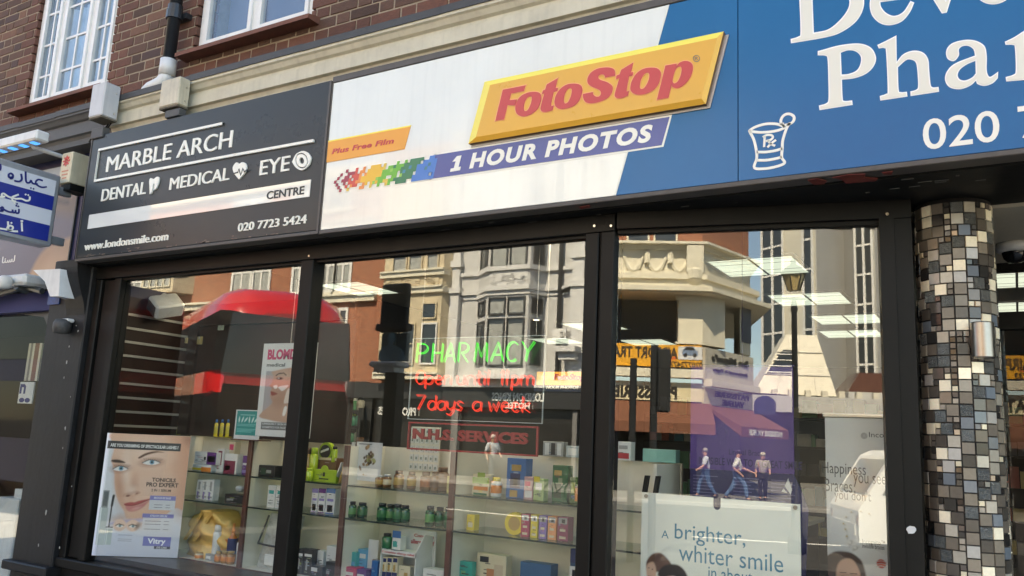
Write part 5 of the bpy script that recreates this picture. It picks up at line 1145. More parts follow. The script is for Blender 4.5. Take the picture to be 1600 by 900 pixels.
goods_box('tablet_box', 'cream patterned carton at the lower right of the allergy display', 622, 640, 902, 884, ZB0 + .02, y=.43, col='crm', bands=[(.1, .2, .4, .5, 'gold'), (.5, .4, .8, .7, 'gold')])
goods_box('white_pack', 'white carton right of the allergy display at the bottom', 660, 696, 905, 890, ZB0, y=.45, dep=.08, col='wht', bands=[(.1, .3, .7, .5, 'gry')])
# right bay
goods_box('tea_box', 'green and cream herbal carton at the left of the right bay', 737, 763, 773, 741, ZS1, y=.44, col='crm', bands=[(0, .55, 1, .85, (.2, .35, .05)), (.1, .25, .95, .42, 'org'), (.3, .85, .75, 1.08, (.25, .36, .06)), (.1, .02, .9, .12, 'grn')])
goods_bottle('supplement_jar', 'white jar with a yellow lid and orange label in the right bay', 775, 774, 15, 746, ZS1, y=.44, col='wht', lid='yel', lab='org', cat='jar')
bbx = goods_box('blue_toy_box', 'tall blue carton with a window and a rounded top in the right bay', 790, 820, 777, 716, ZS1, y=.46, dep=.07, col='blu', bands=[(.2, .25, .72, .62, 'navy'), (.25, .68, .75, .84, 'gold'), (.2, .03, .6, .2, 'gold'), (.35, .3, .6, .5, 'brn')])
goods_box('pink_box', 'pink and white carton with a yellow spot beside the tall blue carton', 818, 832, 777, 745, ZS1, y=.43, col=(.5, .3, .3), bands=[(.1, .1, .9, .4, 'wht'), (.1, .6, .7, .8, 'pnk')])
goods_box('green_pack', 'pale green and yellow pack in the right bay', 833, 849, 778, 748, ZS1, y=.43, col=(.35, .45, .2), bands=[(.2, .5, .8, .8, 'wht'), (0, .85, .6, 1.1, 'yel')])
goods_box('green_box', 'tall dark green carton with a gold label in the right bay', 862, 886, 781, 727, ZS1, y=.47, dep=.06, col=(.008, .11, .04), bands=[(.12, .72, .6, .86, 'gold'), (.12, .1, .6, .5, 'dkg')])
goods_box('fruit_tea_box', 'green and orange fruit patterned carton beside the double mullion', 890, 910, 783, 746, ZS1, y=.45, dep=.06, col=(.05, .12, .02), bands=[(.4, .1, 1, .6, 'org'), (.1, .4, .4, .8, (.3, .35, .05))])
goods_box('yellow_box', 'small yellow carton alone on the lower shelf of the right bay', 728, 740, 834, 804, ZS2, y=.44, col='yel', bands=[(.2, .2, .8, .5, 'crm')])
yd = thing('yellow_disc', 'round yellow tin standing on the lower shelf of the right bay', 'tin', (on(801, 835, .43)[0], .44, ZS2))
m = MB(); m.tube([(0, 0, .058), (0, .035, .058)], .057, 28, col=C('yel')); m.build('tin', VCOL, yd, world=False); m = MB(); m.tube([(0, -.001, .058), (0, .0, .058)], .035, 20, col=C('gold')); m.build('label', VCOL, yd, world=False)
for k, (x0, x1, c, lb) in enumerate([(813, 826, (.4, .03, .09), 'crimson slim carton beside the round yellow tin'), (828, 839, 'yel', 'yellow slim carton second in the row of five'), (841, 853, (.2, .13, .38), 'violet slim carton in the middle of the row of five'), (855, 868, (.75, .3, .12), 'orange slim carton fourth in the row of five'), (870, 887, (.22, .03, .08), 'maroon slim carton at the end of the row of five')]):
    goods_box('lozenge_box', lb, x0, x1, 840 + k * 1.5, 803 + k * 1.2, ZS2, y=.42, dep=.06, col=c, bands=[(.1, .72, .9, .96, 'wht' if k < 2 else 'gry'), (.2, .1, .8, .2, 'crm'), (.25, .4, .75, .5, 'crm'), (.4, .75, .7, .9, 'blk')], group='row of slim coloured cartons')
goods_box('teal_case', 'teal hanging pack at the bottom left of the right bay', 712, 737, 902, 877, ZB0, y=.45, dep=.04, col=(.01, .33, .27), bands=[(.35, .1, .6, .6, 'blk')])
goods_box('massager_box', 'large carton with an orange body picture at the bottom of the right bay', 744, 790, 904, 866, ZB0, y=.50, dep=.06, col='crm', bands=[(.1, .82, .4, .94, 'blk'), (.35, 0, .6, .7, (.5, .2, .08)), (.1, .1, .4, .5, (.4, .22, .1)), (.6, .4, .9, .8, (.5, .4, .28))])
goods_box('blue_carton', 'blue mottled carton lying at the bottom of the right bay', 812, 860, 905, 880, ZB0, y=.46, dep=.08, col=(.02, .1, .22), bands=[(.05, .3, .4, .7, 'gry'), (.5, .1, .9, .5, 'blu')])
goods_box('support_box', 'dark blue carton with a white strip beside the double mullion at the bottom', 890, 908, 905, 858, ZB0, y=.46, dep=.06, col=(.015, .06, .14), bands=[(0, .55, 1, .75, 'wht'), (.2, .6, .6, .7, 'blk'), (0, .8, 1, 1, 'navy')])
# things standing on top of the shelving
for k, x in enumerate((339, 348, 357)): goods_bottle('spray_can', ['left', 'middle', 'right'][k] + ' yellow and blue spray can on top of the shelving next to the teal card', x, 681, 7.5, 655, 1.5235, y=.60, col='yel', lid='blu', lab=(.5, .4, .05), shape='tall', group='yellow and blue spray cans')
goods_box('red_white_box', 'red and white carton on top of the shelving right of the double mullion', 962, 985, 716, 690, 1.5235, y=.6, dep=.06, col='wht', bands=[(.1, .1, .9, .4, 'red'), (.2, .6, .8, .8, 'gry')])
goods_box('teal_box', 'long pale teal carton on top of the shelving right of the double mullion', 1004, 1056, 720, 702, 1.5235, y=.6, dep=.06, col=(.18, .42, .36))
goods_box('grey_pack', 'row of pale boxed packs on top of the shelving left of the double mullion', 848, 880, 710, 690, 1.5235, y=.61, dep=.05, col='gry', bands=[(.1, .1, .3, .9, 'wht'), (.4, .1, .6, .9, 'blk'), (.7, .1, .9, .9, 'wht')])
goods_box('pale_pack', 'pale blue flat pack on top of the shelving beside the double mullion', 884, 912, 712, 697, 1.5235, y=.60, dep=.06, col=(.42, .48, .48), bands=[(.1, .2, .6, .8, 'wht')])
tb = goods_box('tan_box', 'small brown box with a gold edge by the orange tag on the slatted wall', 188, 214, 670, 650, 1.53, y=.3, dep=.07, col=(.32, .13, .04), bands=[(.0, .35, 1, .5, 'crm'), (.35, .5, .65, 1, 'blk')])
goods_bottle('pale_bottle', 'slim pale bottle on the wood ledge under the partition', 270, 684, 5, 660, 1.5235, y=.58, col='crm', lid='crm', lab=None, shape='tall')
goods_bottle('pale_bottle', 'slim olive bottle on the wood ledge under the partition', 278, 684, 5, 662, 1.5235, y=.58, col=(.3, .3, .12), lid='gold', lab=None, shape='tall')
# card chart
cc_ = thing('card_chart', 'white chart of small boxed cards hanging behind the red services sign', 'card display', (on(660, 735, .6)[0], .6, 1.52))
a, b = on(638, 735, .62), on(688, 668, .62); MB().box(a[0], b[0], .625, .63, a[2], b[2]).build('backing', CREAMB, cc_)
for r in range(5):
    for c in range(6):
        wx = (b[0] - a[0]) / 6; hz = (b[2] - a[2]) / 5; xx = a[0] + c * wx; zz = a[2] + r * hz
        m = MB(); m.box(xx + wx * .1, xx + wx * .85, .619, .6245, zz + hz * .12, zz + hz * .86, col=C('wht')); m.box(xx + wx * .3, xx + wx * .65, .6185, .619, zz + hz * .3, zz + hz * .6, col=(.2, .24, .2)); m.build('card', VCOL, cc_)
# deep gondola with rows of green bottles
gy = 1.9; gx0, gx1 = on(486, 690, gy)[0], on(556, 690, gy)[0]
gd = thing('gondola', 'black shop gondola of green and white bottles seen left of the neon sign', 'shelving', ((gx0 + gx1) / 2, gy, 0))
m = MB(); m.box(gx0, gx1, gy + .25, gy + .28, .1, 1.75); zz_ = [on(520, q, gy)[2] for q in (640, 664, 690)]
for z in zz_: m.box(gx0, gx1, gy, gy + .25, z - .02, z)
m.box(gx0 - .02, gx0, gy, gy + .28, .1, 1.8); m.box(gx1, gx1 + .02, gy, gy + .28, .1, 1.8); m.build('frame', mat('black_metal_shelf', (.015, .015, .016), rough=.4), gd)
for r, z in enumerate(zz_):
    for k in range(8):
        x = gx0 + (k + .5) * (gx1 - gx0) / 8; h = .10 + .01 * (k % 3)
        t = thing('shampoo_bottle', '%s bottle on the %s row of the black gondola' % (['first', 'second', 'third', 'fourth', 'fifth', 'sixth', 'seventh', 'eighth'][k], ['top', 'middle', 'bottom'][r]), 'bottle', (x, gy + .06, z), group='bottles on the black gondola')
        c = [(.02, .2, .09), (.3, .36, .3), (.05, .25, .1), (.45, .42, .35)][(k + r) % 4] if r != 1 else [(.01, .25, .15), (.05, .3, .2)][k % 2]
        MB().lathe([(.030, .0005), (.034, .006), (.034, h * .7), (.014, h * .82)], 0, 0, 10, col=c).build('body', VCOL, t, world=False, smooth=True)
        MB().lathe([(.018, h * .80), (.018, h)], 0, 0, 10, col=[C('wht'), C('lim'), C('blk')][(k * 2 + r) % 3]).build('cap', VCOL, t, world=False)
# counter and dark figure board deeper in
ct = thing('shop_counter', 'dark shop counter deep inside behind the neon sign', 'counter', (-2.8, 4.2, 0)); m = MB(); m.box(-4.2, -1.6, 4.2, 4.8, .004, 1.0); m.build('body', DARKIN, ct); MB().box(-4.25, -1.55, 4.15, 4.85, 1.001, 1.04, bev=.005).build('worktop', CREAMB, ct)
for k, (x, lab) in enumerate([(-3.3, 'computer monitor on the left of the dark counter'), (-2.2, 'computer monitor on the right of the dark counter')]):
    t = thing('monitor', lab, 'monitor', (x, 4.4, 1.04)); MB().box(x - .24, x + .24, 4.4, 4.43, 1.14, 1.46, bev=.006).build('screen', mat('black_plastic', (.012, .012, .012), rough=.3), t); m = MB(); m.box(x - .03, x + .03, 4.42, 4.44, 1.045, 1.2); m.box(x - .1, x + .1, 4.36, 4.5, 1.041, 1.05); m.build('stand', mat('black_plastic', (0, 0, 0)), t)
wt = thing('wall_shelving', 'tall dark wall shelving of medicines at the back of the shop', 'shelving', (-1.5, 9.2, 0)); m = MB(); m2 = MB(); random.seed(12)
m.box(-5, 2.6, 9.3, 9.39, .1, 2.3)
for z in (.5, .9, 1.3, 1.7, 2.1):
    m.box(-5, 2.6, 9.0, 9.3, z - .03, z); x = -4.9
    while x < 2.5:
        w = random.uniform(.06, .22); c = random.choice([(.5, .5, .48), (.05, .2, .3), (.4, .1, .08), (.1, .3, .15), (.55, .45, .2), (.3, .3, .32), (.08, .08, .1)]); m2.box(x, x + w - .01, 9.02, 9.2, z, z + random.uniform(.1, .28), col=c); x += w
m.build('shelf', DARKIN, wt); s_ = m2.build('stock', VCOL, wt); s_['kind'] = 'stuff'
# ------------------------------------------------------------------ posters, neon, banners
pa, pb = np.array([onz(143, 868, .756)[0], onz(143, 868, .756)[1]]), np.array([onz(277, 872, .756)[0], onz(277, 872, .756)[1]])
vw = np.linalg.norm(pb - pa); ang = math.atan2(pb[1] - pa[1], pb[0] - pa[0]); vh = 1.522 - .757
vp = thing('lash_poster', 'cosmetics poster of a woman\'s face and mascara standing in the left window', 'poster', (pa[0], pa[1], .757), rz=ang)
MB().box(0, vw, .002, .012, 0, vh).build('board', WHITEP, vp, world=False)
A = Art(vw, vh, 190, 'd9dadf'); s = vw / 535.0   # poster units: 535 wide, 765 high, measured in the photograph
def S(pts): return [(x * s, y * s, *r) for x, y, *r in pts]
A.grad('a9aecb', lambda X, Y: (Y / vh - .6) * 1.2)
A.poly(S([(48, -10), (55, 90), (45, 170), (60, 215), (75, 260), (85, 330), (105, 400), (130, 450), (165, 500), (185, 545), (230, 560), (300, 545), (380, 560), (480, 470), (560, 440), (560, -20)]), 'e2b59c', .006)
A.poly(S([(560, -20), (430, -20), (470, 120), (500, 300), (500, 470), (560, 470)]), 'c98f74', .07, .8)
A.poly(S([(100, 545), (160, 520), (240, 560), (330, 545), (300, 600), (120, 600)]), 'cfae9f', .02, .8)
A.ell(250 * s, 120 * s, 130 * s, 80 * s, 'ecd6c8', .8, 0, .55); A.ell(330 * s, 330 * s, 90 * s, 80 * s, 'ebcfc0', .9, 0, .5); A.ell(150 * s, 260 * s, 26 * s, 110 * s, 'efdbce', .8, -.1, .6)
A.ell(120 * s, 350 * s, 30 * s, 120 * s, 'b47f66', .9, -.22, .55); A.ell(205 * s, 350 * s, 22 * s, 60 * s, 'bb886f', .9, .1, .5)
A.poly(S([(48, 175), (85, 170), (125, 180), (135, 190), (100, 192), (55, 188)]), '33201a', .004, .95); A.poly(S([(215, 150), (260, 120), (320, 105), (372, 112), (330, 114), (270, 132), (225, 157)]), '55342a', .004, .95)
for ex, ey, w_ in ((110, 228, 46), (300, 180, 56)):
    A.ell(ex * s, ey * s, w_ * 1.25 * s, 26 * s, '9a6a58', .5, -.1, .65); A.poly(S([(ex - w_, ey + 4), (ex - w_ * .3, ey - 17), (ex + w_ * .4, ey - 15), (ex + w_, ey - 2), (ex + w_ * .4, ey + 14), (ex - w_ * .4, ey + 15)]), 'e6e2df', .003)
    A.ell((ex + 4) * s, (ey - 2) * s, 15 * s, 15 * s, '6f9bb0', .15); A.ell((ex + 4) * s, (ey - 2) * s, 6.5 * s, 6.5 * s, '141414', .2)
    A.line(S([(ex - w_, ey + 4), (ex - w_ * .3, ey - 17), (ex + w_ * .4, ey - 15), (ex + w_, ey - 2)]), 5 * s, '2b1d18', .003)
    for k in range(9): t = k / 8; bx, by = ex - w_ * .7 + 1.6 * w_ * t, ey - 14 + 8 * abs(t - .45); A.line(S([(bx, by), (bx + (t - .4) * 30, by - 15)]), 1.8 * s, '2b1d18', .0015)
A.poly(S([(150, 405), (165, 390), (190, 398), (215, 380), (245, 385), (252, 375), (235, 368), (205, 372), (175, 380), (150, 395)]), 'a9796a', .006, .6); A.ell(178 * s, 400 * s, 14 * s, 7 * s, '7d4c40', .4, -.2, .9); A.ell(232 * s, 385 * s, 10 * s, 5 * s, '8d5a4c', .4, -.3, .7); A.ell(195 * s, 360 * s, 26 * s, 24 * s, 'ecd3c6', .7, 0, .6)
A.poly(S([(160, 452), (200, 440), (225, 440), (250, 430), (310, 415), (325, 414), (280, 440), (230, 462), (180, 468)]), 'b04e4c', .004); A.poly(S([(175, 468), (230, 463), (285, 440), (318, 420), (290, 462), (250, 490), (205, 500), (180, 488)]), 'c9807a', .005); A.line(S([(165, 458), (215, 460), (260, 446), (318, 417)]), 3 * s, '6e2f30', .002); A.ell(240 * s, 478 * s, 28 * s, 8 * s, 'e3aaa2', .7, -.35, .7)
A.poly(S([(535, 60), (500, 20), (560, -10), (560, 90)]), '9c6b58', .03, .8)
A.rect(10 * s, 50 * s, 478 * s, 100 * s, '3a3a3c')
A.rect(20 * s, 370 * s, 60 * s, 480 * s, '8f9392'); A.rect(26 * s, 378 * s, 54 * s, 470 * s, '5d6162', .8); A.rect(14 * s, 480 * s, 66 * s, 715 * s, 'b3bcbb'); A.rect(18 * s, 480 * s, 28 * s, 715 * s, 'd9dedc', .7); A.rect(70 * s, 610 * s, 108 * s, 712 * s, 'a9b4b0'); A.rect(74 * s, 610 * s, 82 * s, 712 * s, 'd5dbd8', .8)
A.line(S([(86, 410), (84, 600)]), 9 * s, '1b1b1d', .002); A.line(S([(90, 402), (86, 465)]), 15 * s, '151517', .003); A.rect(64 * s, 598 * s, 108 * s, 606 * s, '141416')
A.poly(S([(100, 570), (200, 552), (330, 540), (330, 552), (200, 566), (100, 585)]), '8d8fc4', .01, .8)
for ex in (150, 232):
    A.ell(ex * s, 588 * s, 40 * s, 38 * s, 'dcb8a6', .12); A.ell(ex * s, 592 * s, 22 * s, 9 * s, 'e8e4e0', .2); A.ell((ex + 2) * s, 591 * s, 9 * s, 9 * s, '5f7f86', .2); A.line(S([(ex - 24, 590), (ex - 5, 580), (ex + 24, 588)]), 6 * s, '2a1c18', .003)
A.ell(262 * s, 590 * s, 14 * s, 22 * s, '2a1c18', .6, .5, .7)
A.rect(318 * s, 392 * s, 482 * s, 420 * s, '8784bd'); A.rect(318 * s, 420 * s, 482 * s, 482 * s, 'd3d2d6'); A.rect(285 * s, 508 * s, 484 * s, 534 * s, '8784bd'); A.rect(290 * s, 534 * s, 484 * s, 620 * s, 'd0d0d6', .8)
A.rect(308 * s, 652 * s, 484 * s, 712 * s, '6f70b2'); A.rect(380 * s, 712 * s, 484 * s, 730 * s, '343448')
for y in (448, 466): A.rect(350 * s, y * s, 402 * s, (y + 4) * s, '55555c'); A.rect(424 * s, y * s, 452 * s, (y + 4) * s, '55555c')
for y in (554, 574, 604): A.rect(305 * s, y * s, 405 * s, (y + 4) * s, '4d4d54'); A.rect(424 * s, y * s, 458 * s, (y + 4) * s, '4d4d54')
for y in (648, 672, 684): A.rect(150 * s, y * s, 235 * s, (y + 3) * s, '7c7c88')
A.build('print', vp, Vector(WM[vp.name] @ Vector((0, 0, vh))), (math.cos(ang), math.sin(ang), 0), (0, 0, 1), PRINT, off=.0005)
U = (math.cos(ang), math.sin(ang), 0); O_ = np.array(WM[vp.name] @ Vector((0, 0, 0))); W_ = (0, 0, 1)
def P_(s_, x0, y0, x1, y1, c, bold=.02):   # poster writing, box in poster units from the top left
    m = MB(); write_uv(s_, O_, U, W_, m, (x0 * s, vh - y1 * s), (x1 * s, vh - y0 * s), .0006, bold, col=lin(c)); m.build('lettering', VCOL, vp)
P_('ARE YOU DREAMING OF SPECTACULAR LASHES ?', 28, 66, 462, 88, 'e6e6e6', .03); P_('TONICILS', 318, 277, 470, 303, '54443f', .03); P_('PRO EXPERT', 286, 308, 490, 336, '54443f', .03); P_('2 IN 1 SERUM', 322, 350, 446, 366, '54443f'); P_('Vitry', 336, 664, 450, 708, 'f2f2f6', .03); P_('EYE CARE', 398, 715, 462, 727, 'dddddd'); P_('BROCHURE BASE', 345, 400, 452, 413, 'e8e8f0'); P_('EYELASH SERUM', 335, 515, 440, 528, 'e8e8f0')

yb_ = .2; a, b = on(415, 537, yb_), on(485, 684, yb_); bx0_, bx1_ = on(413, 537, yb_)[0], on(496, 535, yb_)[0]; bz1_, bz0_ = 2.108, 1.553
bp2 = thing('hanging_poster', 'white skin care poster of a woman in profile hanging behind the first mullion', 'poster', (bx0_, yb_, bz0_))
MB().box(bx0_, bx1_, yb_, yb_ + .008, bz0_, bz1_).build('board', WHITEP, bp2)
w_, h_ = bx1_ - bx0_, bz1_ - bz0_; A = Art(w_, h_, 110, 'd0cfcb'); sx_, sz_ = w_ / 370., h_ / 660.
def S2(pts): return [(x * sx_, y * sz_, *r) for x, y, *r in pts]
A.rect(35 * sx_, 200 * sz_, 300 * sx_, 535 * sz_, '8b8688'); A.grad('a9a2a2', lambda X, Y: ((X > 35 * sx_) & (X < 120 * sx_) & (Y > 200 * sz_) & (Y < 535 * sz_)) * .8)
clipx = lambda pts: S2([(min(max(x, 35), 300), min(max(y, 200), 535), *r) for x, y, *r in pts])
A.poly(clipx([(88, 200), (92, 240), (82, 285), (70, 300), (74, 312), (86, 318), (80, 345), (84, 358), (78, 372), (86, 395), (100, 425), (60, 470), (35, 490), (35, 535), (300, 535), (300, 200)]), 'b58f7b', .004)
A.ell(150 * sx_, 250 * sz_, 70 * sx_, 40 * sz_, 'cdaa96', .8, 0, .6); A.ell(170 * sx_, 480 * sz_, 100 * sx_, 40 * sz_, 'c9a48e', .8, 0, .5)
A.line(S2([(108, 232), (125, 218), (160, 214), (178, 228)]), 8 * sz_, '3a2a24', .003); A.ell(135 * sx_, 252 * sz_, 22 * sx_, 9 * sz_, '2c2422', .4); A.ell(128 * sx_, 250 * sz_, 8 * sx_, 5 * sz_, 'b9b5ae', .4); A.poly(S2([(72, 300), (100, 312), (118, 305), (110, 325), (86, 322)]), 'a17a68', .004, .5)
A.poly(S2([(95, 306), (120, 300), (125, 318), (108, 325)]), 'e6e2dc', .003); A.poly(S2([(135, 310), (200, 300), (165, 340), (140, 325)]), 'e6e2dc', .003); A.poly(S2([(82, 345), (110, 350), (130, 362), (95, 375), (84, 362)]), '8f3b35', .003)
A.poly(S2([(100, 400), (180, 340), (200, 430), (140, 480)]), '9c7562', .04, .5)
for k in range(4): A.poly(S2([(196 + k * 14, 330 + k * 14), (212 + k * 14, 334 + k * 14), (196 + k * 9, 420), (180 + k * 9, 415)]), 'd9c8ba', .003)
A.poly(S2([(188, 450), (205, 455), (195, 510), (178, 505)]), 'e2dcd4', .003); A.poly(S2([(240, 200), (300, 200), (300, 300), (265, 260)]), '6a4a3a', .02, .6)
A.rect(35 * sx_, 560 * sz_, 300 * sx_, 612 * sz_, '6f6d6b')
A.build('print', bp2, (bx0_, yb_, bz1_), (1, 0, 0), (0, 0, 1), PRINT)
def B_(s_, x0, y0, x1, y1, c, bold=.02):
    m = MB(); write(s_, (bx0_ + x0 * sx_, bz1_ - y1 * sz_), (bx0_ + x1 * sx_, bz1_ - y0 * sz_), yb_ - .0015, .0006, m, bold=bold, col=lin(c)); m.build('lettering', VCOL, bp2)
B_('BLOMDAHL', 35, 42, 350, 118, 'c23a68', .05); B_('medical', 35, 142, 165, 168, '555555'); B_('UNIQUELY SKIN FRIENDLY', 45, 566, 290, 582, 'cccccc'); B_('COSMETICS FOR FACE AND EARS', 45, 590, 290, 604, 'cccccc')
MB().tube([((bx0_ + bx1_) / 2, yb_ + .004, bz1_), ((bx0_ + bx1_) / 2, yb_ + .004, 2.6)], .0018, 5).build('hanging_wire', ALU, bp2)
tx0, tx1 = on(365, 678, .33)[0], on(404, 678, .33)[0]; tz0, tz1 = on(380, 680, .33)[2], on(385, 642, .33)[2]
tc_ = thing('teal_card', 'teal printed show card beside the hanging skin care poster', 'show card', (tx0, .33, tz0))
MB().box(tx0, tx1, .333, .338, tz0 - .03, tz1 + .006).build('board', WHITEP, tc_); A = Art(tx1 - tx0 - .02, tz1 - tz0, 50, '1c8a86'); hh_ = tz1 - tz0
for k in range(6): A.rect(.01, hh_ * (.55 + k * .06), A.w * (.9 - .1 * (k % 3)), hh_ * (.57 + k * .06), '7cc4bf', .7)
for k in range(6): A.ell(A.w * (.12 + k * .15), hh_ * .36, .006, .018, 'c9e2de', .4, .4 * (k % 3))
A.rect(.03, hh_ * .14, A.w * .8, hh_ * .18, '9fd3cf', .8); A.build('print', tc_, (tx0 + .012, .333, tz1), (1, 0, 0), (0, 0, 1), PRINT)
MB().box(tx0 + .01, tx1 + .04, .30, .40, 1.525, tz0 - .0305).build('stand', WOOD2, tc_)

# white camera-like speaker hanging at the top left of the window
sp = thing('hanging_speaker', 'white box speaker on a bracket in the top left corner of the left window', 'speaker', on(262, 470, .3))
zS = lambda x, y: (180 + x / 3.2156, 400 + y / 3.2143)
c0 = on(*zS(262, 250), .3)
m = MB(); mt = Matrix.Translation(Vector(c0)) @ Matrix.Rotation(math.radians(38), 4, 'Y') @ Matrix.Rotation(math.radians(20), 4, 'X')
b_ = MB().box(-.075, .075, -.11, .09, -.055, .055, bev=.014); b_.v = [tuple(mt @ Vector(v)) for v in b_.v]; b_.build('housing', WHITEP, sp)
b_ = MB().box(-.055, .055, -.118, -.112, -.04, .04, bev=.004); b_.v = [tuple(mt @ Vector(v)) for v in b_.v]; b_.build('grille', mat('dark_grille', (.05, .05, .05), rough=.7), sp)
t0_ = on(*zS(190, 165), .34); m = MB(); m.tube([t0_ + np.array([-.01, .05, .08]), t0_, c0 + np.array([-.02, .03, .02])], [.03, .035, .04], 12); m.build('bracket', WHITEP, sp, smooth=True)

# neon opening sign
YN = .12; zN = lambda x, y: (620 + x / 4.091, 500 + y / 4.091)
ns_ = thing('neon_sign', 'green and red neon pharmacy opening hours sign on clear acrylic', 'neon sign', on(740, 660, YN))
a, b = on(*zN(50, 628), YN), on(*zN(930, 95), YN); ax0, ax1, az0, az1 = a[0], b[0], a[2], b[2]
m = MB(); m.box(ax0, ax1, YN + .03, YN + .035, az0, az1); m.build('acrylic_panel', glass('clear_acrylic', .03, (.93, .95, .94)), ns_)
m = MB(); e = .003
m.box(ax0 - e, ax0, YN + .028, YN + .037, az0 - e, az1 + e); m.box(ax1, ax1 + e, YN + .028, YN + .037, az0 - e, az1 + e); m.box(ax0, ax1, YN + .028, YN + .037, az0 - e, az0); m.box(ax0, ax1, YN + .028, YN + .037, az1, az1 + e); m.build('panel_edge', mat('acrylic_edge', (.45, .48, .46), rough=.2), ns_)
m = MB()
for x in (ax0 + .05, ax1 - .05): m.tube([(x, YN + .03, az1), (x, YN + .03, 2.62)], .0015, 5)
m.build('hanging_wire', ALU, ns_)
arc = lambda cx, cy, rx, ry, a0, a1, n=12: [(cx + rx * math.cos(math.radians(a0 + (a1 - a0) * i / n)), cy + ry * math.sin(math.radians(a0 + (a1 - a0) * i / n))) for i in range(n + 1)]
LT = {'P': [[(0, 0), (0, 1)] + arc(.4, .74, .6, .26, 90, -90) + [(0, .48)]], 'H': [[(0, 1), (0, 0)], [(0, .5), (1, .5)], [(1, 1), (1, 0)]], 'A': [[(0, 0), (.5, 1), (1, 0)], [(.2, .35), (.8, .35)]], 'R': [[(0, 0), (0, 1)] + arc(.4, .74, .55, .26, 90, -90) + [(.3, .48), (1, 0)]],
      'M': [[(0, 0), (.12, 1), (.5, .25), (.88, 1), (1, 0)]], 'C': [arc(.55, .5, .5, .5, 50, 310, 18)], 'Y': [[(0, 1), (.5, .5), (1, 1)], [(.5, .5), (.4, 0)]], 'O': [arc(.5, .5, .5, .5, 90, 450, 20)],
      'p': [[(0, .62), (0, -.32)], arc(.42, .31, .45, .31, 150, -150, 14)], 'e': [[(.08, .34), (.95, .34)] + arc(.5, .31, .45, .31, 8, 320, 14)], 'n': [[(0, 0), (0, .62)], [(0, .4)] + arc(.5, .36, .45, .26, 150, 0, 8) + [(.95, 0)]], 'u': [[(0, .62)] + arc(.45, .26, .45, .26, 180, 340, 8) + [(.92, .62), (.95, 0)]],
      't': [[(.35, .95), (.35, .15), (.6, 0), (.9, .05)], [(0, .62), (.9, .62)]], 'i': [[(.5, .62), (.5, 0)], [(.5, .85), (.5, .9)]], 'l': [[(.5, 1), (.5, 0)]], '1': [[(0, .75), (.6, 1), (.6, 0)]], 'm': [[(0, 0), (0, .62)], [(0, .42)] + arc(.25, .4, .24, .22, 150, 0, 6) + [(.49, 0)], [(.49, .42)] + arc(.74, .4, .24, .22, 150, 0, 6) + [(.98, 0)]],
      '7': [[(0, 1), (1, 1), (.3, 0)]], 'd': [[(.95, 1), (.95, 0)], arc(.5, .31, .45, .31, 30, 330, 14)], 'a': [arc(.48, .31, .45, .31, 40, 330, 14), [(.93, .62), (.95, .0)]], 'y': [[(0, .62), (.1, .2), (.45, .02), (.85, .2)], [(.95, .62), (.85, -.1), (.45, -.34), (.05, -.25)]], 's': [[(.9, .52), (.5, .63), (.12, .5), (.35, .34), (.8, .2), (.6, .0), (.05, .08)]],
      'w': [[(0, .62), (.22, 0), (.5, .5), (.75, 0), (1, .62)]], 'k': [[(0, 1), (0, 0)], [(.9, .62), (.05, .28), (.95, 0)]]}
GRN = lamp_mat('green_neon_glow', (.02, 1.0, .07), .24); REDN = lamp_mat('red_neon_glow', (1.0, .06, .04), .26)
def neon(line, boxes, base, top, mat_, name):
    m = MB(); x0z, x1z = boxes[0][0], boxes[-1][1]
    for ch, (u0, u1) in zip(line, boxes):
        by = base[0] + (base[1] - base[0]) * (u0 - x0z) / (x1z - x0z); ty = top[0] + (top[1] - top[0]) * (u0 - x0z) / (x1z - x0z)
        for st in LT[ch]:
            for off in (-.004, .004):
                pts = [on(*zN(u0 + (u1 - u0) * x + .10 * (by - ty) * y, by + (ty - by) * y), YN) for x, y in st]
                m.tube([p + np.array([off, 0, -off * .7]) for p in pts], .0021, 6)
    return m.build(name, mat_, ns_, smooth=True)
neon('PHARMACY', [(125, 190), (225, 285), (302, 372), (392, 452), (495, 575), (600, 680), (695, 770), (792, 870)], (270, 262), (152, 138), GRN, 'green_tube')
neon('Openuntil11pm', [(120, 178), (183, 235), (243, 290), (300, 347), (385, 433), (448, 500), (508, 545), (552, 565), (572, 592), (660, 680), (690, 710), (735, 780), (792, 872)], (410, 418), (325, 318), REDN, 'red_tube')
neon('7daysaweek', [(120, 175), (195, 248), (256, 310), (318, 370), (376, 424), (482, 540), (585, 650), (665, 718), (732, 785), (800, 850)], (572, 590), (482, 492), REDN, 'red_tube')
hs = thing('services_sign', 'red framed NHS services sign in red letters under the neon', 'sign', on(740, 705, YN))
a, b = on(*zN(72, 815), YN), on(*zN(893, 692), YN); m = MB(); RDP = mat('red_sign_plastic', (.30, .018, .02), rough=.35); e = .009
m.box(a[0] - e, a[0], YN, YN + .012, a[2], b[2]); m.box(b[0], b[0] + e, YN, YN + .012, a[2], b[2]); m.box(a[0] - e, b[0] + e, YN, YN + .012, a[2] - e, a[2]); m.box(a[0] - e, b[0] + e, YN, YN + .012, b[2], b[2] + e); m.build('frame', RDP, hs)
m = MB(); write_px('N.H.S. SERVICES', zN(105, 760), zN(845, 722), YN + .008, .010, m, bold=.05); m.build('lettering', RDP, hs)
m = MB(); m.box(a[0], b[0], YN + .009, YN + .012, a[2], b[2]); m.build('clear_backing', glass('clear_acrylic', .03), hs)
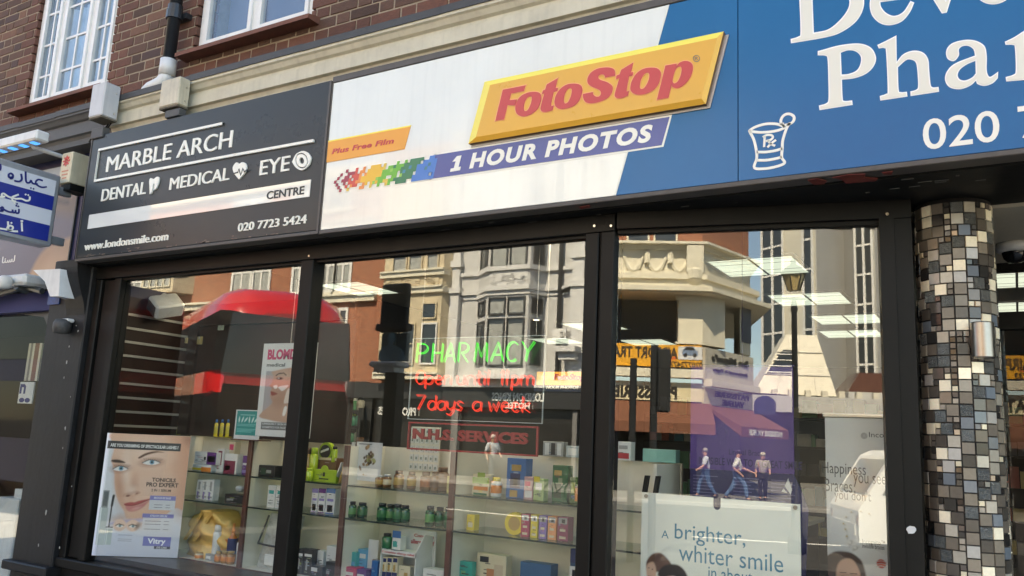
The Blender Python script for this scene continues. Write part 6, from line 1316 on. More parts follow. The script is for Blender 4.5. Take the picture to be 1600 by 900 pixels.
# readable hanging photo sign inside the middle window, orange glow added to lift it
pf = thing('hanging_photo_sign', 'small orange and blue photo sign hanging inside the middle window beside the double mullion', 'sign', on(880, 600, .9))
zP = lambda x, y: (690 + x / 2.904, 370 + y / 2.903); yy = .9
a, b = on(*zP(430, 672), yy), on(*zP(655, 612), yy); m = MB(); m.box(a[0], b[0] + .1, yy, yy + .02, a[2], b[2]); m.build('orange_panel', mat('added_glow_orange', (0.74, 0.34, 0.04), rough=.4, emit=.11), pf)
a2, b2 = on(*zP(418, 700), yy), on(*zP(655, 672), yy); m = MB(); m.box(a2[0], b2[0] + .1, yy, yy + .02, a2[2], a[2] - .001); m.build('dark_band', mat('dark_navy', (.02, .03, .07), rough=.4), pf)
m = MB(); write_px('FotoStop', zP(508, 657), zP(652, 622), yy, .003, m, bold=.05, shear=.2); m.build('lettering', REDL, pf); m = MB(); write_px('1 HOUR PHOTOS', zP(462, 690), zP(622, 676), yy, .003, m, bold=.04, shear=.15); m.build('lettering', LETW, pf)
m = MB(); [m.tube([(x, yy + .01, b[2]), (x, yy + .01, 2.84)], .003, 5) for x in (a[0] + .05, b[0] - .02)]; m.build('hanging_wire', ALU, pf)

# white smile poster, purple banner, roll-up banner
qx0, qx1, qz1, qz0, qy = -1.474, -.782, 1.395, .72, .25
wp = thing('smile_poster', 'white acrylic poster about a brighter whiter smile with a slot in its top edge', 'poster', (qx0, qy, qz0))
xs0, xs1 = on(1114, 790, qy)[0], on(1126, 790, qy)[0]; zs_ = on(1120, 798, qy)[2]
slot = [(xs1, qz1)] + [((xs0 + xs1) / 2 + (xs1 - xs0) / 2 * math.cos(a), zs_ + .02 - (xs1 - xs0) / 2 * math.sin(a)) for a in [PI * k / 8 for k in range(9)]] + [(xs0, qz1)]
MB().prism_y([(qx0, qz0), (qx1, qz0), (qx1, qz1)] + slot + [(qx0, qz1)], qy, qy + .008).build('board', mat('white_poster_acrylic', (.85, .82, .71), rough=.12, var=.03), wp)
m = MB()
for q in ((1010, 775), (1243, 793)): p = on(*q, qy); m.tube([(p[0], qy - .006, p[2]), (p[0], qy, p[2])], .009, 12)
m.build('screw', STEEL, wp)
zQ = lambda x, y: (940 + x / 4.706, 760 + y / 4.706); TEA = lin('3d7f97')
for s_, l_, r_ in (('A', (440, 378), (494, 326)), ('brighter,', (537, 418), (1058, 322)), ('whiter smile', (568, 545), (1335, 505)), ('in about', (785, 680), (1110, 622))):
    m = MB(); write_px(s_, zQ(*l_), zQ(*r_), qy, .0008, m, col=TEA); m.build('lettering', VCOL, wp)
A = Art(.34, .32, 120, 'b7bdae'); A.c[:] = np.array((.85, .82, .71)); fx0, fz1 = on(1005, 860, qy)[0], on(1010, 862, qy)[2] + .01
A.poly([(.015, .06), (.04, .02), (.08, .008), (.115, .03), (.135, .06), (.12, .10), (.07, .09), (.03, .10)], '6b4a3c', .004); A.poly([(.018, .07), (.045, .05), (.06, .07), (.062, .11), (.045, .14), (.022, .12)], 'd6a98f', .004); A.ell(.028, .078, .004, .002, '30211c', .4); A.ell(.045, .082, .004, .002, '30211c', .4); A.line([(.026, .112), (.042, .114)], .003, '9a4a44', .001)
A.poly([(.07, .10), (.10, .06), (.16, .05), (.20, .08), (.215, .14), (.20, .20), (.185, .16), (.15, .10), (.10, .115)], '2d211d', .004); A.poly([(.09, .12), (.14, .10), (.18, .14), (.19, .20), (.17, .29), (.12, .30), (.085, .24), (.08, .17)], 'd2a184', .004); A.line([(.125, .145), (.16, .165)], .006, '3a2822', .002); A.ell(.115, .175, .007, .0035, '2a1d19', .4); A.ell(.155, .185, .007, .0035, '2a1d19', .4); A.line([(.11, .24), (.14, .255), (.165, .245)], .008, 'f0e8e0', .002); A.line([(.105, .235), (.14, .265), (.17, .24)], .003, '9a4a44', .001)
A.poly([(.02, .14), (.07, .13), (.09, .2), (.1, .33), (.0, .33)], 'cfd6d8', .006)
A.build('print', wp, (fx0, qy, fz1), (1, 0, 0), (0, 0, 1), PRINT, off=.0006)
for k, q in enumerate(((1008, 755), (1025, 756))):
    p = on(*q, .27); m = MB(); m.obox((p[0] - .012, .262, p[2] - .04), (.02, 0, 0), (0, .02, 0), (.012, 0, .075)); tag(m.build('black_clip', BLACKP), ['left', 'right'][k] + ' black clip above the top left corner of the white smile poster', 'clip')
pu = thing('purple_banner', 'purple and navy orthodontics banner behind the white smile poster', 'banner', (-1.1, .5, .3))
m = MB(); m.box(-1.335, -.858, .5, .505, 1.508, 1.985); m.build('purple_print', mat('purple_vinyl', (.085, .04, .22), rough=.5, var=.06, vscale=3), pu)
m = MB(); m.prism_y([(-1.335, .3), (-.858, .3), (-.80, 1.36), (-.82, 1.42), (-.86, 1.507), (-1.335, 1.507)], .5, .505); m.build('navy_print', mat('navy_vinyl', (.012, .012, .09), rough=.5), pu)
PLET = mat('dark_purple_letters', (.02, .01, .09), rough=.5)
m = MB(); write_px('Lingual Braces', (1139, 713), (1196, 704), .5, .0008, m); m.build('lettering', PLET, pu); m = MB(); write_px('INVISIBLE WAY TO A GREAT SMILE', (1092, 725), (1253, 722), .5, .0008, m, bold=.015); m.build('lettering', PLET, pu)
m = MB(); random.seed(2)
for r in range(7):
    for cxx in (-1.32, -1.13, -.96): m.box(cxx, cxx + random.uniform(.06, .12), .4994, .5, 1.475 - r * .015, 1.479 - r * .015)
m.build('small_print_lines', mat('pale_small_print', (.12, .12, .25)), pu)
m = MB(); m.prism_y([(-.90, 1.455), (-.885, 1.49), (-.868, 1.44), (-.875, 1.42)], .4985, .4995); m.prism_y([(-.915, 1.43), (-.89, 1.425), (-.905, 1.445)], .4985, .4995); m.build('white_emblem', WHITEP, pu)
m = MB(); m.box(-1.34, -.85, .495, .51, 1.986, 1.994); m.tube([(-1.09, .51, 1.99), (-1.09, .51, 2.64)], .0012, 5); m.build('hanging_rail', PLET, pu)
ru = thing('rollup_banner', 'silver grey roll-up banner about invisible braces with a dark haired woman at its foot', 'banner', (-.6, .5, 0))
rx0, rx1, rz1 = -.725, -.40, 1.762
MB().box(rx0, rx1, .502, .506, .1, rz1).build('banner_sheet', mat('silver_vinyl', (.62, .62, .60), rough=.35), ru); m = MB(); m.box(rx0 - .01, rx1 + .01, .495, .51, rz1, rz1 + .02, bev=.004); m.box(rx0 - .02, rx1 + .02, .45, .56, .02, .1, bev=.01); m.build('rail', ALU, ru)
A = Art(rx1 - rx0, .85, 130, 'cbcbc8'); wA = A.w
A.grad('dededa', lambda X, Y: .8 - np.abs(X / wA - .35) * 1.8)
random.seed(6); ZB2 = lambda px, py: (on(px, py, .5)[0] - rx0, rz1 - on(px, py, .5)[2])
for k, (px, py, r) in enumerate([(1322, 808, 2.5), (1318, 818, 3), (1321, 827, 3.4), (1323, 838, 4), (1328, 848, 4.6), (1336, 856, 4.6), (1330, 800, 2.5), (1345, 799, 2.5), (1358, 803, 2.5)]):
    u, v = ZB2(px, py); A.ell(u, v, r * .0032, r * .0028, 'd9d7cf', .35, k * .5); A.ell(u + .002, v + .003, r * .0030, r * .0012, '9b9a92', .5, k * .5, .6); A.ell(u, v, r * .0011, r * .001, 'b5a06a' if k < 4 or k > 5 else 'e6e4dc', .4)
u0, v0 = ZB2(1325, 862)
A.poly([(u0 - .11, .85), (u0 - .105, v0 + .07), (u0 - .07, v0 + .015), (u0 - .02, v0), (u0 + .03, v0 + .012), (u0 + .065, v0 + .07), (u0 + .075, .85)], '4b3730', .004)
A.poly([(u0 - .05, v0 + .10), (u0 - .03, v0 + .04), (u0 + .015, v0 + .03), (u0 + .045, v0 + .08), (u0 + .045, v0 + .16), (u0 + .01, v0 + .24), (u0 - .03, v0 + .22)], 'd0a48c', .004)
for dx in (-.022, .02): A.ell(u0 + dx, v0 + .105, .009, .004, '2b201c', .4); A.line([(u0 + dx - .012, v0 + .088), (u0 + dx + .012, v0 + .086)], .003, '4b3730', .001)
A.line([(u0 - .02, v0 + .175), (u0, v0 + .185), (u0 + .022, v0 + .175)], .008, 'f0ebe6', .002); A.line([(u0 - .022, v0 + .172), (u0, v0 + .192), (u0 + .025, v0 + .172)], .003, 'a5504a', .001)
u, v = ZB2(1377, 881); A.ell(u, v, .018, .018, 'c2452f', .1)
for k in (-1, 0, 1): A.line([(u - .02, v + k * .010 + .003), (u, v + k * .010 - .002), (u + .02, v + k * .010 + .002)], .003, 'b4b4b2', .001)
u, v = ZB2(1350, 681)
for r_, c_ in ((.013, '8c8c8a'), (.0105, 'b4b4b2'), (.007, '8c8c8a'), (.005, 'b4b4b2')): A.ell(u, v, r_, r_, c_, .08)
A.build('print', ru, (rx0, .502, rz1), (1, 0, 0), (0, 0, 1), PRINT)
GT = lin('4a4a4a'); m = MB(); z3 = lambda x, y: (1060 + x / 2.8118, 580 + y / 2.8125)
for s_, lb, rt, bb in [('Incognito', z3(838, 297), z3(985, 272), .0), ('Happiness', z3(633, 462), z3(823, 408), 0), ('you see', z3(770, 508), z3(912, 463), 0), ('Braces', z3(645, 527), z3(763, 478), 0), ("you don't", z3(686, 575), z3(846, 528), 0), ('Incognito\u2122', z3(808, 762), (1383, 845), .01), ('invisible braces', z3(808, 776), z3(905, 766), .01)]:
    m = MB(); write_px(s_, lb, rt, .5015, .0008, m, bold=bb, col=GT); m.build('lettering', VCOL, ru)
# ------------------------------------------------------------------ the street opposite, mirrored in the shop glass
W0 = 27.0
RBR = mat('opposite_red_brick', (0.27, 0.085, 0.045), rough=.9, var=.25, vscale=5, bump=.2)
def brickify(m, sx=4.4, mort=(.36, .27, .18)):
    nt = m.node_tree; b = nt.nodes['Principled BSDF']; tc = nt.nodes.new('ShaderNodeTexCoord'); mp = nt.nodes.new('ShaderNodeMapping'); mp.inputs['Rotation'].default_value = (PI / 2, 0, 0)
    bt = nt.nodes.new('ShaderNodeTexBrick'); bt.inputs['Scale'].default_value = sx; bt.inputs['Color1'].default_value = (.37, .125, .062, 1); bt.inputs['Color2'].default_value = (.25, .082, .046, 1); bt.inputs['Mortar'].default_value = (*mort, 1); bt.inputs['Mortar Size'].default_value = .018; bt.inputs['Row Height'].default_value = .33; bt.inputs['Brick Width'].default_value = .95
    nt.links.new(tc.outputs['Object'], mp.inputs[0]); nt.links.new(mp.outputs[0], bt.inputs['Vector']); nt.links.new(bt.outputs['Color'], b.inputs['Base Color'])
brickify(RBR)
CST = mat('cream_stone', (0.60, 0.50, 0.345), rough=.85, var=.2, vscale=3, streak=.25, bump=.1)
PST = mat('pale_cream_stone', (0.72, 0.665, 0.53), rough=.85, var=.14, vscale=3, streak=.25)
GPT = mat('grey_painted_render', (0.56, 0.55, 0.53), rough=.8, var=.12, vscale=3, streak=.2)
GPL = mat('pale_grey_trim', (0.64, 0.63, 0.61), rough=.8, var=.1, vscale=4, streak=.2)
WFR = mat('white_painted_sash', (0.72, 0.70, 0.66), rough=.5)
DFR = mat('dark_grey_sash', (0.05, 0.05, 0.05), rough=.5)
PANE = mat('dark_window_pane', (0.03, 0.035, 0.038), rough=.06, spec=.8)
CURT = mat('opposite_net_curtain', (0.35, 0.36, 0.34), rough=.8, var=.4, vscale=6)
SHOPD = mat('dark_shop_front', (0.022, 0.02, 0.018), rough=.3, var=.4, vscale=1.5)
SIGNW = mat('white_sign_letters', (0.70, 0.70, 0.66), rough=.5)
AX = lambda px, py=430, w=W0, pane=1: across(px, py, w, pane)[0]
AZ = lambda px, py, w=W0, pane=1: across(px, py, w, pane)[2]
def far_window(b, x0, x1, z0, z1, y, nc=1, nr=1, fm=None, sill=None, curt=0.0, t=.07):
    fm = fm or WFR; f = MB(); x0, x1 = min(x0, x1), max(x0, x1)
    f.box(x0 - t, x1 + t, y, y + .07, z1, z1 + t); f.box(x0 - t, x1 + t, y, y + .07, z0 - t, z0); f.box(x0 - t, x0, y, y + .068, z0, z1); f.box(x1, x1 + t, y, y + .068, z0, z1)
    for i in range(1, nc): q = x0 + (x1 - x0) * i / nc; f.box(q - t * .4, q + t * .4, y + .003, y + .06, z0, z1)
    for i in range(1, nr): q = z0 + (z1 - z0) * i / nr; f.box(x0, x1, y + .004, y + .058, q - t * .4, q + t * .4)
    w = f.build('window', fm, b); MB().box(x0, x1, y + .002, y + .02, z0, z1).build('pane', PANE, w)
    if curt: MB().box(x0 + .04, x1 - .04, y + .021, y + .024, z0 + .03, z0 + (z1 - z0) * curt).build('curtain', CURT, w)
    if sill: MB().box(x0 - .15, x1 + .15, y, y + .16, z0 - t - .10, z0 - t - .001).build('sill', sill, w)
    return w
def far_write(b, s, L, R_, w, pane, m, bold=.02, depth=.04):
    # L: left bottom pixel, R_: right top pixel of the mirrored words
    p, q = across(*L, w, pane), across(*R_, w, pane); mb = MB()
    write_uv(s, (q[0], -w, p[2]), (-1, 0, 0), (0, 0, 1), mb, (0, 0), (q[0] - p[0], q[2] - p[2]), depth * .4, bold); mb.build('lettering', m, b)
# red brick terrace with white windows
xa, xb = AX(170) - 30, AX(592)
b1 = thing('brick_terrace', 'red brick terrace with tall white windows over dark shops across the road', 'building', ((xa + xb) / 2, -W0, 0))
MB().box(xa, xb, -W0 - 9, -W0, 3.9, 14).build('wall', RBR, b1)
MB().box(xa, xb, -W0 - 9.1, -W0 + .3, 14, 14.6).build('parapet', CST, b1)
z0, z1 = AZ(520, 452), AZ(520, 395) + .6
for a, b in ((203, 222), (366, 392), (398, 421), (460, 478), (503, 522), (526, 546)): far_window(b1, AX(a), AX(b), z0, z1, -W0 + .001, 2, 2, WFR, PST, .5, t=.16)
for a, b in ((203, 222), (366, 392), (398, 421), (460, 478), (503, 522), (526, 546)): far_window(b1, AX(a), AX(b), z1 + 1.6, z1 + 3.6, -W0 + .001, 2, 2, WFR, PST, t=.14)
for a, b in ((503, 522), (526, 546), (460, 478)): far_window(b1, AX(a), AX(b), 4.6, z0 - 1.1, -W0 + .001, 2, 2, WFR, PST, t=.14)
bx0_, bx1_ = AX(238), AX(305); m = MB(); m.prism_z([(bx0_, -W0), (bx1_, -W0), (bx1_ - .5, -W0 + 1.0), (bx0_ + .5, -W0 + 1.0)], AZ(270, 462), 12.5)
m.build('stone_bay', CST, b1)
for k in range(4): u = bx0_ + .7 + k * (bx1_ - bx0_ - 1.4) / 4; far_window(b1, u + .1, u + (bx1_ - bx0_ - 1.4) / 4 - .1, AZ(270, 452), AZ(270, 420) + 1, -W0 + 1.002, 1, 2, PST, None, .4)
m = MB()
for z in (AZ(520, 466), z1 + .7): m.box(xa, xb, -W0, -W0 + .22, z - .25, z + .05); m.box(xa, xb, -W0, -W0 + .34, z + .051, z + .16)
m.build('string_course', PST, b1)
MB().box(xa, xb, -W0 - 9, -W0 - .02, .004, 3.9).build('shop_floor', SHOPD, b1)
m = MB()
for k in range(12): x = xa + (xb - xa) * k / 11; m.box(x - .3, x + .3, -W0, -W0 + .15, .004, 3.2)
m.build('shop_pilasters', SHOPD, b1); m = MB(); m.box(xa, xb, -W0, -W0 + .3, 3.2, 3.95); m.build('shop_fascia', mat('charcoal_fascia', (.03, .03, .03), rough=.4), b1)
far_write(b1, 'PROPERTIES', (590, 648), (650, 637), W0 - .3, 1, SIGNW, .03)
# brick and cream stone house with bay
xa, xb = AX(592), AX(707)
b2 = thing('stone_bay_house', 'red brick house with a carved cream stone bay across the road', 'building', ((xa + xb) / 2, -W0, 0))
MB().box(xa + .002, xb - .002, -W0 - 9, -W0 + .05, 3.9, 15).build('wall', RBR, b2)
c0, c1, yf = AX(600, 430, W0 - .6), AX(692, 430, W0 - .6), -W0 + .6
m = MB(); m.prism_z([(c0 - .3, -W0), (c1 + .3, -W0), (c1, yf), (c0, yf)], AZ(660, 590), 13.5); m.build('stone_bay', CST, b2)
for a, b in ((616, 635), (641, 659), (669, 684)): far_window(b2, AX(a, 410, W0 - .6), AX(b, 410, W0 - .6), AZ(650, 427, W0 - .6), AZ(650, 380, W0 - .6), yf + .002, 1, 1, CST, None, .5)
for a, b in ((609, 630), (638, 655)): far_window(b2, AX(a, 410, W0 - .6), AX(b, 410, W0 - .6), AZ(670, 568, W0 - .6), AZ(670, 506, W0 - .6), yf + .002, 1, 2, CST, None, .4)
far_window(b2, AX(662, 480, W0 - .6), AX(681, 480, W0 - .6), AZ(670, 496, W0 - .6), AZ(670, 475, W0 - .6), yf + .002, 1, 1, CST); far_window(b2, AX(660, 540, W0 - .6), AX(680, 540, W0 - .6), AZ(670, 567, W0 - .6), AZ(670, 507, W0 - .6), yf + .002, 1, 1, WFR)
m = MB()
for py in (433, 459, 590): z = AZ(650, py); m.box(c0 - .15, c1 + .15, -W0, yf + .14, z - .12, z + .10); m.box(c0 - .1, c1 + .1, -W0, yf + .22, z + .101, z + .18)
m.build('string_course', PST, b2)
m = MB(); random.seed(14); z0, z1 = AZ(650, 456), AZ(650, 438)
for k in range(3):
    xa_, xb_ = c0 + .15 + k * (c1 - c0 - .2) / 3, c0 + (k + 1) * (c1 - c0 - .2) / 3; m.box(xa_, xb_, yf, yf + .04, z0, z1)
    for q in range(9): cxq, czq = random.uniform(xa_ + .1, xb_ - .1), random.uniform(z0 + .1, z1 - .1); m.tube([(cxq + .09 * math.cos(t), yf + .05, czq + .09 * math.sin(t)) for t in [random.uniform(0, 6) + .5 * i for i in range(6)]], .03, 5)
m.build('carved_panels', CST, b2)
MB().box(xa, xb, -W0 - 9, -W0 - .02, .004, 3.9).build('shop_floor', SHOPD, b2); MB().box(xa, xb, -W0, -W0 + .3, 3.2, 3.899).build('shop_fascia', mat('charcoal_fascia', (0, 0, 0)), b2)
# grey painted house
xa, xb = AX(708), -7.5
b3 = thing('grey_house', 'grey painted Victorian house with a two storey bay window across the road', 'building', ((xa + xb) / 2, -W0, 0))
MB().box(xa, xb, -W0 - 9, -W0, 3.9, 15).build('wall', GPT, b3)
yb = -W0 + .8; c0, c1 = AX(762, 470, W0 - .8), AX(826, 470, W0 - .8); e0, e1 = AX(742, 470, W0 - .2), AX(848, 470, W0 - .2)
m = MB(); m.prism_z([(e0, -W0), (e1, -W0), (c1, yb), (c0, yb)], AZ(790, 590), 13.4); m.build('bay', GPT, b3)
def canted(b, p, q, z0, z1, nr, fm):
    p, q = np.array(p), np.array(q); d = q - p; n = np.array([-d[1], d[0]]); n = n / np.linalg.norm(n); n = n if n[1] > 0 else -n
    f = MB(); o = p + d * .16 + n * .004; L = d * .68
    f.obox((*o, z0), (*L, 0), (*(n * .05), 0), (0, 0, .07)); f.obox((*o, z1 - .07), (*L, 0), (*(n * .05), 0), (0, 0, .07))
    for u in (0, .9): f.obox((*(o + L * u), z0 + .07), (*(L * .1), 0), (*(n * .049), 0), (0, 0, z1 - z0 - .14))
    w = f.build('window', fm, b); g = MB(); g.obox((*(o + L * .1), z0 + .07), (*(L * .8), 0), (*(n * .02), 0), (0, 0, z1 - z0 - .14)); g.build('pane', PANE, w)
wd = c1 - c0; Wb = W0 - .8
for (p0, p1, cu) in ((570, 499, .9), (490, 466, .8), (415, 376, .7)):
    for k in range(2): far_window(b3, c0 + wd * (.06 + .47 * k), c0 + wd * (.43 + .47 * k), AZ(790, p0, Wb), AZ(790, p1, Wb), yb + .002, 1, 1, DFR, None, cu, t=.05)
    canted(b3, (c1, yb), (e1, -W0), AZ(790, p0, Wb), AZ(790, p1, Wb), 1, DFR); canted(b3, (e0, -W0), (c0, yb), AZ(790, p0, Wb), AZ(790, p1, Wb), 1, DFR)
m = MB()
for py, pr in ((419, .12), (450, .16), (457, .06), (588, .2)):
    z = AZ(790, py, Wb); m.prism_z([(e0 - .12, -W0), (e1 + .12, -W0), (c1 + .06, yb + pr), (c0 - .06, yb + pr)], z - .10, z + .10)
    m.box(xa, xb, -W0, -W0 + pr, z - .08, z + .08)
m.build('string_course', GPL, b3)
m = MB()
for p0, p1 in ((709, 723), (896, 917), (938, 950)):
    x0, x1 = AX(p0), AX(p1); zt = AZ(715, 460); m.box(x0, x1, -W0, -W0 + .25, 3.9, zt); m.box(x0 - .1, x1 + .1, -W0, -W0 + .34, zt, zt + .25); m.box(x0 + .05, x1 - .05, -W0, -W0 + .2, zt + .26, 14.8)
    for k in range(4): m.box(x0 - .04, x1 + .04, -W0, -W0 + .29, zt + 1.2 + k * 2.0, zt + 1.5 + k * 2.0)
m.build('pilasters', GPL, b3)
m = MB(); m.tube([(AX(878), -W0 + .15, 3.9), (AX(878), -W0 + .15, 14.5)], .09, 8); m.tube([(AX(882), -W0 + .15, AZ(880, 455)), (AX(893), -W0 + .2, AZ(880, 452))], .07, 8); m.build('rain_pipe', mat('black_cast_iron', (.02, .02, .02), rough=.5), b3)
m = MB(); random.seed(15); z0, z1 = AZ(790, 446, Wb), AZ(790, 423, Wb)
m.box(c0 + .08, c1 - .08, yb, yb + .03, z0, z1)
for q in range(26): cxq, czq = random.uniform(c0 + .2, c1 - .2), random.uniform(z0 + .12, z1 - .12); m.tube([(cxq + .11 * math.cos(t), yb + .035, czq + .11 * math.sin(t)) for t in [random.uniform(0, 6) + .5 * i for i in range(7)]], .032, 5)
m.build('carved_panels', GPL, b3)
m = MB(); x0 = AX(872); m.box(x0, AX(893), -W0 + .26, -W0 + .32, AZ(880, 531), AZ(880, 515)); m.build('white_notice', WFR, b3); far_write(b3, 'TO LET', (874, 528), (891, 518), W0 - .32, 1, DFR, .03, .01)
x0, x1 = AX(884), AX(915); zz = AZ(900, 552); m = MB(); m.box(x0, x1, -W0 + .26, -W0 + .8, zz, zz + .22); m.box(x0 + .1, x1 - .1, -W0 + .26, -W0 + .6, zz - .3, zz - .001); m.build('stone_ledge', GPL, b3)
far_window(b3, AX(925), AX(936), AZ(930, 570), AZ(930, 470), -W0 + .001, 1, 2, DFR); far_window(b3, AX(925), AX(936), AZ(930, 440), AZ(930, 380), -W0 + .001, 1, 2, DFR)
MB().box(xa, xb, -W0 - 9, -W0 - .02, .004, 3.9).build('shop_floor', SHOPD, b3)
m = MB(); m.box(xa, xb, -W0, -W0 + .45, 3.75, 4.05); m.build('shop_cornice', GPL, b3); MB().box(xa, xb, -W0, -W0 + .30, 2.9, 3.749).build('shop_fascia', mat('charcoal_fascia', (0, 0, 0)), b3)
far_write(b3, 'LONDON KINGS', (768, 626), (850, 614), W0 - .3, 1, SIGNW, .03); far_write(b3, 'HOTEL', (790, 638), (828, 629), W0 - .3, 1, SIGNW, .03)
m = MB(); m.box(AX(905), AX(912), -W0, -W0 + .2, .004, 2.9); m.box(AX(722), AX(732), -W0, -W0 + .2, .004, 2.9); m.build('shop_pilasters', mat('mid_grey_pilaster', (.16, .155, .15), rough=.7), b3)
# corner building, seen in the splayed pane
A3 = lambda px, py, w=W0: across(px, py, w, 3)
xc = A3(1098, 470)[0]; xl = -7.4; W5 = 30.0; xr = A3(1172, 470, W5)[0]
b4 = thing('corner_building', 'cream stone corner building with swags, a pastry shop awning and shop signs across the road', 'building', (xc, -W0, 0))
pl4 = lambda g: [(xl, -W0 + g), (xc + g * .35, -W0 + g), (xr + g, -W5 + g * .35), (xr + g, -W5 - 9), (xl, -W5 - 9)]
zA3 = lambda py, px=1040: A3(px, py)[2]
MB().prism_z(pl4(-.05), zA3(383), 15).build('brick_wall', RBR, b4)
m = MB(); m.prism_z(pl4(0), zA3(430), zA3(384)); m.prism_z(pl4(.35), zA3(438), zA3(430)); m.prism_z(pl4(.22), zA3(452), zA3(438)); m.prism_z(pl4(.75), zA3(459), zA3(452)); m.prism_z(pl4(.4), zA3(383.9), zA3(380)); m.prism_z(pl4(.12), zA3(428), zA3(425)); m.prism_z(pl4(.13), zA3(391), zA3(384)); m.prism_z(pl4(.5), zA3(452), zA3(449)); m.prism_z(pl4(.6), zA3(461), zA3(459.1)); m.build('stone_cornice', PST, b4)
m = MB(); random.seed(16)
for k in range(3):
    x0 = A3(975 + k * 36, 400)[0]; x1 = A3(1005 + k * 36, 400)[0]; zc = zA3(402)
    m.tube([(x0 + (x1 - x0) * t, -W0 + .05, zc - .55 * math.sin(PI * t)) for t in [i / 8 for i in range(9)]], [.05 + .07 * math.sin(PI * i / 8) for i in range(9)], 6); m.tube([(x1 + .15, -W0 + .05, zc + .2), (x1 + .15, -W0 + .08, zc - .25)], .12, 6)
xk = A3(1085, 400)[0]; m.box(xk - .3, xk + .3, -W0, -W0 + .4, zA3(428), zA3(386)); m.lathe([(.05, -.5), (.3, -.2), (.32, .1), (.2, .2)], xk, -W0 + .2, 10, z0=zA3(428)); m.build('carved_swags', PST, b4)
for a, b in ((982, 1012), (1024, 1056)): far_window(b4, A3(a, 370)[0], A3(b, 370)[0], zA3(378), 11.5, -W0 - .045, 1, 2, PST)
far_window(b4, A3(1112, 370)[0] - .6, A3(1128, 370)[0] - .6, zA3(378), 11.5, -W0 - .8, 1, 2, PST) if False else None
# glazed first floor between stone pillars
MB().prism_z(pl4(-1.2), zA3(537), zA3(459.5)).build('recessed_glazing', mat('tinted_dark_glass', (.04, .045, .05), rough=.05, spec=.8), b4)
m = MB(); x0, x1 = A3(1060, 500)[0], xc + .0
m.prism_z([(x0, -W0), (x1, -W0), (x1 + .9, -W0 - .85), (x1 + .9, -W0 - 1.3), (x0, -W0 - 1.3)], zA3(537), zA3(459.6)); m.box(x0 - .12, x1 - .15, -W0, -W0 + .12, zA3(537), zA3(534)); m.box(x0 - .12, x1 - .15, -W0, -W0 + .12, zA3(468), zA3(462))
x5 = A3(1152, 500, W5)[0]; m.prism_z([(x5, -W5 + .75), (xr, -W5), (xr, -W5 - 1), (x5, -W5 - 1)], zA3(537), zA3(459.6)); m.box(xl, xl + .8, -W0 - 1.3, -W0, zA3(537), zA3(459.6)); m.build('stone_pillars', PST, b4)
for px, pw, py, nm in ((1106, W0 + .6, 492, 'round_emblem'), (1162, W5 - .3, 500, 'striped_plaque')):
    p = A3(px, py, pw); dv = np.array([xr - xc, -(W5 - W0)]); dv = dv / np.linalg.norm(dv); o = np.array([p[0], -pw]) + np.array([-dv[1], dv[0]]) * .08
    m = MB(); m.obox((o[0] - dv[0] * .35, o[1] - dv[1] * .35, p[2] - .9), (*(dv * .7), 0), (*(np.array([-dv[1], dv[0]]) * .06), 0), (0, 0, 1.8)); m.build(nm, mat('slate_blue_plaque', (.04, .045, .07), rough=.5), b4)
# first floor sign boards
YEL = mat('amber_sign_board', (0.72, 0.34, 0.03), rough=.45)
ys = -W0 + .1; x0 = xl; x1 = xc - .02
m = MB(); m.box(x0, x1, -W0 - .2, ys, zA3(573), zA3(539)); m.build('amber_board', YEL, b4)
far_write(b4, 'AIRPORT TRANSFERS', (906, 556), (1059, 543), W0 - .1, 3, mat('black_sign_ink', (.02, .015, .01)), .03, .02); far_write(b4, '02077247733', (1036, 573), (1098, 566), W0 - .1, 3, mat('black_sign_ink', (0, 0, 0)), .03, .02); far_write(b4, 'PICK', (1042, 563), (1056, 557), W0 - .1, 3, REDL, .02, .02)
pA, pB_ = A3(1059, 562), A3(1099, 541); m = MB(); m.box(pA[0], pB_[0] - .05, ys + .002, ys + .02, pA[2], pB_[2] - .05); m.build('car_picture_board', mat('white_board', (.6, .6, .6)), b4)
cx0, cz0 = pA[0] + .15, pA[2] + .12; cw_ = pB_[0] - pA[0] - .35; chh = (pB_[2] - pA[2]) * .7
m = MB(); m.prism_y([(cx0 + cw_ * u, cz0 + chh * v) for u, v in ((0, .1), (1, .1), (1, .5), (.86, .62), (.66, 1), (.25, 1), (.04, .62), (0, .45))], ys + .021, ys + .03); m.build('car_picture', mat('silver_blue_print', (.16, .22, .32)), b4)
m = MB(); m.prism_y([(cx0 + cw_ * u, cz0 + chh * v) for u, v in ((.12, .62), (.8, .62), (.64, .92), (.28, .92))], ys + .031, ys + .034)
for u in (.2, .8): m.tube([(cx0 + cw_ * u, ys + .031, cz0 + chh * .12), (cx0 + cw_ * u, ys + .035, cz0 + chh * .12)], chh * .18, 12)
m.build('car_picture_details', mat('black_sign_ink', (0, 0, 0)), b4)
dv3 = np.array([xr - xc, -(W5 - W0), 0.]); L3 = np.linalg.norm(dv3); dv3 = dv3 / L3; nn3 = np.array([-dv3[1], dv3[0], 0.])
def cant_board(name, za, zb_, m_, g=.12, trim=.0):
    o = np.array([xc, -W0, za]) + nn3 * .001; m = MB(); m.obox(o + dv3 * trim, dv3 * (L3 - 2 * trim), nn3 * g, (0, 0, zb_ - za)); return m.build(name, m_, b4)
cant_board('bar_sign_board', zA3(590), zA3(541), mat('stone_sign', (.50, .46, .38), rough=.7)); cant_board('stone_ledge', zA3(601), zA3(590.5), PST, .4)
m = MB(); m.box(xl, xc, -W0 - .2, -W0 + .35, zA3(590), zA3(577)); m.build('stone_ledge', PST, b4)
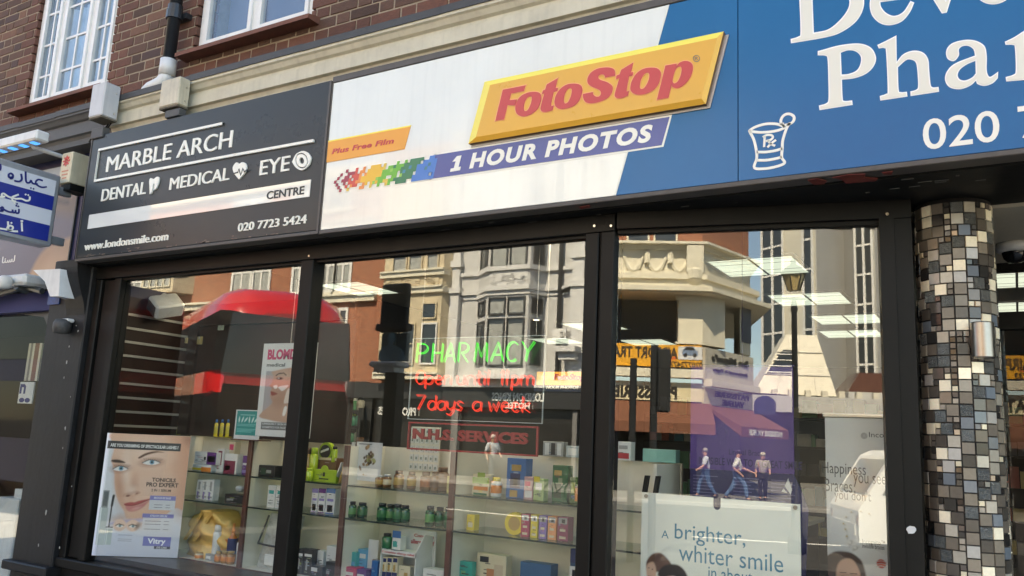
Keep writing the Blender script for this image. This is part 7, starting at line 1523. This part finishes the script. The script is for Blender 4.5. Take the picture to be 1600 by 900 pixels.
def cant_write(s_, u0, u1, za, zb_, m_, g=.12):
    o = np.array([xc, -W0, za]) + nn3 * (g + .002) + dv3 * (u1 * L3); m = MB(); write_uv(s_, o, -dv3, (0, 0, 1), m, (0, 0), ((u1 - u0) * L3, zb_ - za), .03, .03); m.build('lettering', m_, b4)
INK = mat('black_sign_ink', (0, 0, 0))
cant_write("San Miguel's", .12, .88, zA3(563), zA3(549), INK); cant_write('Restaurant & Tapas', .15, .85, zA3(577), zA3(570), INK)
MB().box(xl, xc - .01, -W0 - .2, -W0 + .06, zA3(626), zA3(597)).build('cream_fascia', mat('cream_fascia', (.66, .58, .38), rough=.5), b4); cant_board('cream_fascia', zA3(640), zA3(602), mat('cream_fascia', (0, 0, 0)), .08)
far_write(b4, 'PATISSERIE', (958, 620), (1058, 604), W0 - .06, 3, INK, .04); cant_write('PATISSERIE', .2, .9, zA3(615), zA3(606), INK, .09); cant_write('VALERIE', .35, .8, zA3(628), zA3(618), INK, .09)
AWN = mat('brown_awning_canvas', (0.17, 0.065, 0.035), rough=.8, var=.15)
m = MB(); za, zb_ = zA3(628), zA3(662); m.prism_x([(-W0 + .02, za), (-W0 + 1.6, zb_), (-W0 + 1.6, zb_ - .35), (-W0 + 1.55, zb_ - .35), (-W0 + 1.55, zb_ - .04), (-W0 + .02, za - .06)], xl, xc + .3)
o = np.array([xc, -W0, 0.]); a = o + nn3 * .02; e = o + dv3 * L3 + nn3 * .02; f = nn3 * 1.5
m.add([(*a[:2], za), (*e[:2], za), (*(e + f)[:2], zb_), (*(a + f)[:2], zb_), (*(e + f)[:2], zb_ - .35), (*(a + f)[:2], zb_ - .35), (*a[:2], za - .06), (*e[:2], za - .06)], [(0, 3, 2, 1), (3, 5, 4, 2), (6, 7, 4, 5), (0, 1, 7, 6), (0, 6, 5, 3), (1, 2, 4, 7)])
m.build('awning', AWN, b4)
p = A3(1155, 668); m = MB(); write_uv('PATISSERIE VALERIE', o + nn3 * 1.525 + dv3 * (L3 * .85) + np.array([0, 0, zb_ - .28]), -dv3, (0, 0, 1), m, (0, 0), (L3 * .7, .2), .01, .02); m.build('lettering', SIGNW, b4)
MB().prism_z(pl4(-.4), .004, zA3(626) - .001).build('shop_front', SHOPD, b4)
hs2 = A3(1195, 632, 26); hg = thing('hanging_sign', 'round topped dark hanging shop sign on the corner of the cream building', 'sign', (hs2[0], -26, hs2[2])); m = MB()
m.prism_y([(hs2[0] + .36 * math.cos(a), hs2[2] + .30 * math.sin(a)) for a in [PI * k / 10 for k in range(11)]] + [(hs2[0] - .36, hs2[2] - .34), (hs2[0] + .36, hs2[2] - .34)], -26.05, -25.95); m.build('board', mat('dark_navy', (0, 0, 0)), hg); m = MB(); m.box(hs2[0] - .9, hs2[0] + .4, -26.03, -25.97, hs2[2] + .33, hs2[2] + .38); m.build('bracket', INK, hg)
# office tower behind
TW = 60.0; T3 = lambda px, py=450, w=TW: across(px, py, w, 3)
TCL = mat('cream_cladding', (0.66, 0.61, 0.50), rough=.55, var=.06, vscale=.6); TGR = mat('grey_trim_and_shade', (0.46, 0.45, 0.43), rough=.5, var=.08, vscale=.6)
tw = thing('office_tower', 'tall office tower in cream panels, its shaded faces coloured grey, with ribbon windows', 'building', (T3(1280)[0], -64, 0))
vx = [(T3(1192, 450, 62.5)[0], -62.5), (T3(1274, 450, 58.5)[0], -58.5), (T3(1320, 450, 63.5)[0], -63.5), (T3(1338, 450, 61)[0], -61), (T3(1366, 450, 60)[0], -60), (T3(1400, 450, 64)[0], -64), (T3(1470, 450, 60)[0], -60)]
m = MB(); m.prism_z(vx + [(T3(1470, 450, 85)[0], -85), (T3(1197, 450, 85)[0], -85)], .0, 62); m.build('cladding', TCL, tw)
def facet(i, u0, u1, m_, name, ncol, rows=24, z0=6.0, dz=2.25, fm=None, thick=.06):
    p, q = np.array([*vx[i], 0.]), np.array([*vx[i + 1], 0.]); d = q - p; n = np.array([-d[1], d[0], 0]); n = n / np.linalg.norm(n); n = n if n[1] > 0 else -n
    m = MB(); m.obox(p + d * u0 + n * .01 + np.array([0, 0, z0]), d * (u1 - u0), n * thick, (0, 0, rows * dz)); part = m.build(name, m_, tw)
    if ncol:
        m = MB(); dl = d * (u1 - u0)
        for k in range(ncol + 1): m.obox(p + d * u0 + dl * (k / ncol) - d / np.linalg.norm(d) * .09 + n * .07 + np.array([0, 0, z0]), d / np.linalg.norm(d) * .18, n * .08, (0, 0, rows * dz))
        for r in range(rows + 1): m.obox(p + d * u0 + n * .07 + np.array([0, 0, z0 + r * dz - .08]), dl, n * .06, (0, 0, .16))
        m.build('mullions', WFR, part)
facet(0, .0, .42, PANE, 'window', 2); facet(0, .80, .97, PANE, 'window', 1); facet(1, .02, .98, TGR, 'shade_grey_panels', 0); facet(2, .0, 1, TGR, 'shade_grey_panels', 0); facet(3, .02, .98, PANE, 'window', 2); facet(4, .03, .97, TGR, 'shade_grey_panels', 0); facet(5, .3, .9, PANE, 'window', 3)  # grey on the tower faces is their shade, put into the colour
# pyramid podium
pyb, pyt = 45.0, 48.0; Bq = [T3(1178, 613, pyb), T3(1308, 621, pyb)]; Tq = [T3(1228, 522, pyt), T3(1276, 525, pyt)]
pz0, pz1 = (Bq[0][2] + Bq[1][2]) / 2, (Tq[0][2] + Tq[1][2]) / 2
py_ = thing('pyramid_pavilion', 'cream pyramid roofed pavilion with a dark glazed strip in front of the tower', 'building', ((Bq[0][0] + Bq[1][0]) / 2, -pyb, 0))
x0, x1, u0, u1 = Bq[0][0], Bq[1][0], Tq[0][0], Tq[1][0]; yb2 = -pyb - (x1 - x0); yt2 = -pyt - (u1 - u0)
m = MB(); m.add([(x0, -pyb, pz0), (x1, -pyb, pz0), (x1, yb2, pz0), (x0, yb2, pz0), (u0, -pyt, pz1), (u1, -pyt, pz1), (u1, yt2, pz1), (u0, yt2, pz1)], [(3, 2, 1, 0), (4, 5, 6, 7), (0, 1, 5, 4), (1, 2, 6, 5), (2, 3, 7, 6), (3, 0, 4, 7)]); m.build('roof', TCL, py_)
fpnt = lambda a, t: np.array([x0 + (u0 - x0) * t + a * ((x1 - x0) + ((u1 - u0) - (x1 - x0)) * t), -pyb + (pyb - pyt) * t, pz0 + (pz1 - pz0) * t]); nf = np.array([0, pz1 - pz0, pyt - pyb]); nf = nf / np.linalg.norm(nf)
def onroof(pts, m_, name, h=.06):
    q = [fpnt(*p) + nf * .01 for p in pts]; t = [p + nf * h for p in q]; n = len(q); m = MB(); m.add(q + t, [tuple(range(n))[::-1], tuple(range(n, 2 * n))] + [(i, (i + 1) % n, (i + 1) % n + n, i + n) for i in range(n)]); return m.build(name, m_, py_)
gz = onroof([(.03, .33), (.40, .33), (.36, .72), (.12, .72)], PANE, 'glazed_strip')
for k in range(4): t = .33 + k * .10; onroof([(.03, t), (.40, t), (.40, t + .012), (.03, t + .012)], WFR, 'glazing_bar', .1)
for k in (.3, .68): onroof([(0, k), (1, k), (1, k + .006), (0, k + .006)], TGR, 'panel_joint', .07)
for a in (.25, .5, .75): onroof([(a, 0), (a + .006, 0), (a + .006, .3), (a, .3)], TGR, 'panel_joint', .065)
m = MB(); m.box(x0 - 8, x1 + 14, -pyb - 6, -pyb + .6, pz0 - 1.0, pz0 - .1); m.build('grey_canopy', TGR, py_); m = MB(); m.box(x0 - 8, x1 + 14, -pyb - 6, -pyb - .5, .004, pz0 - 1.001); m.build('dark_arcade', SHOPD, py_)
m = MB()
for k in range(16): m.box(x0 + k * .9, x0 + k * .9 + .3, -pyb + .1, -pyb + .5, pz0 - .099, pz0 + .25)
m.build('gutter_brackets', TCL, py_)
s0, s1, s2, s3_ = T3(1325, 612, 46), T3(1380, 612, 46), T3(1342, 582, 47), T3(1380, 582, 47); sk = thing('brown_skylight', 'brown glazed sloping skylight beside the pyramid roof', 'skylight', (s0[0], -46, s0[2]))
m = MB(); xx = s1[0] + 2; m.add([(s0[0], -46, s0[2]), (xx, -46, s0[2]), (xx, -50, s0[2]), (s0[0], -50, s0[2]), (s2[0], -47, s2[2]), (xx, -47, s2[2]), (xx, -49, s2[2]), (s2[0], -49, s2[2])], [(3, 2, 1, 0), (4, 5, 6, 7), (0, 1, 5, 4), (1, 2, 6, 5), (2, 3, 7, 6), (3, 0, 4, 7)]); m.build('glazing', mat('bronze_glass', (.09, .04, .025), rough=.2), sk)
m = MB(); m.box(s0[0], xx, -50, -45.9, pz0 - .099, s0[2]); m.build('louvre_base', TGR, sk)

# ---- red double-deck bus
bc = np.array([-11.42, -7.65]); bus = thing('double_decker_bus', 'red double decker bus with a domed roof in the road, mirrored in the left window', 'bus', (bc[0], bc[1], -.12), rz=math.radians(29))
BRED = mat('bus_red_paint', (0.55, 0.012, 0.016), rough=.18, coat=.6, var=.05); BGL = mat('bus_black_glass', (.008, .009, .010), rough=.05, spec=.22)
BSD = mat('bus_tinted_side', (.007, .007, .008), rough=.6, spec=.06)
def busring(x, w0, w1, z0, z1, r):
    return [(x, -w0, z0), (x, w0, z0), (x, w0, (z0 + z1) / 2), (x, w1, z1 - r), (x, w1 - r * .4, z1 - r * .35), (x, w1 - r * 1.1, z1 - r * .04), (x, 0, z1 + .03), (x, -w1 + r * 1.1, z1 - r * .04), (x, -w1 + r * .4, z1 - r * .35), (x, -w1, z1 - r), (x, -w0, (z0 + z1) / 2)]
def loft(m, rings):
    n = len(rings[0]); b = len(m.v)
    for r in rings: m.v += [tuple(p) for p in r]
    for i in range(len(rings) - 1):
        for k in range(n): f = (b + i * n + k, b + i * n + (k + 1) % n, b + (i + 1) * n + (k + 1) % n, b + (i + 1) * n + k); m.f.append(f); m.c.append(None); m.mi.append(0)
    q = len(m.v); m.v += [tuple(p) for p in rings[0]] + [tuple(p) for p in rings[-1]]; m.f += [tuple(q + k for k in range(n))[::-1], tuple(q + n + k for k in range(n))]; m.c += [None] * 2; m.mi += [0] * 2
m = MB(); hw = 1.27
m.mi = []; loft(m, [busring(-10.9, hw, hw - .12, .35, 4.05, .4), busring(-10.6, hw, hw - .06, .32, 4.36, .42), busring(-1.2, hw, hw - .06, .32, 4.38, .42), busring(-.55, hw, hw - .08, .32, 4.28, .45), busring(-.12, hw - .05, hw - .16, .34, 4.02, .5), busring(.0, hw - .1, hw - .26, .36, 3.80, .5)])
m.build('body', BRED, bus, world=False, smooth=True)
m = MB(); m.box(-10.7, -.585, -hw - .006, -hw + .01, .36, 2.3); m.box(-10.7, -.585, hw - .01, hw + .006, .36, 2.3); m.build('lower_dark_side', BSD, bus, world=False)  # black runs down past the windows over the red skirts, standing in for shade
m = MB()
for s in (-1, 1): m.add([(-10.5, s * (hw + .006), 2.72), (-.25, s * (hw + .006), 2.72), (-.35, s * (hw - .045), 3.80), (-10.5, s * (hw - .04), 3.80), (-10.3, s * (hw - .05), 2.75), (-.6, s * (hw - .05), 2.75), (-.45, s * (hw - .12), 3.72), (-10.3, s * (hw - .12), 3.72)], [(0, 1, 2, 3), (7, 6, 5, 4), (0, 4, 5, 1), (1, 5, 6, 2), (2, 6, 7, 3), (3, 7, 4, 0)])
m.build('upper_side_window', BSD, bus, world=False)
m = MB()
for s in (-1, 1): m.add([(-.27, s * (hw + .009), 2.70), (.021, s * (hw - .08), 2.70), (.019, s * (hw - .17), 3.76), (-.37, s * (hw - .035), 3.80), (-.27, s * (hw - .2), 2.70), (-.05, s * (hw - .3), 2.70), (-.05, s * (hw - .35), 3.76), (-.37, s * (hw - .25), 3.80)], [(0, 1, 2, 3), (7, 6, 5, 4), (0, 4, 5, 1), (1, 5, 6, 2), (2, 6, 7, 3), (3, 7, 4, 0)])
m.build('corner_glazing', BGL, bus, world=False)
m = MB(); w = hw - .13
w = hw - .09; m.add([(.018, -w, 2.66), (.018, w, 2.66), (.016, w - .1, 3.74), (.016, -w + .1, 3.74), (-.06, -w, 2.70), (-.06, w, 2.70), (-.09, w - .06, 3.74), (-.09, -w + .06, 3.74)], [(0, 1, 2, 3), (7, 6, 5, 4), (0, 4, 5, 1), (1, 5, 6, 2), (2, 6, 7, 3), (3, 7, 4, 0)]); m.build('upper_windscreen', mat('bus_windscreen', (.012, .013, .015), rough=.05, spec=.9), bus, world=False)
m = MB(); m.prism_z([(-.58, -hw - .007), (-.13, -hw + .035), (.02, -hw + .09), (.02, hw - .09), (-.13, hw - .035), (-.58, hw + .007)], .37, 2.3); m.build('windscreen_and_dark_skirt', BGL, bus, world=False); m = MB(); m.box(-.05, .022, -w + .05, w - .05, 2.303, 2.46); m.build('destination_blind', BGL, bus, world=False)  # windscreen black carried down over the red front in place of shade
for s in (-1, 1):
    m = MB(); m.tube([(.0, s * (w - .18), .62), (.03, s * (w - .18), .62)], .07, 14); m.build('headlight', mat('headlamp', (.12, .12, .12), rough=.3), bus, world=False)
    for x in (-1.9, -8.2):
        m = MB(); m.tube([(x, s * hw - s * .18, .48), (x, s * hw + s * .005, .48)], .48, 20); m.build('wheel', mat('tyre_rubber', (.015, .015, .015), rough=.8), bus, world=False)
    m = MB(); m.tube([(-.1, s * hw, 2.3), (.25, s * (hw + .18), 2.2), (.28, s * (hw + .2), 1.8)], .035, 6); m.box(.22, .3, s * (hw + .12), s * (hw + .28), 1.6, 1.95); m.build('mirror', BGL, bus, world=False)

# ---- coach added to darken the left reflections, and a dark street panel near our kerb
co = thing('added_dark_coach', 'added navy double decker coach darkening the mirrored street left of the red bus', 'coach', (-14.0, -4.95, -.12), rz=0)
NVP = mat('navy_coach_paint', (.012, .013, .028), rough=.45, spec=.2)
m = MB(); m.box(-12, 0, -2.5, 0, .35, 4.25, bev=.25); m.build('body', NVP, co, world=False)
m = MB(); m.box(-11.6, -.4, -.02, .012, 2.75, 3.75); m.build('upper_side_window', BGL, co, world=False)
m = MB(); m.box(-11.6, -.4, -.02, .012, 1.35, 2.35); m.build('lower_dark_side', BGL, co, world=False)
m = MB(); m.box(-.02, .012, -2.3, -.2, 1.0, 3.8); m.build('windscreen', BGL, co, world=False)
for x in (-2.2, -9.0):
    for y in (-2.3, -.16): m = MB(); m.tube([(x, y - .16, .5), (x, y + .17, .5)], .5, 18); m.build('wheel', mat('tyre_rubber', (.015, .015, .015), rough=.8), co, world=False)
SW_ = 4.2; sv = lambda x, y: across(490 + x / 2.904, 370 + y / 2.903, SW_, 1)[[0, 2]]
p0 = sv(347, 700); fb = thing('street_panel', 'dark street panel on a post with a slate blue figure cut-out and a white tray', 'street panel', (p0[0], -SW_, 0))
DBB = mat('dark_brown_board', (.012, .009, .007), rough=.5)
a, b = sv(285, 432), sv(418, 205); m = MB(); m.box(a[0], b[0], -SW_ - .12, -SW_ - .02, a[1], b[1], bev=.02); m.build('dark_header', DBB, fb); m = MB(); m.box(a[0] - .05, b[0] + .04, -SW_ - .13, -SW_ - .01, a[1] + .02, a[1] + .10, bev=.01); m.build('moulding', DBB, fb)
a, b = sv(288, 562), sv(412, 433); m = MB(); m.box(a[0], b[0], -SW_ - .10, -SW_ - .04, a[1], b[1]); m.build('back_panel', mat('dark_teal_panel', (.07, .10, .10), rough=.4), fb)
FIGM = mat('slate_blue_figure', (.10, .2, .26), rough=.4)
m = MB(); c_ = sv(347, 462); e_ = sv(366, 432); m.prism_y([(c_[0] + (e_[0] - c_[0]) * math.cos(t), c_[1] + (e_[1] - c_[1]) * math.sin(t)) for t in [2 * PI * k / 20 for k in range(20)]], -SW_ - .039, -SW_ - .01); m.build('figure_head', FIGM, fb)
m = MB(); m.prism_y([tuple(sv(*q)) for q in ((287, 560), (402, 560), (401, 535), (390, 508), (365, 492), (335, 490), (306, 500), (289, 522))], -SW_ - .0385, -SW_ - .012); m.build('figure_shoulders', FIGM, fb)
a, b = sv(255, 590), sv(388, 564); m = MB(); m.box(a[0], b[0], -SW_ - .2, -SW_ + .05, a[1], b[1], bev=.02); m.build('white_tray', WHITEP, fb)
a, b = sv(275, 614), sv(372, 591); m = MB(); m.box(a[0], b[0], -SW_ - .15, -SW_ + .03, a[1], b[1]); m.build('tray_bracket', WHITEP, fb)
a, b = sv(315, 700), sv(378, 614); m = MB(); m.box(a[0], b[0], -SW_ - .14, -SW_, 0, b[1]); m.build('post', DBB, fb)

# ---- white people carrier, lamp post, traffic lights, bicycle, pedestrians
van = thing('white_van', 'white people carrier with dark windows in the road, mirrored behind the silver banner', 'van', (across(1318, 800, 11.8, 3)[0], -11.8, -.12), rz=0)
VWH = mat('white_car_paint', (.75, .75, .73), rough=.2, coat=.5)
side = [(0, .35), (0, .85), (.12, 1.05), (.55, 1.75), (.75, 1.84), (3.6, 1.86), (4.3, 1.15), (4.95, .95), (5.05, .4)]
m = MB(); m.add([(x, -.93, z) for x, z in side] + [(x, .93, z) for x, z in side], [tuple(range(9))[::-1], tuple(range(9, 18))] + [(i, (i + 1) % 9, (i + 1) % 9 + 9, i + 9) for i in range(9)]); m.build('body', VWH, van, world=False)
m = MB()
for s in (-1, 1):
    y0, y1 = (.931, .94) if s > 0 else (-.94, -.931)
    for q in ([(.38, 1.12), (.66, 1.68), (1.35, 1.70), (1.35, 1.12)], [(1.45, 1.12), (1.45, 1.70), (2.6, 1.70), (2.6, 1.12)], [(2.7, 1.12), (2.7, 1.70), (3.5, 1.70), (4.05, 1.14)]): m.prism_y(q, y0, y1)
m.build('side_window', BGL, van, world=False); m = MB(); m.obox((.155, -.75, 1.12), (0, 1.5, 0), (-.015, 0, .008), (.36, 0, .56)); m.build('rear_window', BGL, van, world=False)
m = MB(); m.obox((-.02, -.75, .45), (0, 1.5, 0), (.03, 0, 0), (0, 0, .18)); m.build('bumper', TGR, van, world=False)
for s in (-1, 1):
    MB().box(-.01, .06, s * .78, s * .9, .62, .78).build('tail_lamp', mat('dark_red_lens', (.12, .01, .01), rough=.2), van, world=False)
    for x in (.95, 4.0): m = MB(); m.tube([(x, s * .75, .33), (x, s * .945, .33)], .33, 18); m.build('wheel', mat('tyre_rubber', (0, 0, 0)), van, world=False)
DKI = mat('dark_cast_iron', (.018, .02, .022), rough=.45)
WL = 12.0; lp0 = across(1240, 440, WL, 3); lx, lz = lp0[0], lp0[2]
sl2 = thing('street_lamp', 'dark Victorian style lantern lamp post mirrored in front of the tower', 'street lamp', (lx, -WL, -.12))
MB().lathe([(.16, 0), (.16, .25), (.10, .35), (.09, 1.1), (.06, 1.2), (.05, lz - .45), (.07, lz - .42), (.05, lz - .3), (.03, lz - .18)], lx, -WL, 14, z0=-.12).build('post', DKI, sl2, smooth=True)
m = MB(); m.tube([(lx - .32, -WL, lz - .32), (lx + .32, -WL, lz - .32)], .02, 8); m.build('ladder_bar', DKI, sl2)
MB().lathe([(.10, -.17), (.20, .12), (.20, .14)], lx, -WL, 6, z0=lz).build('lantern_glass', mat('lantern_glass_amber', (.5, .38, .18), rough=.1), sl2)
MB().lathe([(.23, .14), (.24, .17), (.10, .30), (.05, .33), (.05, .38), (.02, .45)], lx, -WL, 12, z0=lz).build('lantern_cap', DKI, sl2)
m = MB()
for k in range(6): a = 2 * PI * k / 6; m.tube([(lx + .105 * math.cos(a), -WL + .105 * math.sin(a), lz - .17), (lx + .205 * math.cos(a), -WL + .205 * math.sin(a), lz + .14)], .012, 5)
m.build('lantern_frame', DKI, sl2)
WT = 9.5; tp = across(990, 560, WT, 3); tl_ = thing('traffic_light', 'black traffic light post seen from behind with signal heads, mirrored before the pastry shop', 'traffic light', (tp[0], -WT, -.12))
m = MB(); m.tube([(tp[0], -WT, -.12), (tp[0], -WT, tp[2])], .055, 10); m.tube([(tp[0] + .32, -WT, -.12), (tp[0] + .32, -WT, across(1012, 535, WT, 3)[2])], .06, 10); m.build('post', DKI, tl_)
for dx, py in ((.47, 590),):
    z = across(1010, py, WT, 3)[2]; m = MB(); m.box(tp[0] + dx - .1, tp[0] + dx + .1, -WT - .1, -WT + .1, z - .52, z + .45, bev=.02); sh = m.build('signal_head', DKI, tl_)
    m = MB()
    for k in range(3): zz = z + .28 - k * .31; m.tube([(tp[0] + dx, -WT - .1, zz), (tp[0] + dx, -WT - .28, zz - .02)], .11, 12, cap=False)
    m.build('visor', DKI, sh)
    for k, c in enumerate(((.25, .01, .01), (.25, .12, .01), (.01, .2, .08))): zz = z + .28 - k * .31; m = MB(); m.tube([(tp[0] + dx, -WT - .1, zz), (tp[0] + dx, -WT - .12, zz)], .095, 12, col=c); m.build('lens', VCOL, sh)
bk_ = thing('bicycle', 'parked bicycle mirrored among the packs of the right hand shelves', 'bicycle', (across(872, 770, 18, 1)[0], -18, -.12))
TYR = mat('tyre_rubber', (0, 0, 0))
for dx in (-.52, .52):
    m = MB(); m.tube([(dx + .33 * math.cos(2 * PI * k / 24), 0, .35 + .33 * math.sin(2 * PI * k / 24)) for k in range(25)], .02, 6); wq = m.build('wheel', TYR, bk_, world=False); m = MB()
    for k in range(8): a = PI * k / 8; m.tube([(dx - .32 * math.cos(a), 0, .35 - .32 * math.sin(a)), (dx + .32 * math.cos(a), 0, .35 + .32 * math.sin(a))], .003, 4)
    m.build('spokes', CHROME, wq, world=False)
m = MB()
for a, b in (((-.52, .35), (-.05, .32)), ((-.05, .32), (-.2, .85)), ((-.2, .85), (.38, .82)), ((.38, .82), (-.05, .32)), ((-.52, .35), (-.17, .75)), ((.38, .9), (.52, .35)), ((.38, .82), (.36, 1.0))): m.tube([(a[0], 0, a[1]), (b[0], 0, b[1])], .018, 6)
m.build('frame', DKI, bk_, world=False); m = MB(); m.tube([(.36, -.25, 1.02), (.36, 0, 1.0), (.36, .25, 1.02)], .014, 6); m.build('handlebar', DKI, bk_, world=False); m = MB(); m.box(-.34, -.08, -.07, .07, .9, .95, bev=.03); m.build('saddle', TYR, bk_, world=False)

SKIN = mat('skin', (.45, .24, .16), rough=.6)
def person(label, x, y, zg, face, shirt, trousers, hair, stride=.25, arm=.2, hgt=1.72, cap=None):
    t = thing('person', label, 'person', (x, y, zg), rz=face); s = hgt / 1.75
    J = {'pel': (0, 0, .95), 'wst': (0, 0, 1.12), 'chs': (.02, 0, 1.34), 'nek': (.02, 0, 1.48), 'hd': (.04, 0, 1.56), 'hd2': (.045, 0, 1.68), 'hl': (0, .09, .92), 'kl': (stride * .75, .10, .52), 'al': (stride * .9, .10, .10), 'tl': (stride * .9 + .15, .11, .04), 'hr': (0, -.09, .92), 'kr': (-stride * .35, -.10, .50), 'ar': (-stride * 1.15, -.10, .12), 'tr': (-stride * 1.05 + .12, -.11, .04),
         'sl': (.02, .19, 1.41), 'el': (-arm * .5, .24, 1.14), 'wl': (arm * .3, .25, .92), 'fl': (arm * .55, .25, .83), 'sr': (.02, -.19, 1.41), 'er': (arm * .5, -.25, 1.15), 'wr': (arm * 1.6, -.24, 1.0), 'fr': (arm * 1.95, -.23, .96)}
    Rr = {'pel': .15, 'wst': .14, 'chs': .155, 'nek': .065, 'hd': .085, 'hd2': .095, 'hl': .10, 'kl': .07, 'al': .05, 'tl': .04, 'hr': .10, 'kr': .07, 'ar': .05, 'tr': .04, 'sl': .075, 'el': .052, 'wl': .038, 'fl': .04, 'sr': .075, 'er': .052, 'wr': .038, 'fr': .04}
    E_ = [('pel', 'wst'), ('wst', 'chs'), ('chs', 'nek'), ('nek', 'hd'), ('hd', 'hd2'), ('pel', 'hl'), ('hl', 'kl'), ('kl', 'al'), ('al', 'tl'), ('pel', 'hr'), ('hr', 'kr'), ('kr', 'ar'), ('ar', 'tr'), ('chs', 'sl'), ('sl', 'el'), ('el', 'wl'), ('wl', 'fl'), ('chs', 'sr'), ('sr', 'er'), ('er', 'wr'), ('wr', 'fr')]
    def skin(names, edges, grow_, m_, name):
        me = bpy.data.meshes.new('sk'); idx = {n: i for i, n in enumerate(names)}; me.from_pydata([tuple(c * s for c in J[n]) for n in names], [(idx[a], idx[b]) for a, b in edges], [])
        o = bpy.data.objects.new('sk', me); COL.objects.link(o); md = o.modifiers.new('s', 'SKIN')
        for i, n in enumerate(names): me.skin_vertices[0].data[i].radius = ((Rr[n] + grow_) * s * (.8 if n in ('pel', 'wst', 'chs') else 1), (Rr[n] + grow_) * s); me.skin_vertices[0].data[i].use_root = (i == 0)
        sb = o.modifiers.new('b', 'SUBSURF'); sb.levels = 2; bpy.context.view_layer.update()
        nm = bpy.data.meshes.new_from_object(o.evaluated_get(bpy.context.evaluated_depsgraph_get())); bpy.data.objects.remove(o); nm.materials.clear(); nm.materials.append(m_); nm.polygons.foreach_set('use_smooth', [True] * len(nm.polygons)); return link(name, nm, t)
    skin(list(J), E_, 0, SKIN, 'body')
    top = ['chs', 'wst', 'pel', 'sl', 'el', 'sr', 'er']; skin(top, [('chs', 'wst'), ('wst', 'pel'), ('chs', 'sl'), ('sl', 'el'), ('chs', 'sr'), ('sr', 'er')], .034, mat('cloth_%s' % shirt, shirt, rough=.9), 'shirt')
    leg = ['pel', 'hl', 'kl', 'al', 'hr', 'kr', 'ar']; skin(leg, [('pel', 'hl'), ('hl', 'kl'), ('kl', 'al'), ('pel', 'hr'), ('hr', 'kr'), ('kr', 'ar')], .018, mat('cloth_%s' % trousers, trousers, rough=.9), 'trousers')
    m = MB(); m.lathe([(.10 * s, 0), (.108 * s, .05 * s), (.095 * s, .11 * s), (.05 * s, .145 * s), (.01, .15 * s)], .025 * s, 0, 14, z0=1.645 * s); m.build('hair', mat('hair_%s' % hair, hair, rough=.8), t, world=False, smooth=True)
    m = MB(); m.tube([(.135 * s, 0, 1.64 * s), (.155 * s, 0, 1.60 * s), (.14 * s, 0, 1.585 * s)], [.008, .018, .012], 6); m.build('nose', SKIN, t, world=False, smooth=True)
    m = MB(); [m.lathe([(.004, -.01), (.012, 0), (.004, .01)], .132 * s, q * .035 * s, 6, z0=1.65 * s) for q in (-1, 1)]; m.build('eyes', INK, t, world=False)
    m = MB()
    for a, b in (('al', 'tl'), ('ar', 'tr')): m.tube([np.array(J[a]) * s - np.array([.05, 0, .04]), np.array(J[a]) * s + np.array([.05, 0, -.05]), np.array(J[b]) * s + np.array([.04, 0, -.0])], [.05, .055, .04], 8)
    m.build('shoes', INK, t, world=False, smooth=True); return t
p = across(1103, 740, 25.6, 3); person('walking grey haired man in a white shirt and jeans', p[0], -25.6, 0.0, PI, 'b4b9c0', '3f5a7a', '8a857c', .3, .2, 1.6)
p = across(1152, 740, 25.0, 3); person('man in a white T-shirt and blue jeans striding with one arm raised forward', p[0], -25.0, 0.0, 0, 'bcbcb8', '4a6686', '2a2320', .36, .35, 1.6)
p = across(1190, 740, 26.2, 3); person('person in pale clothes standing beyond the striding man', p[0], -26.0, 0.0, PI / 2, '908a80', '23222c', 'b0a898', .05, .1, 1.55)
p = across(766, 720, 22.5, 1); person('man in a white T-shirt and flat cap mirrored above the right hand shelf', p[0], -22.6, 0.0, .3, 'c0c4c8', '50555c', 'b5b0a6', .2, .15)
